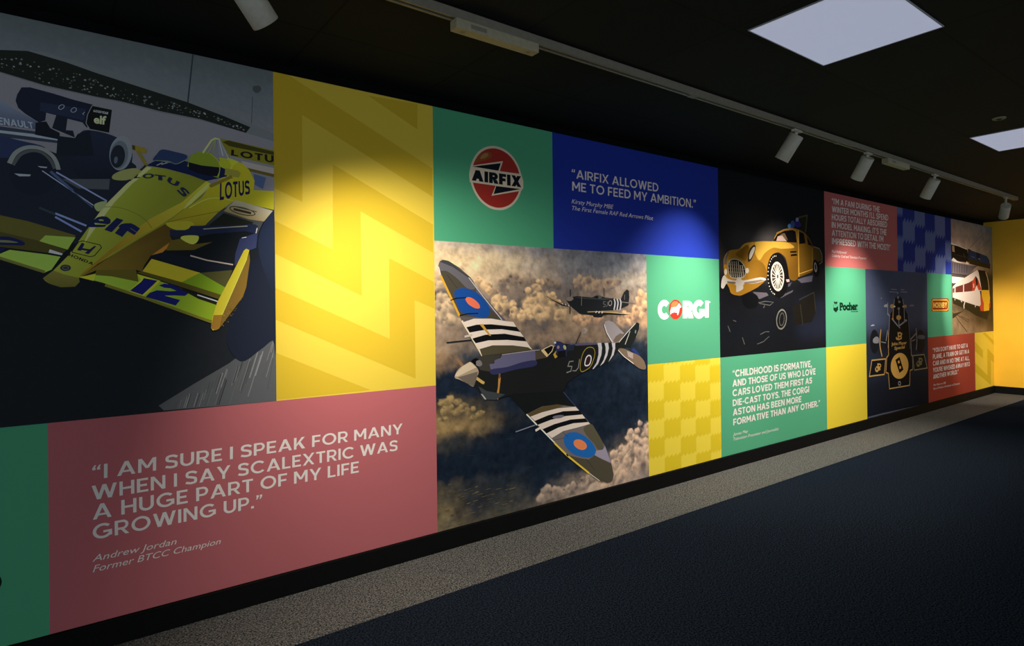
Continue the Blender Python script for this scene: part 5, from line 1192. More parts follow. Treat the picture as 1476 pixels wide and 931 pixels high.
   [2,'wing#1|fighter_aeroplane',[196,182,166],[193,1093,247,1102],12.6],
   [0,'wing#2|fighter_aeroplane',[24,27,27],[499,727,638,762,772,790,994,773,959,702,1067,592,886,625,769,625,644,590,537,689]],
   [0,'wing#2|fighter_aeroplane',[60,63,74],[627,753,772,766,988,759,960,722,803,740]],
   [0,'wing#2|fighter_aeroplane',[112,103,100],[644,592,769,626,886,626,1064,593,1196,463,1332,294,1392,163,1415,80,1402,38,1351,34,1278,60,1171,134,979,282,870,379,735,506]],
   [0,'wing#2|fighter_aeroplane',[88,74,46],[644,592,769,624,897,627,969,613,875,598,674,572]],
   [0,'wing#2|fighter_aeroplane',[226,206,190],[674,572,768,589,897,600,1059,594,1093,565,951,576,820,564,710,542]],
   [0,'wing#2|fighter_aeroplane',[18,18,20],[710,541,820,564,951,575,1095,564,1120,536,973,542,841,533,731,514]],
   [0,'wing#2|fighter_aeroplane',[226,206,190],[732,513,841,532,973,542,1121,535,1147,506,1017,514,873,501,772,481]],
   [0,'wing#2|fighter_aeroplane',[18,18,20],[773,480,873,500,1017,513,1150,505,1174,478,1039,487,905,475,803,450]],
   [0,'wing#2|fighter_aeroplane',[226,206,190],[804,449,905,474,1039,486,1175,477,1191,463,1084,454,949,446,850,414]],
   [1,'wing#2|fighter_aeroplane',[88,82,64],[1131,441,1202,461,1249,409,1314,314,1309,273,1270,272,1223,327,1165,382]],
   [0,'wing#2|fighter_aeroplane',[78,72,58],[990,282,1080,250,1173,223,1233,244,1293,211,1392,159,1415,80,1402,38,1351,34,1278,60,1171,134]],
   [0,'wing#2|fighter_aeroplane',[152,143,158],[1248,274,1309,270,1334,290,1389,167,1293,211,1227,247]],
   [1,'wing#2|fighter_aeroplane',[32,98,168],[952,397,976,425,1049,426,1118,400,1199,343,1241,285,1231,247,1173,238,1081,262,1013,297,963,350]],
   [1,'wing#2|fighter_aeroplane',[240,128,78],[1155,305,1141,298,1117,297,1091,305,1066,318,1047,335,1039,352,1042,365,1056,373,1079,373,1106,366,1131,353,1150,336,1159,319]],
   [2,'wing#2|fighter_aeroplane',[242,188,62],[870,380,979,282,1177,131],12.2],
   [2,'wing#2|fighter_aeroplane',[18,18,20],[973,291,990,274],9],
   [2,'wing#2|fighter_aeroplane',[240,226,206],[644,591,727,513],8.6],
   [2,'wing#2|fighter_aeroplane',[240,226,206],[758,486,871,382],8.7],
   [2,'wing#2|fighter_aeroplane',[220,210,190],[1177,131,1278,60],4.4],
   [2,'wing#2|fighter_aeroplane',[60,56,52],[943,441,992,400],2.7],
   [2,'wing#2|fighter_aeroplane',[48,44,40],[1150,233,1231,143],2.9],
   [2,'wing#2|fighter_aeroplane',[60,56,52],[860,397,953,401],2.5],
   [2,'wing#2|fighter_aeroplane',[124,128,142],[557,492,712,515],7.5],
   [2,'wing#2|fighter_aeroplane',[228,212,196],[714,479,758,494],15.8],
   [1,'wing#2|fighter_aeroplane',[112,108,118],[957,545,953,540,939,536,919,534,897,535,877,537,863,541,857,545,861,550,874,554,894,555,916,555,936,553,951,549]],
   [2,'wing#2|fighter_aeroplane',[62,72,112],[954,702,1020,634,1089,571],4.7],
   [0,'tail|fighter_aeroplane',[150,141,142],[1336,1133,1348,1156,1382,1163,1428,1150,1482,1110,1538,1068,1504,1023,1480,1007,1441,1002,1417,1009,1365,1076]],
   [0,'tail|fighter_aeroplane',[110,95,80],[1453,1049,1497,1069,1536,1062,1488,1012,1441,1005,1425,1020]],
   [2,'tail|fighter_aeroplane',[222,212,202],[1338,1136,1365,1076,1419,1007],7],
   [0,'tail|fighter_aeroplane',[29,33,32],[1476,1005,1560,1064,1635,1123,1676,1143,1701,1133,1696,1094,1657,1028,1607,968,1527,972]],
   [2,'tail|fighter_aeroplane',[202,196,186],[1484,1006,1569,1072,1660,1136],6],
   [2,'tail|fighter_aeroplane',[196,188,178],[1601,1082,1547,987],6.1],
   [0,'tail|fighter_aeroplane',[120,122,118],[1655,1089,1668,1083,1662,1061,1650,1067]],
   [0,'fighter_aeroplane',[29,31,30],[230,945,254,962,319,975,446,979,695,989,769,986,977,1019,1283,1011,1453,1002,1559,977,1480,944,1375,873,1220,835,1097,809,990,762,952,709,547,727,405,705,324,718,261,802,223,857]],
   [1,'tail|fighter_aeroplane',[122,102,82],[1476,953,1505,963,1554,952,1629,925,1696,899,1747,856,1768,808,1746,794,1686,810,1602,859,1520,908]],
   [0,'tail|fighter_aeroplane',[168,152,146],[1566,941,1630,919,1629,879,1578,899]],
   [2,'tail|fighter_aeroplane',[222,216,206],[1476,950,1536,901,1635,844],5.1],
   [0,'tail|fighter_aeroplane',[40,56,112],[1608,942,1638,963,1705,903,1679,905]],
   [0,'fighter_aeroplane',[62,58,50],[241,955,321,975,459,978,432,945,378,921,378,876,300,892,275,928]],
   [0,'fighter_aeroplane',[98,95,122],[459,970,569,978,719,986,725,900,567,882,384,867,365,922,402,925,405,944,446,954]],
   [1,'fighter_aeroplane',[50,51,86],[378,890,498,897,610,918,719,924,718,889,567,877,397,857]],
   [0,'fighter_aeroplane',[78,68,56],[719,979,756,985,807,963,818,937,725,928]],
   [2,'fighter_aeroplane',[190,172,172],[459,974,697,987,756,988],3.4],
   [1,'fighter_aeroplane',[128,120,120],[310,920,302,915,291,915,280,918,269,925,263,933,261,942,264,950,272,954,282,955,294,952,304,945,311,936,313,927]],
   [1,'fighter_aeroplane',[14,14,15],[291,953,292,945,287,937,278,930,265,926,253,925,242,929,235,935,234,943,239,951,248,958,261,962,273,963,284,959]],
   [1,'fighter_aeroplane',[120,112,112],[311,920,304,916,295,916,285,919,277,925,271,932,269,939,272,945,278,949,287,950,297,947,306,941,312,934,314,926]],
   [0,'fighter_aeroplane',[88,82,108],[974,1019,1269,1012,1270,1000,1075,1000]],
   [0,'propeller|fighter_aeroplane',[190,132,62],[430,837,449,836,439,777,427,706,409,709,426,779]],
   [2,'propeller|fighter_aeroplane',[120,84,50],[440,861,438,831],13.4],
   [0,'propeller|fighter_aeroplane',[200,162,92],[258,845,274,855,331,818,324,806,311,809]],
   [0,'propeller|fighter_aeroplane',[140,104,74],[133,964,146,970,185,931,166,921]],
   [0,'fighter_aeroplane',[60,65,68],[285,796,343,764,481,731,407,704,329,715]],
   [0,'fighter_aeroplane',[176,166,160],[300,752,313,748,342,714,329,715]],
   [1,'propeller|fighter_aeroplane',[166,146,122],[124,875,150,910,194,933,231,944,266,918,286,890,282,864,255,843,252,797,204,822,155,846,126,857]],
   [0,'propeller|fighter_aeroplane',[206,186,156],[124,868,132,885,175,922,231,944,272,909,212,890,143,866]],
   [0,'propeller|fighter_aeroplane',[108,97,85],[143,861,282,884,277,854,252,797,192,827]],
   [0,'canopy|fighter_aeroplane',[22,22,22],[767,984,804,998,865,1017,877,1002,857,970,813,940,796,958]],
   [2,'canopy|fighter_aeroplane',[218,198,156],[770,983,804,997,855,1013,873,1006,859,975,815,942],5.8],
   [0,'canopy|fighter_aeroplane',[226,192,134],[767,983,789,992,824,957,813,940]],
   [1,'canopy|fighter_aeroplane',[45,50,88],[879,1026,900,1037,941,1030,979,1006,987,966,975,926,918,935,897,968,891,1004]],
   [1,'canopy|fighter_aeroplane',[176,176,116],[981,997,983,990,982,984,979,980,974,979,968,981,962,986,958,992,956,999,957,1005,960,1008,965,1010,971,1008,977,1003]],
   [1,'canopy|fighter_aeroplane',[196,206,222],[895,1029,894,1026,892,1023,888,1022,883,1022,880,1024,877,1026,876,1029,877,1033,880,1035,884,1036,888,1036,892,1034,894,1032]],
   [1,'canopy|fighter_aeroplane',[150,120,130],[924,998,922,993,919,989,915,987,910,987,905,989,902,994,902,999,903,1003,906,1007,910,1009,915,1009,920,1007,923,1003]],
   [0,'canopy|fighter_aeroplane',[22,22,24],[906,972,978,974,977,926,911,930]],
   [0,'canopy|fighter_aeroplane',[194,152,62],[869,953,896,978,890,953,906,937,884,926]],
   [0,'canopy|fighter_aeroplane',[38,44,58],[988,1004,1061,1011,1047,972,990,967]],
   [2,'canopy|fighter_aeroplane',[62,66,92],[989,1004,1061,1010],3.2],
   [2,'fighter_aeroplane',[20,22,28],[1117,1090,1068,1012],5.5],
   [2,'fighter_aeroplane',[126,126,122],[1046,899,1009,898,995,868,1031,865,1021,834,982,827],7.3],
   [2,'fighter_aeroplane',[126,126,122],[1102,910,1088,852,1066,833,1036,836],7.3],
   [7,'fighter_aeroplane',[152,130,42],[1132,945,1163,976,1200,985,1234,973,1245,940,1228,892,1197,850,1145,827,1115,826,1105,851,1113,898],5.8],
   [1,'fighter_aeroplane',[58,30,34],[1161,880,1169,909,1185,921,1199,910,1194,883,1175,868]],
   [7,'fighter_aeroplane',[218,208,206],[1149,875,1161,912,1184,929,1206,920,1206,893,1190,867,1160,861],8.9],
   [0,'fighter_aeroplane',[190,185,190],[1269,1010,1307,1010,1314,974,1306,925,1274,867,1227,832,1220,836,1258,874,1279,932,1280,976]],
   [0,'fighter_aeroplane',[190,185,190],[1338,1007,1374,1007,1381,971,1364,917,1328,869,1292,850,1328,891,1349,940,1349,978]],
   [0,'fighter_aeroplane',[190,185,190],[1409,1004,1445,1003,1444,963,1427,919,1375,872,1407,920,1420,964]],
  ]),
 dict(name='logo_panel',cat='wall panel',gain=1,rect=[3.49,4.393,0.938,1.754],base=(88,171,129),
  label='bright green panel with white lettering and a red disc showing a dog',
  shapes=[
   [10,'logo_lettering',[250,240,240],[119,334,256,331,260,478,123,479],'C',0.31,0,0],
   [10,'logo_lettering',[250,240,240],[417,336,549,334,553,471,421,472],'R',0.31,0,0],
   [10,'logo_lettering',[250,240,240],[540,332,698,329,703,477,544,478],'G',0.31,0,0],
   [10,'logo_lettering',[250,240,240],[703,335,752,335,756,473,707,472],'I',1,0,0],
   [1,'logo_disc',[214,60,44],[413,404,404,371,380,345,347,331,310,332,279,347,257,374,250,407,259,439,282,465,314,480,351,480,383,465,405,438]],
   [1,'logo_disc',[236,132,78],[273,428,288,456,322,470,356,465,361,452,332,429,281,422]],
   [0,'logo_dog',[250,240,240],[268,366,265,389,278,421,338,427,356,438,373,455,387,443,402,429,401,422,381,415,374,387,359,360,348,364,351,379,325,382,308,384,298,377,287,382,280,372]],
   [1,'logo_lettering',[250,240,240],[777,462,776,458,774,456,771,454,768,454,765,456,763,458,762,462,763,465,765,468,768,469,772,469,775,467,777,465]],
  ]),
 dict(name='pattern_panel',cat='wall panel',gain=1,rect=[3.49,4.393,0.1116,0.938],base=(248,220,72),
  label='yellow panel with a jagged chequer pattern below the dog logo',
  shapes=[
   [0,'chequer_pattern',[232,202,44],[0,825,36,826,45,825,45,825,81,826,90,825,90,825,126,826,135,825,135,825,171,826,180,825,180,685,171,707,135,685,135,685,126,707,90,685,90,685,81,707,45,685,45,685,36,707,0,685]],
   [0,'chequer_pattern',[232,202,44],[0,539,36,561,45,539,45,539,81,561,90,539,90,539,126,561,135,539,135,539,171,561,180,539,180,400,171,422,135,400,135,400,126,422,90,400,90,400,81,422,45,400,45,400,36,422,0,400]],
   [0,'chequer_pattern',[232,202,44],[0,260,36,282,45,260,45,260,81,282,90,260,90,260,126,282,135,260,135,260,171,282,180,260,180,120,171,142,135,120,135,120,126,142,90,120,90,120,81,142,45,120,45,120,36,142,0,120]],
   [0,'chequer_pattern',[232,202,44],[180,826,220,826,229,826,229,826,269,826,278,826,278,826,318,826,327,826,327,826,367,826,376,826,376,808,367,830,327,808,327,808,318,830,278,808,278,808,269,830,229,808,229,808,220,830,180,808]],
   [0,'chequer_pattern',[232,202,44],[180,668,220,690,229,668,229,668,269,690,278,668,278,668,318,690,327,668,327,668,367,690,376,668,376,522,367,544,327,522,327,522,318,544,278,522,278,522,269,544,229,522,229,522,220,544,180,522]],
   [0,'chequer_pattern',[232,202,44],[180,383,220,405,229,383,229,383,269,405,278,383,278,383,318,405,327,383,327,383,367,405,376,383,376,243,367,265,327,243,327,243,318,265,278,243,278,243,269,265,229,243,229,243,220,265,180,243]],
   [0,'chequer_pattern',[232,202,44],[180,103,220,125,229,103,229,103,269,125,278,103,278,103,318,125,327,103,327,103,367,125,376,103,376,0,367,0,327,0,327,0,318,0,278,0,278,0,269,0,229,0,229,0,220,0,180,0]],
   [0,'chequer_pattern',[232,202,44],[376,791,414,813,424,791,424,791,462,813,471,791,471,791,509,813,519,791,519,791,557,813,566,791,566,651,557,673,519,651,519,651,509,673,471,651,471,651,462,673,424,651,424,651,414,673,376,651]],
   [0,'chequer_pattern',[232,202,44],[376,505,414,527,424,505,424,505,462,527,471,505,471,505,509,527,519,505,519,505,557,527,566,505,566,366,557,388,519,366,519,366,509,388,471,366,471,366,462,388,424,366,424,366,414,388,376,366]],
   [0,'chequer_pattern',[232,202,44],[376,226,414,248,424,226,424,226,462,248,471,226,471,226,509,248,519,226,519,226,557,248,566,226,566,87,557,109,519,87,519,87,509,109,471,87,471,87,462,109,424,87,424,87,414,109,376,87]],
   [0,'chequer_pattern',[232,202,44],[566,826,605,826,615,826,615,826,653,826,663,826,663,826,701,826,711,826,711,826,750,826,759,826,759,774,750,796,711,774,711,774,701,796,663,774,663,774,653,796,615,774,615,774,605,796,566,774]],
   [0,'chequer_pattern',[232,202,44],[566,634,605,656,615,634,615,634,653,656,663,634,663,634,701,656,711,634,711,634,750,656,759,634,759,488,750,510,711,488,711,488,701,510,663,488,663,488,653,510,615,488,615,488,605,510,566,488]],
   [0,'chequer_pattern',[232,202,44],[566,349,605,371,615,349,615,349,653,371,663,349,663,349,701,371,711,349,711,349,750,371,759,349,759,209,750,231,711,209,711,209,701,231,663,209,663,209,653,231,615,209,615,209,605,231,566,209]],
   [0,'chequer_pattern',[232,202,44],[566,70,605,92,615,70,615,70,653,92,663,70,663,70,701,92,711,70,711,70,750,92,759,70,759,0,750,0,711,0,711,0,701,0,663,0,663,0,653,0,615,0,615,0,605,0,566,0]],
   [0,'chequer_pattern',[232,202,44],[759,757,788,779,795,757,795,757,824,779,831,757,831,757,860,779,868,757,868,757,896,779,904,757,904,617,896,639,868,617,868,617,860,639,831,617,831,617,824,639,795,617,795,617,788,639,759,617]],
   [0,'chequer_pattern',[232,202,44],[759,471,788,493,795,471,795,471,824,493,831,471,831,471,860,493,868,471,868,471,896,493,904,471,904,332,896,354,868,332,868,332,860,354,831,332,831,332,824,354,795,332,795,332,788,354,759,332]],
   [0,'chequer_pattern',[232,202,44],[759,192,788,214,795,192,795,192,824,214,831,192,831,192,860,214,868,192,868,192,896,214,904,192,904,53,896,75,868,53,868,53,860,75,831,53,831,53,824,75,795,53,795,53,788,75,759,53]],
  ]),
 dict(name='photo_panel',cat='wall panel',gain=0.85,bgain=2.2,rect=[4.393,6.185,0.938,2.512],base=(14,16,20),
  label='photo panel of a gold model sports car reflected on black',
  shapes=[
   [20,'background',[[(17,19,22),(17,19,22),(17,19,22),(17,19,22),(17,19,22),(17,19,22)],[(17,19,22),(17,19,22),(17,19,22),(17,19,22),(17,19,22),(17,19,22)],[(17,19,22),(30,28,28),(30,28,28),(17,19,22),(17,19,22),(17,19,22)],[(30,28,28),(46,43,42),(58,54,53),(30,28,28),(17,19,22),(17,19,22)],[(30,28,28),(50,47,46),(52,49,48),(30,28,28),(17,19,22),(17,19,22)],[(12,13,16),(12,13,16),(12,13,16),(12,13,16),(12,13,16),(12,13,16)],[(12,13,17),(12,13,17),(12,13,17),(12,13,17),(18,21,30),(18,21,30)],[(12,14,18),(12,14,18),(12,14,18),(12,14,18),(20,23,34),(20,23,34)],[(14,15,18),(14,15,18),(14,15,18),(14,15,18),(14,15,18),(14,15,18)]],[60,60],0.01,0.1,10,5],
   [0,'car_reflection',[30,27,22],[1143,407,1318,465,1562,545,1602,363,1512,262,1185,238]],
   [2,'car_reflection',[52,48,40],[1298,436,1340,236],15.5],
   [2,'car_reflection',[62,58,48],[1280,480,1562,552,1593,363],8.4],
   [1,'car_reflection',[24,24,24],[1068,286,1047,238,1007,201,958,183,908,187,868,212,846,253,844,301,864,349,903,385,951,405,1001,402,1042,378,1066,336]],
   [7,'car_reflection',[120,118,112],[1042,293,1026,255,997,227,960,212,923,215,894,234,877,266,876,304,892,341,920,370,957,385,994,383,1024,364,1041,332],15.6],
   [7,'car_reflection',[84,82,78],[1004,296,995,271,980,252,962,242,944,244,930,256,923,276,924,301,933,325,948,345,966,355,984,354,997,342,1005,321],11.8],
   [0,'car_reflection',[98,90,97],[490,550,715,543,746,520,595,485]],
   [0,'car_reflection',[86,80,88],[943,493,989,528,1177,573,1157,552]],
   [0,'car_reflection',[80,76,86],[1001,610,1151,646,1112,607,1019,589]],
   [2,'car_reflection',[96,94,88],[577,453,696,466,826,457,764,429,594,448],7.2],
   [2,'car_reflection',[96,94,88],[678,429,660,406],10.2],
   [2,'car_reflection',[96,94,88],[115,261,144,210],9.5],
   [2,'car_reflection',[96,94,88],[192,305,237,295],6.4],
   [2,'car_reflection',[96,94,88],[323,156,356,94],10],
   [2,'car_reflection',[96,94,88],[550,88,651,106,746,149],7.3],
   [2,'car_reflection',[96,94,88],[602,172,688,193,748,191],6.7],
   [1,'car_reflection',[14,15,18],[321,493,385,529,498,539,579,494,543,412,381,413]],
   [0,'car_reflection',[92,88,100],[1247,673,1365,695,1547,720,1525,658,1324,640]],
   [2,'gold_sports_car',[84,78,50],[1286,1264,1449,1298,1415,1136],20.4],
   [0,'gold_sports_car',[40,38,28],[1325,1268,1429,1288,1396,1145,1341,1151]],
   [1,'roof_figure|gold_sports_car',[96,140,190],[1149,1175,1146,1165,1137,1157,1125,1152,1111,1151,1100,1154,1091,1161,1089,1170,1092,1180,1101,1188,1113,1193,1126,1194,1138,1191,1146,1184]],
   [1,'roof_figure|gold_sports_car',[60,92,150],[1216,1196,1212,1181,1201,1168,1185,1160,1168,1158,1153,1164,1143,1176,1140,1191,1144,1206,1155,1219,1171,1227,1187,1229,1203,1223,1213,1212]],
   [1,'roof_figure|gold_sports_car',[52,50,130],[1315,1209,1310,1193,1295,1180,1275,1171,1252,1170,1232,1175,1219,1186,1214,1201,1220,1217,1234,1231,1254,1239,1277,1241,1297,1236,1311,1224]],
   [1,'roof_figure|gold_sports_car',[150,150,190],[1289,1247,1286,1238,1278,1230,1267,1226,1255,1225,1244,1228,1237,1234,1235,1242,1238,1251,1246,1259,1256,1263,1269,1264,1279,1261,1287,1255]],
   [1,'roof_figure|gold_sports_car',[70,50,110],[1331,1200,1328,1191,1321,1182,1312,1178,1301,1177,1292,1180,1286,1187,1284,1197,1286,1206,1293,1215,1302,1220,1313,1220,1322,1217,1328,1210]],
   [1,'gold_sports_car',[186,132,38],[63,784,75,836,106,872,163,899,286,916,342,950,414,977,560,995,695,1006,827,1015,856,1050,907,1092,1017,1132,1167,1156,1282,1151,1380,1134,1478,1085,1567,1002,1650,998,1698,978,1731,935,1737,868,1656,859,1571,815,1538,758,1406,724,1267,691,1247,675,1189,660,1110,679,1080,783,1046,864,974,904,902,915,813,887,767,824,738,725,684,650,616,611,548,583,385,536,290,516,175,531,139,578,82,655],[[112,76,22],[609,961],[928,597]]],
   [1,'gold_sports_car',[222,172,66],[560,993,834,1011,1088,1015,1199,974,975,952,832,954,692,900,606,832,541,884,534,948]],
   [1,'gold_sports_car',[120,82,22],[441,807,556,830,672,798,720,706,650,649,549,610,452,645,407,734],[[176,124,36],[687,742],[455,735]]],
   [1,'gold_sports_car',[150,102,28],[341,928,413,968,444,934,393,823,315,838,238,870]],
   [1,'gold_sports_car',[214,160,56],[342,950,414,977,527,985,461,935,413,959,317,918]],
   [0,'gold_sports_car',[136,96,26],[1278,1013,1416,1018,1557,997,1541,758,1275,696],[[104,74,22],[1316,1000],[1466,726]]],
   [0,'gold_sports_car',[92,68,32],[1567,1002,1682,990,1722,940,1737,868,1656,859,1561,810]],
   [2,'gold_sports_car',[200,150,60],[1278,1147,1278,1018,1279,701],19.5],
   [2,'gold_sports_car',[210,160,70],[1280,726,1541,778],8.4],
   [2,'gold_sports_car',[150,120,60],[1536,992,1541,778],12.4],
   [2,'gold_sports_car',[130,126,112],[1567,1002,1682,987,1731,935,1732,857,1676,834],9.7],
   [0,'car_glass|gold_sports_car',[18,16,15],[834,1016,907,1084,1035,1122,1176,1139,1227,1128,1249,1024,1088,1019]],
   [0,'car_glass|gold_sports_car',[206,172,156],[884,1019,910,1061,988,1076,1073,1025]],
   [0,'car_glass|gold_sports_car',[120,96,70],[910,1061,998,1098,1035,1100,1088,1036,1051,1044,988,1076]],
   [0,'car_glass|gold_sports_car',[20,18,18],[1293,1133,1379,1119,1412,1028,1293,1013]],
   [0,'car_glass|gold_sports_car',[30,28,26],[1442,1093,1547,1005,1456,1016]],
   [2,'gold_sports_car',[170,130,64],[890,1090,1017,1131,1167,1154,1243,1134,1268,1019],9.7],
   [2,'gold_sports_car',[120,105,66],[1403,1126,1446,1018],13.7],
   [2,'car_glass|gold_sports_car',[22,16,10],[1126,929,1240,937],15.8],
   [2,'car_glass|gold_sports_car',[22,16,10],[1136,898,1247,908],17.7],
   [0,'chrome_trim|gold_sports_car',[116,104,92],[63,775,75,828,125,882,148,890,113,829,103,777]],
   [1,'chrome_trim|gold_sports_car',[60,46,28],[422,815,430,888,477,944,535,964,545,930,511,874,465,822]],
   [1,'chrome_trim|gold_sports_car',[222,208,188],[442,839,453,889,493,932,529,947,532,925,501,878,466,840]],
   [1,'chrome_trim|gold_sports_car',[26,21,16],[127,778,161,816,237,827,314,811,368,769,385,715,341,674,202,665,142,691]],
   [7,'chrome_trim|gold_sports_car',[196,178,150],[127,778,161,816,237,827,314,811,368,769,385,715,341,674,202,665,142,691],10.7],
   [2,'chrome_trim|gold_sports_car',[206,190,164],[153,805,169,670],10.6],
   [2,'chrome_trim|gold_sports_car',[206,190,164],[183,806,199,671],10.7],
   [2,'chrome_trim|gold_sports_car',[206,190,164],[214,807,230,671],10.7],
   [2,'chrome_trim|gold_sports_car',[206,190,164],[244,808,260,672],10.8],
   [2,'chrome_trim|gold_sports_car',[206,190,164],[275,810,291,673],10.9],
   [2,'chrome_trim|gold_sports_car',[206,190,164],[305,775,323,674],10.9],
   [2,'chrome_trim|gold_sports_car',[206,190,164],[337,776,354,674],11],
   [2,'chrome_trim|gold_sports_car',[150,136,112],[133,778,376,774],4.5],
   [2,'chrome_trim|gold_sports_car',[150,136,112],[132,747,375,743],4.5],
   [2,'chrome_trim|gold_sports_car',[150,136,112],[131,717,374,712],4.5],
   [2,'chrome_trim|gold_sports_car',[150,136,112],[130,691,373,685],4.5],
   [1,'chrome_trim|gold_sports_car',[210,196,180],[24,587,38,656,75,685,119,658,232,643,256,670,310,671,349,647,618,680,702,657,517,623,359,617,342,574,268,548,237,553,231,608,110,619,57,575]],
   [0,'chrome_trim|gold_sports_car',[120,104,90],[111,636,232,632,231,615,111,623]],
   [0,'chrome_trim|gold_sports_car',[140,122,104],[359,631,617,660,693,654,517,625,363,619]],
   [1,'chrome_trim|gold_sports_car',[230,216,190],[112,715,109,703,103,694,95,689,86,689,77,693,72,702,70,713,73,725,79,734,87,739,96,740,104,735,110,726]],
   [1,'chrome_trim|gold_sports_car',[226,210,190],[435,735,432,725,424,716,412,711,399,711,388,715,380,723,378,733,381,743,389,752,401,757,414,757,425,753,433,745]],
   [1,'wheel#1|gold_sports_car',[15,14,14],[1093,718,1083,626,1038,550,966,506,884,503,807,540,750,608,724,695,733,784,775,858,844,903,925,910,1004,877,1064,808]],
   [1,'wheel#1|gold_sports_car',[206,196,180],[883,881,882,878,880,876,877,874,874,874,871,875,869,878,869,880,870,883,872,886,874,887,878,887,880,886,882,884]],
   [1,'wheel#1|gold_sports_car',[206,196,180],[856,878,855,875,853,872,850,871,847,871,844,872,843,874,842,877,843,880,845,882,848,884,851,884,854,883,856,881]],
   [1,'wheel#1|gold_sports_car',[206,196,180],[830,867,830,865,828,862,825,861,822,861,819,862,817,864,816,867,817,870,819,872,822,873,825,874,828,872,830,870]],
   [1,'wheel#1|gold_sports_car',[206,196,180],[807,850,806,848,804,845,801,844,798,844,795,845,793,847,793,850,794,853,796,855,798,857,802,857,804,856,806,853]],
   [1,'wheel#1|gold_sports_car',[206,196,180],[786,828,785,825,783,822,781,821,777,821,775,822,773,824,772,827,773,830,775,832,778,834,781,834,784,833,786,830]],
   [1,'wheel#1|gold_sports_car',[206,196,180],[769,800,768,797,766,795,764,793,760,793,758,794,756,797,755,799,756,802,758,805,761,806,764,806,767,805,768,803]],
   [1,'wheel#1|gold_sports_car',[206,196,180],[756,768,756,766,754,763,751,762,748,762,745,763,743,765,742,768,743,771,745,773,748,775,751,775,754,773,756,771]],
   [1,'wheel#1|gold_sports_car',[206,196,180],[748,734,747,732,745,729,743,728,740,728,737,729,735,731,734,734,735,737,737,739,740,741,743,741,746,739,748,737]],
   [1,'wheel#1|gold_sports_car',[206,196,180],[745,699,744,696,742,694,739,693,736,693,734,694,732,696,731,699,732,702,734,704,737,705,740,705,743,704,744,702]],
   [1,'wheel#1|gold_sports_car',[206,196,180],[747,664,746,661,744,659,741,658,738,658,736,659,734,661,733,664,734,667,736,669,739,671,742,671,744,669,746,667]],
   [1,'wheel#1|gold_sports_car',[206,196,180],[754,631,753,628,751,626,748,625,745,625,742,626,741,628,740,631,741,634,743,636,745,637,749,637,751,636,753,634]],
   [1,'wheel#1|gold_sports_car',[206,196,180],[765,601,765,598,763,596,760,594,757,594,754,596,752,598,752,601,752,603,754,606,757,607,760,607,763,606,765,604]],
   [1,'wheel#1|gold_sports_car',[206,196,180],[781,575,781,572,779,570,776,568,773,568,770,569,768,572,768,575,768,577,770,580,773,581,776,581,779,580,781,578]],
   [1,'wheel#1|gold_sports_car',[206,196,180],[801,554,801,551,799,549,796,547,793,547,790,549,788,551,787,554,788,557,790,559,793,560,796,560,799,559,801,557]],
   [1,'wheel#1|gold_sports_car',[206,196,180],[824,539,824,536,822,534,819,533,816,533,813,534,811,536,810,539,811,542,813,544,816,546,819,546,822,544,824,542]],
   [1,'wheel#1|gold_sports_car',[206,196,180],[850,531,849,528,847,526,844,525,841,525,838,526,836,528,836,531,836,534,838,536,841,538,844,538,847,537,849,534]],
   [1,'wheel#1|gold_sports_car',[205,194,180],[1011,700,1003,640,974,591,930,563,879,561,831,586,797,631,782,688,789,746,817,794,861,823,912,826,960,803,995,758]],
   [1,'wheel#1|gold_sports_car',[60,52,44],[989,699,983,647,960,606,923,582,882,580,844,601,815,640,803,689,809,739,832,780,867,805,908,808,947,788,976,749]],
   [2,'wheel#1|gold_sports_car',[212,200,184],[924,694,992,665],8.2],
   [2,'wheel#1|gold_sports_car',[212,200,184],[922,684,976,625],10.6],
   [2,'wheel#1|gold_sports_car',[212,200,184],[917,675,951,594],12.1],
   [2,'wheel#1|gold_sports_car',[212,200,184],[910,668,918,575],12.6],
   [2,'wheel#1|gold_sports_car',[212,200,184],[902,664,884,570],12.3],
   [2,'wheel#1|gold_sports_car',[212,200,184],[893,664,851,581],11.3],
   [2,'wheel#1|gold_sports_car',[212,200,184],[885,667,823,604],9.7],
   [2,'wheel#1|gold_sports_car',[212,200,184],[879,674,804,638],7.7],
   [2,'wheel#1|gold_sports_car',[212,200,184],[875,683,796,679],6.6],
   [2,'wheel#1|gold_sports_car',[212,200,184],[874,693,800,722],7.8],
   [2,'wheel#1|gold_sports_car',[212,200,184],[876,704,815,761],10],
   [2,'wheel#1|gold_sports_car',[212,200,184],[880,713,840,792],11.7],
   [2,'wheel#1|gold_sports_car',[212,200,184],[887,720,872,812],12.4],
   [2,'wheel#1|gold_sports_car',[212,200,184],[895,724,906,817],12.4],
   [2,'wheel#1|gold_sports_car',[212,200,184],[904,724,940,808],11.7],
   [2,'wheel#1|gold_sports_car',[212,200,184],[912,720,968,784],10.2],
   [2,'wheel#1|gold_sports_car',[212,200,184],[919,714,988,750],8.1],
   [2,'wheel#1|gold_sports_car',[212,200,184],[923,705,996,708],6.7],
   [1,'wheel#1|gold_sports_car',[214,202,186],[935,695,930,676,920,661,905,653,889,653,875,661,866,675,863,693,867,711,877,726,892,734,908,735,922,727,932,713]],
   [1,'wheel#1|gold_sports_car',[90,80,70],[915,694,913,686,908,679,902,675,895,675,888,679,884,685,883,693,884,702,889,708,896,712,903,712,909,709,913,702]],
   [1,'wheel#2|gold_sports_car',[16,15,16],[1666,794,1667,756,1655,725,1632,707,1605,704,1577,719,1554,747,1542,783,1541,821,1553,852,1575,870,1602,873,1630,859,1653,830]],
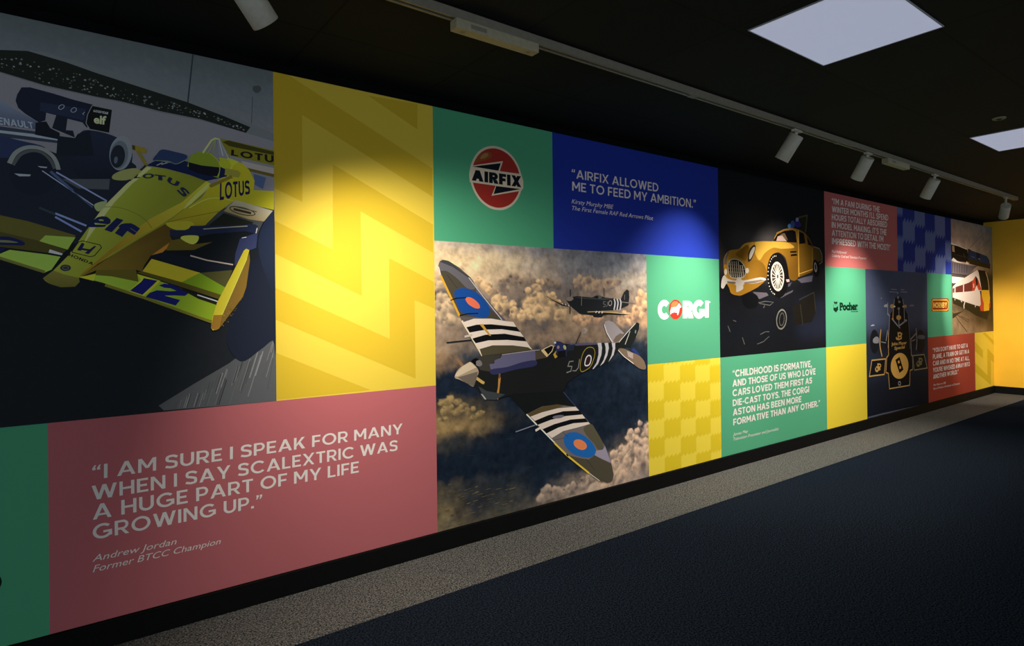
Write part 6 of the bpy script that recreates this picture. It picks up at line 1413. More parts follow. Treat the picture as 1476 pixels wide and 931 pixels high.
   [1,'wheel#2|gold_sports_car',[130,124,120],[1625,803,1626,782,1621,764,1611,754,1598,753,1584,761,1573,777,1567,798,1566,819,1571,837,1581,847,1594,849,1607,840,1618,824]],
   [1,'wheel#2|gold_sports_car',[40,38,38],[1612,802,1613,789,1610,778,1605,771,1597,771,1590,776,1583,786,1579,799,1578,813,1581,823,1587,830,1594,831,1602,825,1608,815]],
   [0,'wheel#2|gold_sports_car',[190,160,160],[1040,669,1099,672,1104,648,1057,644]],
  ]),
 dict(name='quote_panel',cat='wall panel',gain=1,rect=[4.393,6.185,0.1116,0.938],base=(88,171,129),
  label='green panel with a white quote about childhood and cars',
  shapes=[
   [10,'quote_lettering',[238,228,220],[171,651,1501,649,1503,713,173,710],'“CHILDHOOD IS FORMATIVE,',0.21,0.1,0],
   [10,'quote_lettering',[238,228,220],[169,570,1572,571,1574,632,171,627],'AND THOSE OF US WHO LOVE',0.21,0.1,0],
   [10,'quote_lettering',[238,228,220],[167,488,1500,490,1502,549,169,546],'CARS LOVED THEM FIRST AS',0.21,0.1,0],
   [10,'quote_lettering',[238,228,220],[168,405,1442,407,1444,468,169,461],'DIE-CAST TOYS. THE CORGI',0.21,0.1,0],
   [10,'quote_lettering',[238,228,220],[169,325,1294,327,1296,386,170,382],'ASTON HAS BEEN MORE',0.21,0.1,0],
   [10,'quote_lettering',[238,228,220],[171,242,1652,252,1654,311,173,298],'FORMATIVE THAN ANY OTHER.”',0.21,0.1,0],
   [11,'attribution_lettering',[238,228,220],[166,155,394,157,394,181,167,180],'James May',0,0,0.25],
   [11,'attribution_lettering',[238,228,220],[171,114,884,113,885,139,171,139],'Television Presenter and Journalist',0,0,0.25],
  ]),
 dict(name='quote_panel',cat='wall panel',gain=1,rect=[6.185,7.93,1.754,2.512],base=(194,106,102),
  label='pink panel with a white quote about model making',
  shapes=[
   [10,'quote_lettering',[238,228,220],[157,643,1278,653,1281,717,160,704],"“I'M A FAN! DURING THE",0.19,0.11,0],
   [10,'quote_lettering',[238,228,220],[158,561,1503,575,1505,642,161,622],"WINTER MONTHS I'LL SPEND",0.19,0.11,0],
   [10,'quote_lettering',[238,228,220],[153,480,1466,494,1468,561,157,540],'HOURS TOTALLY ABSORBED',0.19,0.11,0],
   [10,'quote_lettering',[238,228,220],[148,401,1449,403,1452,470,152,461],"IN MODEL MAKING. IT'S THE",0.19,0.11,0],
   [10,'quote_lettering',[238,228,220],[149,318,1363,322,1365,389,153,379],"ATTENTION TO DETAIL I'M",0.19,0.11,0],
   [10,'quote_lettering',[238,228,220],[148,233,1550,232,1552,301,152,295],'IMPRESSED WITH THE MOST!”',0.19,0.11,0],
   [11,'attribution_lettering',[238,228,220],[143,144,465,146,466,174,145,172],'Paul Hollywood',0,0,0.2],
   [11,'attribution_lettering',[238,228,220],[145,102,928,103,929,132,146,127],'Celebrity Chef and Television Presenter',0,0,0.2],
  ]),
 dict(name='logo_panel',cat='wall panel',gain=1,rect=[6.185,7.082,0.938,1.754],base=(88,171,129),
  label='green panel with a black crowned shield logo',
  shapes=[
   [0,'logo_shield',[12,44,30],[161,464,177,452,187,463,211,452,233,463,244,452,261,464,245,437,186,437]],
   [0,'logo_shield',[12,44,30],[165,402,183,397,202,402,218,394,232,407,260,410,264,375,214,347,163,374]],
   [2,'logo_shield',[12,44,30],[167,428,165,402],5.7],
   [2,'logo_shield',[12,44,30],[263,427,262,406],5.8],
   [2,'logo_shield',[12,44,30],[192,428,237,427],4.3],
   [11,'logo_lettering',[12,44,30],[296,371,708,373,710,453,297,450],'Pocher',0.06,0,0],
   [2,'logo_lettering',[12,44,30],[296,375,345,375],9.3],
   [2,'logo_lettering',[12,44,30],[295,445,337,446],8.1],
   [2,'logo_lettering',[12,44,30],[516,449,536,449],6.4],
   [2,'logo_lettering',[12,44,30],[514,375,559,375],6.3],
   [2,'logo_lettering',[12,44,30],[576,375,600,375],6.4],
   [2,'logo_lettering',[12,44,30],[645,375,701,375],6.4],
   [2,'logo_lettering',[12,44,30],[548,353,589,354],8.3],
   [2,'logo_lettering',[12,44,30],[597,352,644,353],8.3],
   [2,'logo_lettering',[12,44,30],[653,352,707,353],8.4],
  ]),
 dict(name='colour_panel',cat='wall panel',gain=1,rect=[6.185,7.082,0.1116,0.938],base=(242,212,62),
  label='plain yellow panel below the shield logo',
  shapes=[
  ]),
 dict(name='pattern_panel',cat='wall panel',gain=1,rect=[7.93,9.664,1.754,2.512],base=(104,116,166),
  label='dark blue panel with a jagged chequer pattern',
  shapes=[
   [0,'chequer_pattern',[40,56,136],[0,636,32,696,40,636,40,636,73,696,81,636,81,636,113,696,121,636,121,636,154,696,162,636,162,381,154,441,121,381,121,381,113,441,81,381,81,381,73,441,40,381,40,381,32,441,0,381]],
   [0,'chequer_pattern',[40,56,136],[0,127,32,187,40,127,40,127,73,187,81,127,81,127,113,187,121,127,121,127,154,187,162,127,162,0,154,0,121,0,121,0,113,0,81,0,81,0,73,0,40,0,40,0,32,0,0,0]],
   [0,'chequer_pattern',[40,56,136],[162,758,232,758,250,758,250,758,321,758,338,758,338,758,409,758,427,758,427,758,497,758,515,758,515,591,497,651,427,591,427,591,409,651,338,591,338,591,321,651,250,591,250,591,232,651,162,591]],
   [0,'chequer_pattern',[40,56,136],[162,336,232,396,250,336,250,336,321,396,338,336,338,336,409,396,427,336,427,336,497,396,515,336,515,82,497,142,427,82,427,82,409,142,338,82,338,82,321,142,250,82,250,82,232,142,162,82]],
   [0,'chequer_pattern',[40,56,136],[515,546,579,606,595,546,595,546,660,606,676,546,676,546,740,606,756,546,756,546,821,606,837,546,837,291,821,351,756,291,756,291,740,351,676,291,676,291,660,351,595,291,595,291,579,351,515,291]],
   [0,'chequer_pattern',[40,56,136],[515,37,579,97,595,37,595,37,660,97,676,37,676,37,740,97,756,37,756,37,821,97,837,37,837,0,821,0,756,0,756,0,740,0,676,0,676,0,660,0,595,0,595,0,579,0,515,0]],
   [0,'chequer_pattern',[40,56,136],[837,758,902,758,919,758,919,758,984,758,1000,758,1000,758,1066,758,1082,758,1082,758,1147,758,1164,758,1164,501,1147,561,1082,501,1082,501,1066,561,1000,501,1000,501,984,561,919,501,919,501,902,561,837,501]],
   [0,'chequer_pattern',[40,56,136],[837,246,902,306,919,246,919,246,984,306,1000,246,1000,246,1066,306,1082,246,1082,246,1147,306,1164,246,1164,0,1147,52,1082,0,1082,0,1066,52,1000,0,1000,0,984,52,919,0,919,0,902,52,837,0]],
   [0,'chequer_pattern',[40,56,136],[1164,455,1234,515,1252,455,1252,455,1323,515,1340,455,1340,455,1411,515,1429,455,1429,455,1500,515,1517,455,1517,201,1500,261,1429,201,1429,201,1411,261,1340,201,1340,201,1323,261,1252,201,1252,201,1234,261,1164,201]],
   [0,'chequer_pattern',[40,56,136],[1164,-53,1234,7,1252,-53,1252,-53,1323,7,1340,-53,1340,-53,1411,7,1429,-53,1429,-53,1500,7,1517,-53,1517,0,1500,0,1429,0,1429,0,1411,0,1340,0,1340,0,1323,0,1252,0,1252,0,1234,0,1164,0]],
   [0,'chequer_pattern',[40,56,136],[1517,758,1561,758,1571,758,1571,758,1615,758,1625,758,1625,758,1669,758,1679,758,1679,758,1723,758,1734,758,1734,410,1723,470,1679,410,1679,410,1669,470,1625,410,1625,410,1615,470,1571,410,1571,410,1561,470,1517,410]],
   [0,'chequer_pattern',[40,56,136],[1517,156,1561,216,1571,156,1571,156,1615,216,1625,156,1625,156,1669,216,1679,156,1679,156,1723,216,1734,156,1734,0,1723,0,1679,0,1679,0,1669,0,1625,0,1625,0,1615,0,1571,0,1571,0,1561,0,1517,0]],
  ]),
 dict(name='photo_panel',cat='wall panel',gain=1.45,rect=[7.082,8.81,0.1116,1.754],base=(34,38,50),
  label='photo panel of a black and gold racing car seen from above',
  shapes=[
   [20,'background',[[(64,72,94),(64,72,94),(64,72,94),(64,72,94)],[(64,72,94),(64,72,94),(64,72,94),(64,72,94)],[(64,72,94),(64,72,94),(64,72,94),(64,72,94)],[(34,39,52),(18,20,26),(18,20,26),(34,39,52)],[(34,39,52),(34,39,52),(34,39,52),(34,39,52)],[(22,26,36),(22,26,36),(22,26,36),(22,26,36)],[(17,21,30),(17,21,30),(17,21,30),(17,21,30)]],[24,30],0.01,0.1,6,9],
   [1,'wheel#1|black_racing_car',[20,22,27],[314,831,301,773,268,729,222,706,173,709,130,738,101,786,92,844,105,900,136,945,181,969,231,967,275,939,305,890]],
   [1,'wheel#1|black_racing_car',[120,116,120],[171,868,246,892,311,875,309,822,233,817,170,830]],
   [1,'wheel#2|black_racing_car',[20,22,27],[1635,779,1619,718,1578,671,1522,648,1461,652,1407,682,1372,733,1361,794,1376,853,1415,900,1471,925,1532,922,1586,892,1623,841]],
   [1,'wheel#2|black_racing_car',[80,80,86],[1431,865,1610,857,1608,813,1429,822]],
   [3,'wheel#1|black_racing_car',[178,138,74],[373,969,343,859,345,771,392,661],21.9],
   [3,'wheel#2|black_racing_car',[128,128,134],[1361,954,1383,803,1357,687],18.8],
   [1,'wheel#3|black_racing_car',[150,148,150],[456,1235,513,1254,563,1248,562,1223,489,1220]],
   [1,'wheel#4|black_racing_car',[110,110,116],[1179,1240,1297,1244,1297,1225,1179,1224]],
   [1,'wheel#1|black_racing_car',[150,152,156],[116,1017,165,1030,214,1018,133,1012]],
   [0,'black_racing_car',[15,16,20],[573,995,612,1133,708,1191,735,1291,796,1341,918,1341,990,1289,1037,1185,1124,1120,1157,973,1199,708,496,752]],
   [0,'black_racing_car',[15,16,20],[592,926,1142,901,1243,454,1155,450,1149,273,583,278,550,458,499,474]],
   [2,'black_racing_car',[128,128,134],[747,1311,715,1211,692,1071,833,995],18.2],
   [2,'black_racing_car',[128,128,134],[979,1310,1013,1206,1019,1040,857,994],19.2],
   [2,'black_racing_car',[170,120,70],[708,1191,687,1071],18.7],
   [2,'black_racing_car',[128,128,134],[612,1133,570,896,553,748],13.8],
   [2,'black_racing_car',[84,84,90],[1124,1120,1166,867,1173,709],15.3],
   [2,'suspension|black_racing_car',[128,128,134],[609,1397,846,1392],8.2],
   [2,'suspension|black_racing_car',[128,128,134],[657,1427,811,1423],8.2],
   [2,'suspension|black_racing_car',[128,128,134],[920,1397,1108,1396],8.4],
   [2,'suspension|black_racing_car',[128,128,134],[921,1423,1033,1424],8.3],
   [2,'suspension|black_racing_car',[128,128,134],[858,1392,821,1372],11.7],
   [2,'suspension|black_racing_car',[128,128,134],[559,1273,555,1154,600,1118],17.8],
   [2,'suspension|black_racing_car',[128,128,134],[532,1145,588,1119],10.4],
   [2,'suspension|black_racing_car',[128,128,134],[380,1314,403,1328],11.6],
   [2,'suspension|black_racing_car',[128,128,134],[364,828,498,811],7.9],
   [2,'suspension|black_racing_car',[128,128,134],[549,956,499,831],17.5],
   [2,'suspension|black_racing_car',[128,128,134],[1229,801,1335,816],9.4],
   [2,'suspension|black_racing_car',[128,128,134],[833,995,893,967],10.7],
   [2,'suspension|black_racing_car',[128,128,134],[864,1188,857,1005],19.5],
   [1,'black_racing_car',[128,128,134],[878,1331,875,1325,865,1320,851,1317,836,1317,823,1320,813,1325,810,1331,814,1337,823,1342,837,1345,852,1345,866,1342,875,1337]],
   [1,'black_racing_car',[128,128,134],[913,1279,910,1273,900,1268,886,1266,871,1266,857,1269,848,1274,845,1280,848,1286,858,1291,872,1294,887,1294,901,1291,910,1286]],
   [1,'black_racing_car',[60,60,64],[880,1305,877,1301,870,1297,861,1295,850,1296,840,1298,833,1301,831,1306,834,1310,841,1314,850,1315,861,1315,871,1313,878,1310]],
   [1,'black_racing_car',[178,138,74],[735,1229,729,1218,713,1210,690,1206,665,1206,643,1211,627,1220,622,1230,628,1241,644,1249,667,1253,692,1253,714,1248,730,1239]],
   [1,'black_racing_car',[210,205,198],[764,1225,761,1221,754,1218,745,1216,734,1216,725,1218,718,1222,716,1226,718,1230,725,1234,735,1236,745,1235,755,1233,761,1230]],
   [1,'black_racing_car',[178,138,74],[1094,1225,1089,1217,1076,1211,1058,1208,1038,1208,1020,1212,1007,1219,1003,1227,1008,1235,1021,1241,1039,1244,1059,1244,1077,1240,1090,1234]],
   [1,'black_racing_car',[180,176,170],[1013,1221,1010,1217,1003,1214,993,1212,982,1212,972,1214,966,1218,963,1222,966,1227,973,1230,983,1232,994,1232,1004,1230,1011,1226]],
   [1,'black_racing_car',[128,128,134],[893,1200,890,1194,880,1189,866,1186,851,1187,838,1190,828,1195,825,1201,829,1207,838,1212,852,1214,867,1214,881,1211,890,1206]],
   [1,'black_racing_car',[178,138,74],[924,1092,917,1080,897,1071,870,1066,839,1067,813,1073,794,1084,788,1096,795,1108,814,1118,841,1123,872,1122,899,1116,918,1105]],
   [1,'black_racing_car',[128,128,134],[1093,1053,1089,1047,1079,1042,1065,1040,1049,1040,1035,1044,1026,1049,1022,1055,1026,1062,1036,1066,1050,1069,1066,1068,1080,1065,1090,1060]],
   [1,'black_racing_car',[170,120,70],[716,1080,713,1075,705,1071,693,1069,681,1069,670,1072,662,1076,659,1082,662,1087,670,1091,682,1093,694,1092,705,1090,713,1085]],
   [3,'lettering#9|black_racing_car',[178,138,74],[830,924,833,853,791,845,775,866],23.4],
   [7,'lettering#9|black_racing_car',[178,138,74],[927,889,922,879,910,872,892,869,872,870,855,875,843,883,839,893,844,903,856,910,874,913,893,913,911,907,923,899],17.3],
   [3,'lettering#9|black_racing_car',[178,138,74],[947,904,902,880,926,848,827,835],17.5],
   [11,'lettering|black_racing_car',[178,138,74],[644,774,1074,772,1075,810,645,808],'John Player',0.03,0,0],
   [11,'lettering|black_racing_car',[178,138,74],[722,721,1015,725,1016,760,724,757],'Special',0.03,0,0],
   [2,'black_racing_car',[178,138,74],[565,927,562,670,510,640,486,473,550,458,575,280,1143,271,1161,449,1243,457],13.1],
   [2,'black_racing_car',[120,112,96],[1364,891,1198,827,1206,636,1249,609,1243,457],20.3],
   [1,'number_disc|black_racing_car',[200,150,72],[1111,492,1066,430,980,387,872,372,764,387,676,429,625,489,620,555,661,615,742,658,848,676,958,664,1050,623,1106,561]],
   [0,'number_disc|black_racing_car',[16,15,16],[745,602,863,630,969,472,854,440]],
   [0,'number_disc|black_racing_car',[200,150,72],[810,583,854,589,869,561,825,552]],
   [0,'number_disc|black_racing_car',[200,150,72],[846,517,890,524,906,493,861,485]],
   [7,'black_racing_car',[128,128,134],[883,315,879,306,870,300,857,297,842,299,829,304,820,312,817,321,821,330,830,336,843,339,858,337,871,332,880,324],14.2],
   [0,'front_wing#1|black_racing_car',[16,18,22],[128,634,484,631,447,457,62,463]],
   [6,'front_wing#1|black_racing_car',[178,138,74],[128,634,484,629,442,455,62,462],15.1],
   [0,'front_wing#2|black_racing_car',[20,22,25],[1249,623,1602,618,1691,443,1288,444]],
   [6,'front_wing#2|black_racing_car',[130,116,84],[1249,623,1602,618,1691,443,1288,444],14],
   [3,'front_wing#1|black_racing_car',[178,138,74],[277,592,279,513,226,514,219,545],24.5],
   [7,'front_wing#1|black_racing_car',[178,138,74],[353,560,349,552,338,547,323,545,307,547,292,551,282,558,279,566,282,573,293,578,308,580,324,579,339,574,349,568],16.3],
   [3,'front_wing#1|black_racing_car',[178,138,74],[294,517,334,524,232,555],17.4],
   [3,'front_wing#2|black_racing_car',[120,104,68],[1441,587,1444,498,1377,499,1369,534],28.6],
   [7,'front_wing#2|black_racing_car',[120,104,68],[1536,550,1531,542,1518,536,1499,534,1479,536,1460,541,1448,549,1443,557,1448,565,1461,571,1480,574,1501,572,1519,567,1532,559],19.3],
   [3,'front_wing#2|black_racing_car',[120,104,68],[1463,502,1513,510,1385,545],20.1],
   [2,'background',[74,78,90],[-15,12,433,11,1728,-14],18.3],
  ]),
 dict(name='logo_panel',cat='wall panel',gain=1,rect=[8.81,9.664,0.938,1.754],base=(88,171,129),
  label='narrow green panel with a small red and gold lettered plate',
  shapes=[
   [0,'logo_plate',[150,46,24],[143,486,161,492,709,496,738,474,724,331,694,320,148,327,132,340]],
   [6,'logo_plate',[232,172,66],[182,474,675,474,715,449,706,358,668,340,178,341,161,363,165,450],18.5],
   [10,'logo_lettering',[240,196,86],[193,372,668,368,672,445,196,443],'HORNBY',0.24,0.06,0],
  ]),
 dict(name='photo_panel',cat='wall panel',gain=1.1,bgain=1.5,rect=[9.664,11.37,0.938,2.512],base=(60,48,30),
  label='photo panel of a white and red train below a blue locomotive',
  shapes=[
   [20,'background',[[(120,112,106),(112,108,106),(104,104,104),(96,98,98)],[(160,134,118),(140,124,114),(116,110,108),(108,104,96)],[(196,170,150),(176,150,132),(140,126,112),(120,110,92)],[(190,160,140),(170,140,120),(150,128,104),(120,106,82)],[(60,54,48),(60,50,40),(50,44,30),(60,50,30)],[(64,50,36),(50,40,26),(44,36,20),(54,42,22)],[(90,72,50),(58,48,30),(40,34,18),(44,36,18)],[(130,104,76),(110,86,60),(70,56,34),(54,44,24)],[(120,96,70),(140,112,82),(120,96,66),(80,62,36)]],[50,70],0.02,0.35,9,4],
   [0,'bridge',[250,235,220],[-30,1257,81,1242,600,1192,572,1176,-31,1228]],
   [0,'bridge',[36,30,24],[-19,1224,258,1214,626,1179,674,1003,-4,1000]],
   [0,'bridge',[196,156,110],[30,1212,118,1206,127,1125,39,1130]],
   [2,'bridge',[70,60,48],[0,1101,305,1085,677,1071],7.7],
   [2,'bridge',[92,82,66],[463,1120,528,1065],15.6],
   [0,'bridge',[236,222,200],[-4,1009,73,1049,224,1007,458,992,223,989]],
   [0,'bridge',[236,222,200],[538,980,593,1020,673,979]],
   [0,'bridge',[106,94,96],[-16,1000,249,985,700,965,1036,970,613,824,-6,834]],
   [2,'bridge',[68,60,64],[32,976,19,844],22.4],
   [2,'bridge',[68,60,64],[123,973,110,846],22.7],
   [2,'bridge',[68,60,64],[215,971,202,848],23],
   [2,'bridge',[68,60,64],[308,968,295,850],23.3],
   [2,'bridge',[68,60,64],[402,966,389,852],23.6],
   [2,'bridge',[68,60,64],[497,963,485,854],23.9],
   [2,'bridge',[68,60,64],[594,960,582,857],24.2],
   [2,'bridge',[52,44,38],[-6,830,585,816],11.6],
   [0,'blue_locomotive',[66,54,24],[623,1078,709,1197,1601,1012,1584,940,1065,966,701,985]],
   [0,'blue_locomotive',[52,66,100],[676,1186,986,1165,1438,1129,1557,1072,1588,992,1359,1015,982,1042,676,1061]],
   [0,'blue_locomotive',[34,42,62],[986,1165,1158,1152,1125,1047,1039,1044,984,1092]],
   [2,'blue_locomotive',[140,150,176],[787,1094,927,1085],6.1],
   [2,'blue_locomotive',[150,156,166],[1069,1075,1149,1066],12.9],
   [2,'blue_locomotive',[44,50,66],[681,1196,671,1070],70.7],
   [2,'background',[84,78,74],[709,1211,1314,1453],5.2],
   [2,'background',[84,78,74],[1058,1193,1675,1413],5.2],
   [0,'white_train',[44,38,22],[1045,909,1353,906,1523,749,1565,534,1530,469,1249,597,1157,639]],
   [0,'white_train',[52,44,26],[23,512,472,441,906,387,1149,385,1525,317,1424,178,991,239,497,350,33,424]],
   [0,'white_train',[250,236,214],[9,791,182,789,485,785,288,721,71,699,8,708]],
   [0,'white_train',[232,212,196],[29,649,179,710,485,780,1014,909,1074,879,1194,623,1131,596,1149,406,1102,380,906,398,472,451,224,482,23,507]],
   [0,'white_train',[112,52,42],[36,628,149,651,654,716,950,783,930,637,795,600,393,583,34,571]],
   [0,'white_train',[196,72,44],[800,739,951,822,1069,753,1194,623,1065,612,994,677,884,605,795,603]],
   [0,'white_train',[40,30,24],[945,822,1022,784,1043,701,976,679,937,751]],
   [0,'white_train',[232,212,196],[884,605,982,681,1065,612,1032,564]],
   [2,'white_train',[226,206,190],[117,658,113,562],37.6],
   [2,'white_train',[226,206,190],[448,699,444,583],39.3],
   [2,'white_train',[228,208,192],[858,709,862,647],29.7],
   [0,'white_train',[198,76,46],[1148,554,1215,512,1280,405,1270,309,1140,311,1102,375,1149,406]],
   [0,'white_train',[228,178,44],[1194,618,1522,620,1564,512,1519,317,1277,307,1280,416,1221,501,1156,596]],
   [3,'white_train',[206,180,140],[1384,886,1491,760,1539,544],23.9],
   [0,'white_train',[34,28,24],[1110,612,1187,597,1179,544,1130,565]],
   [2,'white_train',[222,204,184],[495,451,447,391,457,355],31.8],
   [2,'white_train',[222,204,184],[936,408,905,371],28.5],
   [2,'white_train',[222,204,184],[333,462,374,447],16.2],
   [2,'white_train',[222,204,184],[116,488,102,473],24.7],
   [0,'white_train',[180,70,40],[1512,415,1578,447,1575,360,1510,328]],
   [2,'track',[92,70,48],[14,306,266,172,570,22],13.6],
   [2,'track',[92,70,48],[161,274,632,158],10.7],
   [2,'track',[92,70,48],[324,251,662,184],10.2],
   [0,'track',[62,52,32],[14,286,439,320,215,273,11,218]],
  ]),
 dict(name='quote_panel',cat='wall panel',gain=1,rect=[8.81,10.54,0.1116,0.938],base=(170,70,54),
  label='brick red panel with a white quote about another world',
  shapes=[
   [10,'quote_lettering',[238,228,220],[155,628,1438,633,1440,691,156,684],"“YOU DON'T HAVE TO GET A",0.19,0.11,0],
   [10,'quote_lettering',[238,228,220],[157,542,1486,547,1488,604,159,603],'PLANE, A TRAIN OR GET IN A',0.19,0.11,0],
   [10,'quote_lettering',[238,228,220],[155,457,1495,451,1498,511,157,516],'CAR AND IN NO TIME AT ALL,',0.19,0.11,0],
   [10,'quote_lettering',[238,228,220],[153,371,1511,366,1514,425,155,431],"YOU'RE WHISKED AWAY INTO",0.19,0.11,0],
   [10,'quote_lettering',[238,228,220],[158,288,1053,290,1055,346,160,347],'ANOTHER WORLD.”',0.19,0.11,0],
   [11,'attribution_lettering',[238,228,220],[161,198,592,193,593,219,161,224],'Pete Waterman OBE',0,0,0.2],
   [11,'attribution_lettering',[238,228,220],[159,150,1101,142,1102,169,160,176],'Record Producer, Broadcaster and Enthusiast',0,0,0.2],
  ]),
 dict(name='pattern_panel',cat='wall panel',gain=1,rect=[10.54,11.37,0.1116,0.938],base=(236,204,66),
  label='narrow yellow panel with faint zigzags in the far corner',
  shapes=[
   [0,'zigzag_pattern',[212,182,44],[-17,401,525,177,537,580,839,453,835,342,691,396,675,20,-24,275]],
   [0,'zigzag_pattern',[212,182,44],[-1,703,336,559,331,441,-8,568]],
   [0,'zigzag_pattern',[212,182,44],[458,815,848,674,845,608,333,809]],
  ]),
]

for P in PANELS:
    build_panel(P)

# ------------------------------------------------------------------ lighting track
M_track = material('track enamel', lin((128, 123, 108)), 0.5, 0.35, nz=(40, .93, 1.05))
M_slot = material('track slot', (0.008, 0.008, 0.008), 0.6, 0.2)
M_lamp = material('lamp enamel', lin((188, 183, 167)), 0.5, 0.35, nz=(60, .95, 1.04))
M_box = material('adapter plastic', lin((168, 160, 132)), 0.55, 0.3, nz=(50, .94, 1.05))
M_lens = material('lamp lens', (0.6, 0.58, 0.52), 0.25, 0.5, emit=(1.6, 1.45, 1.2))
M_dark = material('dark plastic', (0.02, 0.02, 0.02), 0.5, 0.3)
TY0, TY1 = -0.888, -0.848
TZ = CEIL - 0.038
TX1 = 8.95
t = thing('lighting_track', 'long grey lighting track along the black ceiling above the mural', 'lighting track', (-1.5, -0.868, CEIL))
def shift(bm, d):
    bmesh.ops.translate(bm, verts=bm.verts, vec=d)
    return bm
OFF = (1.5, 0.868, -CEIL)
rail = obj('rail', shift(boxes(((-1.5, TY0, TZ), (TX1, TY0 + 0.012, CEIL)), ((-1.5, TY1 - 0.012, TZ), (TX1, TY1, CEIL)), ((-1.5, TY0 + 0.012, CEIL - 0.012), (TX1, TY1 - 0.012, CEIL))), OFF), M_track, t)
obj('conductor_slot', shift(boxes(((-1.5, TY0 + 0.012, CEIL - 0.020), (TX1, TY1 - 0.012, CEIL - 0.012))), OFF), M_slot, rail)
obj('end_cap', shift(boxes(((TX1, TY0, TZ), (TX1 + 0.02, TY1, CEIL)), bevel=0.003), OFF), M_track, t)
for x in (4.62, 2.9):
    obj('joint', shift(boxes(((x - 0.03, TY0 - 0.0015, TZ - 0.002), (x + 0.03, TY1 + 0.0015, TZ + 0.006))), OFF), M_track, t)

def feed_box(x0, x1, label):
    h = 0.042
    r = thing('power_feed_box', label, 'power box', ((x0 + x1) / 2, -0.868, TZ), 'power boxes hanging from the lighting track')
    L = (x1 - x0) / 2
    hs = obj('housing', boxes(((-L, -0.026, -h), (L, 0.026, -0.0005)), bevel=0.003), M_box, r)
    for sx in (-1, 1):
        bm = bmesh.new()
        lathe(bm, [(0.012, -h - 0.0006), (0.012, -h), (0.009, -h), (0.009, -h - 0.0006), (0.012, -h - 0.0006)], Matrix.Translation((sx * (L - 0.045), 0, 0)), 24)
        sc = obj('screw_cover', bm, M_track, hs)
        bm = bmesh.new()
        lathe(bm, [(0.0, -h - 0.0006), (0.003, -h - 0.0006), (0.003, -h)], Matrix.Translation((sx * (L - 0.045), 0, 0)), 16)
        obj('screw', bm, M_dark, hs)
    obj('rating_sticker', boxes(((-L + 0.07, -0.0264, -0.030), (-L + 0.15, -0.0260, -0.012))), M_track, hs)

feed_box(FB0[0], FB0[1], 'long pale power box hanging from the near part of the track')
feed_box(FB1[0], FB1[1], 'small power box hanging from the track between two spot lamps')

def spot_light(lname, pos, aim, watts, size, blend, parent, radius=0.03):
    d = bpy.data.lights.new(lname, 'SPOT')
    d.energy = watts
    d.color = SPOT_COLOR
    d.spot_size = math.radians(size)
    d.spot_blend = blend
    d.shadow_soft_size = radius
    o = bpy.data.objects.new(lname, d)
    S.collection.objects.link(o)
    v = (Vector(aim) - Vector(pos)).normalized()
    o.matrix_world = Matrix.Translation(pos) @ v.to_track_quat('-Z', 'Y').to_matrix().to_4x4()
    return o

LABELS = [
    'grey track spot lamp nearest the camera, cut off by the top of the photo',
    'grey cylinder spot lamp hanging in front of the gold sports car panel',
    'grey cylinder spot lamp just left of the small power box',
    'grey cylinder spot lamp just right of the small power box',
    'smallest grey spot lamp at the far end of the track',
    'grey ceiling spot lamp facing the yellow end wall',
]

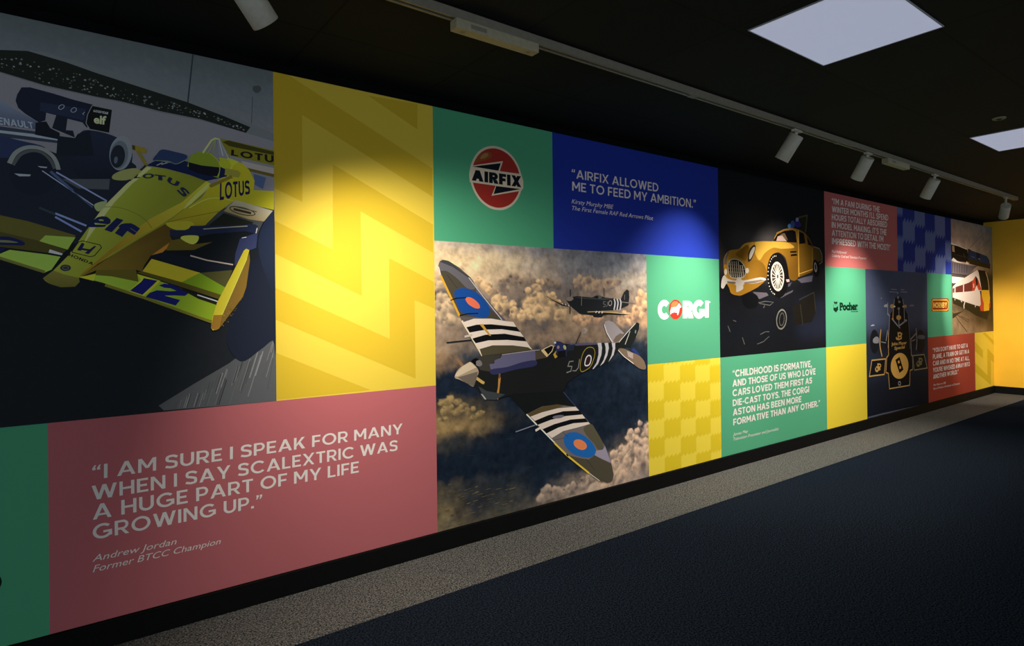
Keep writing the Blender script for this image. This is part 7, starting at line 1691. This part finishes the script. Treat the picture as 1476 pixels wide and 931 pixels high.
def spot_lamp(i, pivot, aim, watts, size, blend, spill):
    top = Vector(pivot)
    v = (Vector(aim) - top).normalized()
    L, R = 0.185, 0.048
    base = Vector((top.x, top.y, TZ if i < 5 else CEIL))
    r = thing('spot_lamp', LABELS[i], 'spot lamp', base, 'spot lamps on the lighting track')
    inv = Matrix.Translation(-base)
    # track adapter and stem
    hz = base.z - top.z
    obj('track_adapter', boxes(((-0.05, -0.014, -0.016), (0.05, 0.014, -0.0004)), bevel=0.003), M_lamp, r)
    st = Vector((0, 0, -0.014))
    en = top - base + v * 0.045
    q = (en - st)
    bm = bmesh.new()
    mat = Matrix.Translation(st) @ q.to_track_quat('Z', 'Y').to_matrix().to_4x4()
    lathe(bm, [(0, 0), (0.011, 0), (0.011, q.length), (0, q.length)], mat, 20)
    obj('stem', bm, M_lamp, r, True)
    # body: a plain can, open at the mouth with a recessed lens
    mat = inv @ Matrix.Translation(top) @ v.to_track_quat('Z', 'Y').to_matrix().to_4x4()
    bm = bmesh.new()
    lathe(bm, [(0, 0), (R - .004, 0), (R, .004), (R, L - .002), (R - .001, L), (R - .004, L), (R - .005, L - .03), (R - .008, L - .034)], mat, 48)
    o = obj('body', bm, M_lamp, r)
    for f in o.data.polygons:
        f.use_smooth = abs(f.normal.dot(v)) < .3
    bm = bmesh.new()
    lathe(bm, [(0, L - .032), (R - .006, L - .032)], mat, 40)
    obj('lens', bm, M_lens, o)
    mouth = top + v * (L + 0.004)
    li = spot_light('spot_lamp_light', mouth, aim, watts, size, blend, r)
    if spill:
        sp = spot_light('spot_lamp_spill', mouth, (aim[0], -0.34, 0.0), watts * spill, 104, 1.0, r)

for i, a in enumerate(LAMPS):
    spot_lamp(i, *a)
spot_lamp(5, *END_LAMP)

# ------------------------------------------------------------------ ceiling panels and detector
M_led = material('panel diffuser', (0.5, 0.5, 0.5), 0.6, 0.2, emit=LED)
M_rim = material('panel frame', lin((150, 152, 160)), 0.5, 0.3)
for (x1, y1, label) in ((LP[0][0], LP[0][1], 'large square lit ceiling panel at the top of the photo'), (LP[1][0], LP[1][1], 'lit ceiling panel farther off at the right edge of the photo')):
    x0, y0 = x1 - LPW, y1 - LPH
    r = thing('ceiling_light', label, 'ceiling light', ((x0 + x1) / 2, (y0 + y1) / 2, CEIL), 'square lit panels in the ceiling')
    a, b = LPW / 2, LPH / 2
    obj('diffuser', boxes(((-a + .004, -b + .004, -0.004), (a - .004, b - .004, -0.0005))), M_led, r)
    obj('frame', boxes(((-a, -b, -0.006), (-a + .004, b, -0.0003)), ((a - .004, -b, -0.006), (a, b, -0.0003)), ((-a + .004, -b, -0.006), (a - .004, -b + .004, -0.0003)), ((-a + .004, b - .004, -0.006), (a - .004, b, -0.0003))), M_rim, r)

r = thing('ceiling_sensor', 'small round sensor on the black ceiling beside the farther lit panel', 'sensor', (5.03, -1.72, CEIL))
bm = bmesh.new()
lathe(bm, [(0.038, -0.0004), (0.037, -0.006), (0.031, -0.010), (0.022, -0.010), (0.018, -0.005), (0.0, -0.005)], Matrix.Identity(4), 40)
obj('ring', bm, M_track, r, True)
bm = bmesh.new()
lathe(bm, [(0.017, -0.005), (0.015, -0.011), (0.008, -0.015), (0.0, -0.016)], Matrix.Identity(4), 32)
obj('sensor_eye', bm, M_dark, r, True)
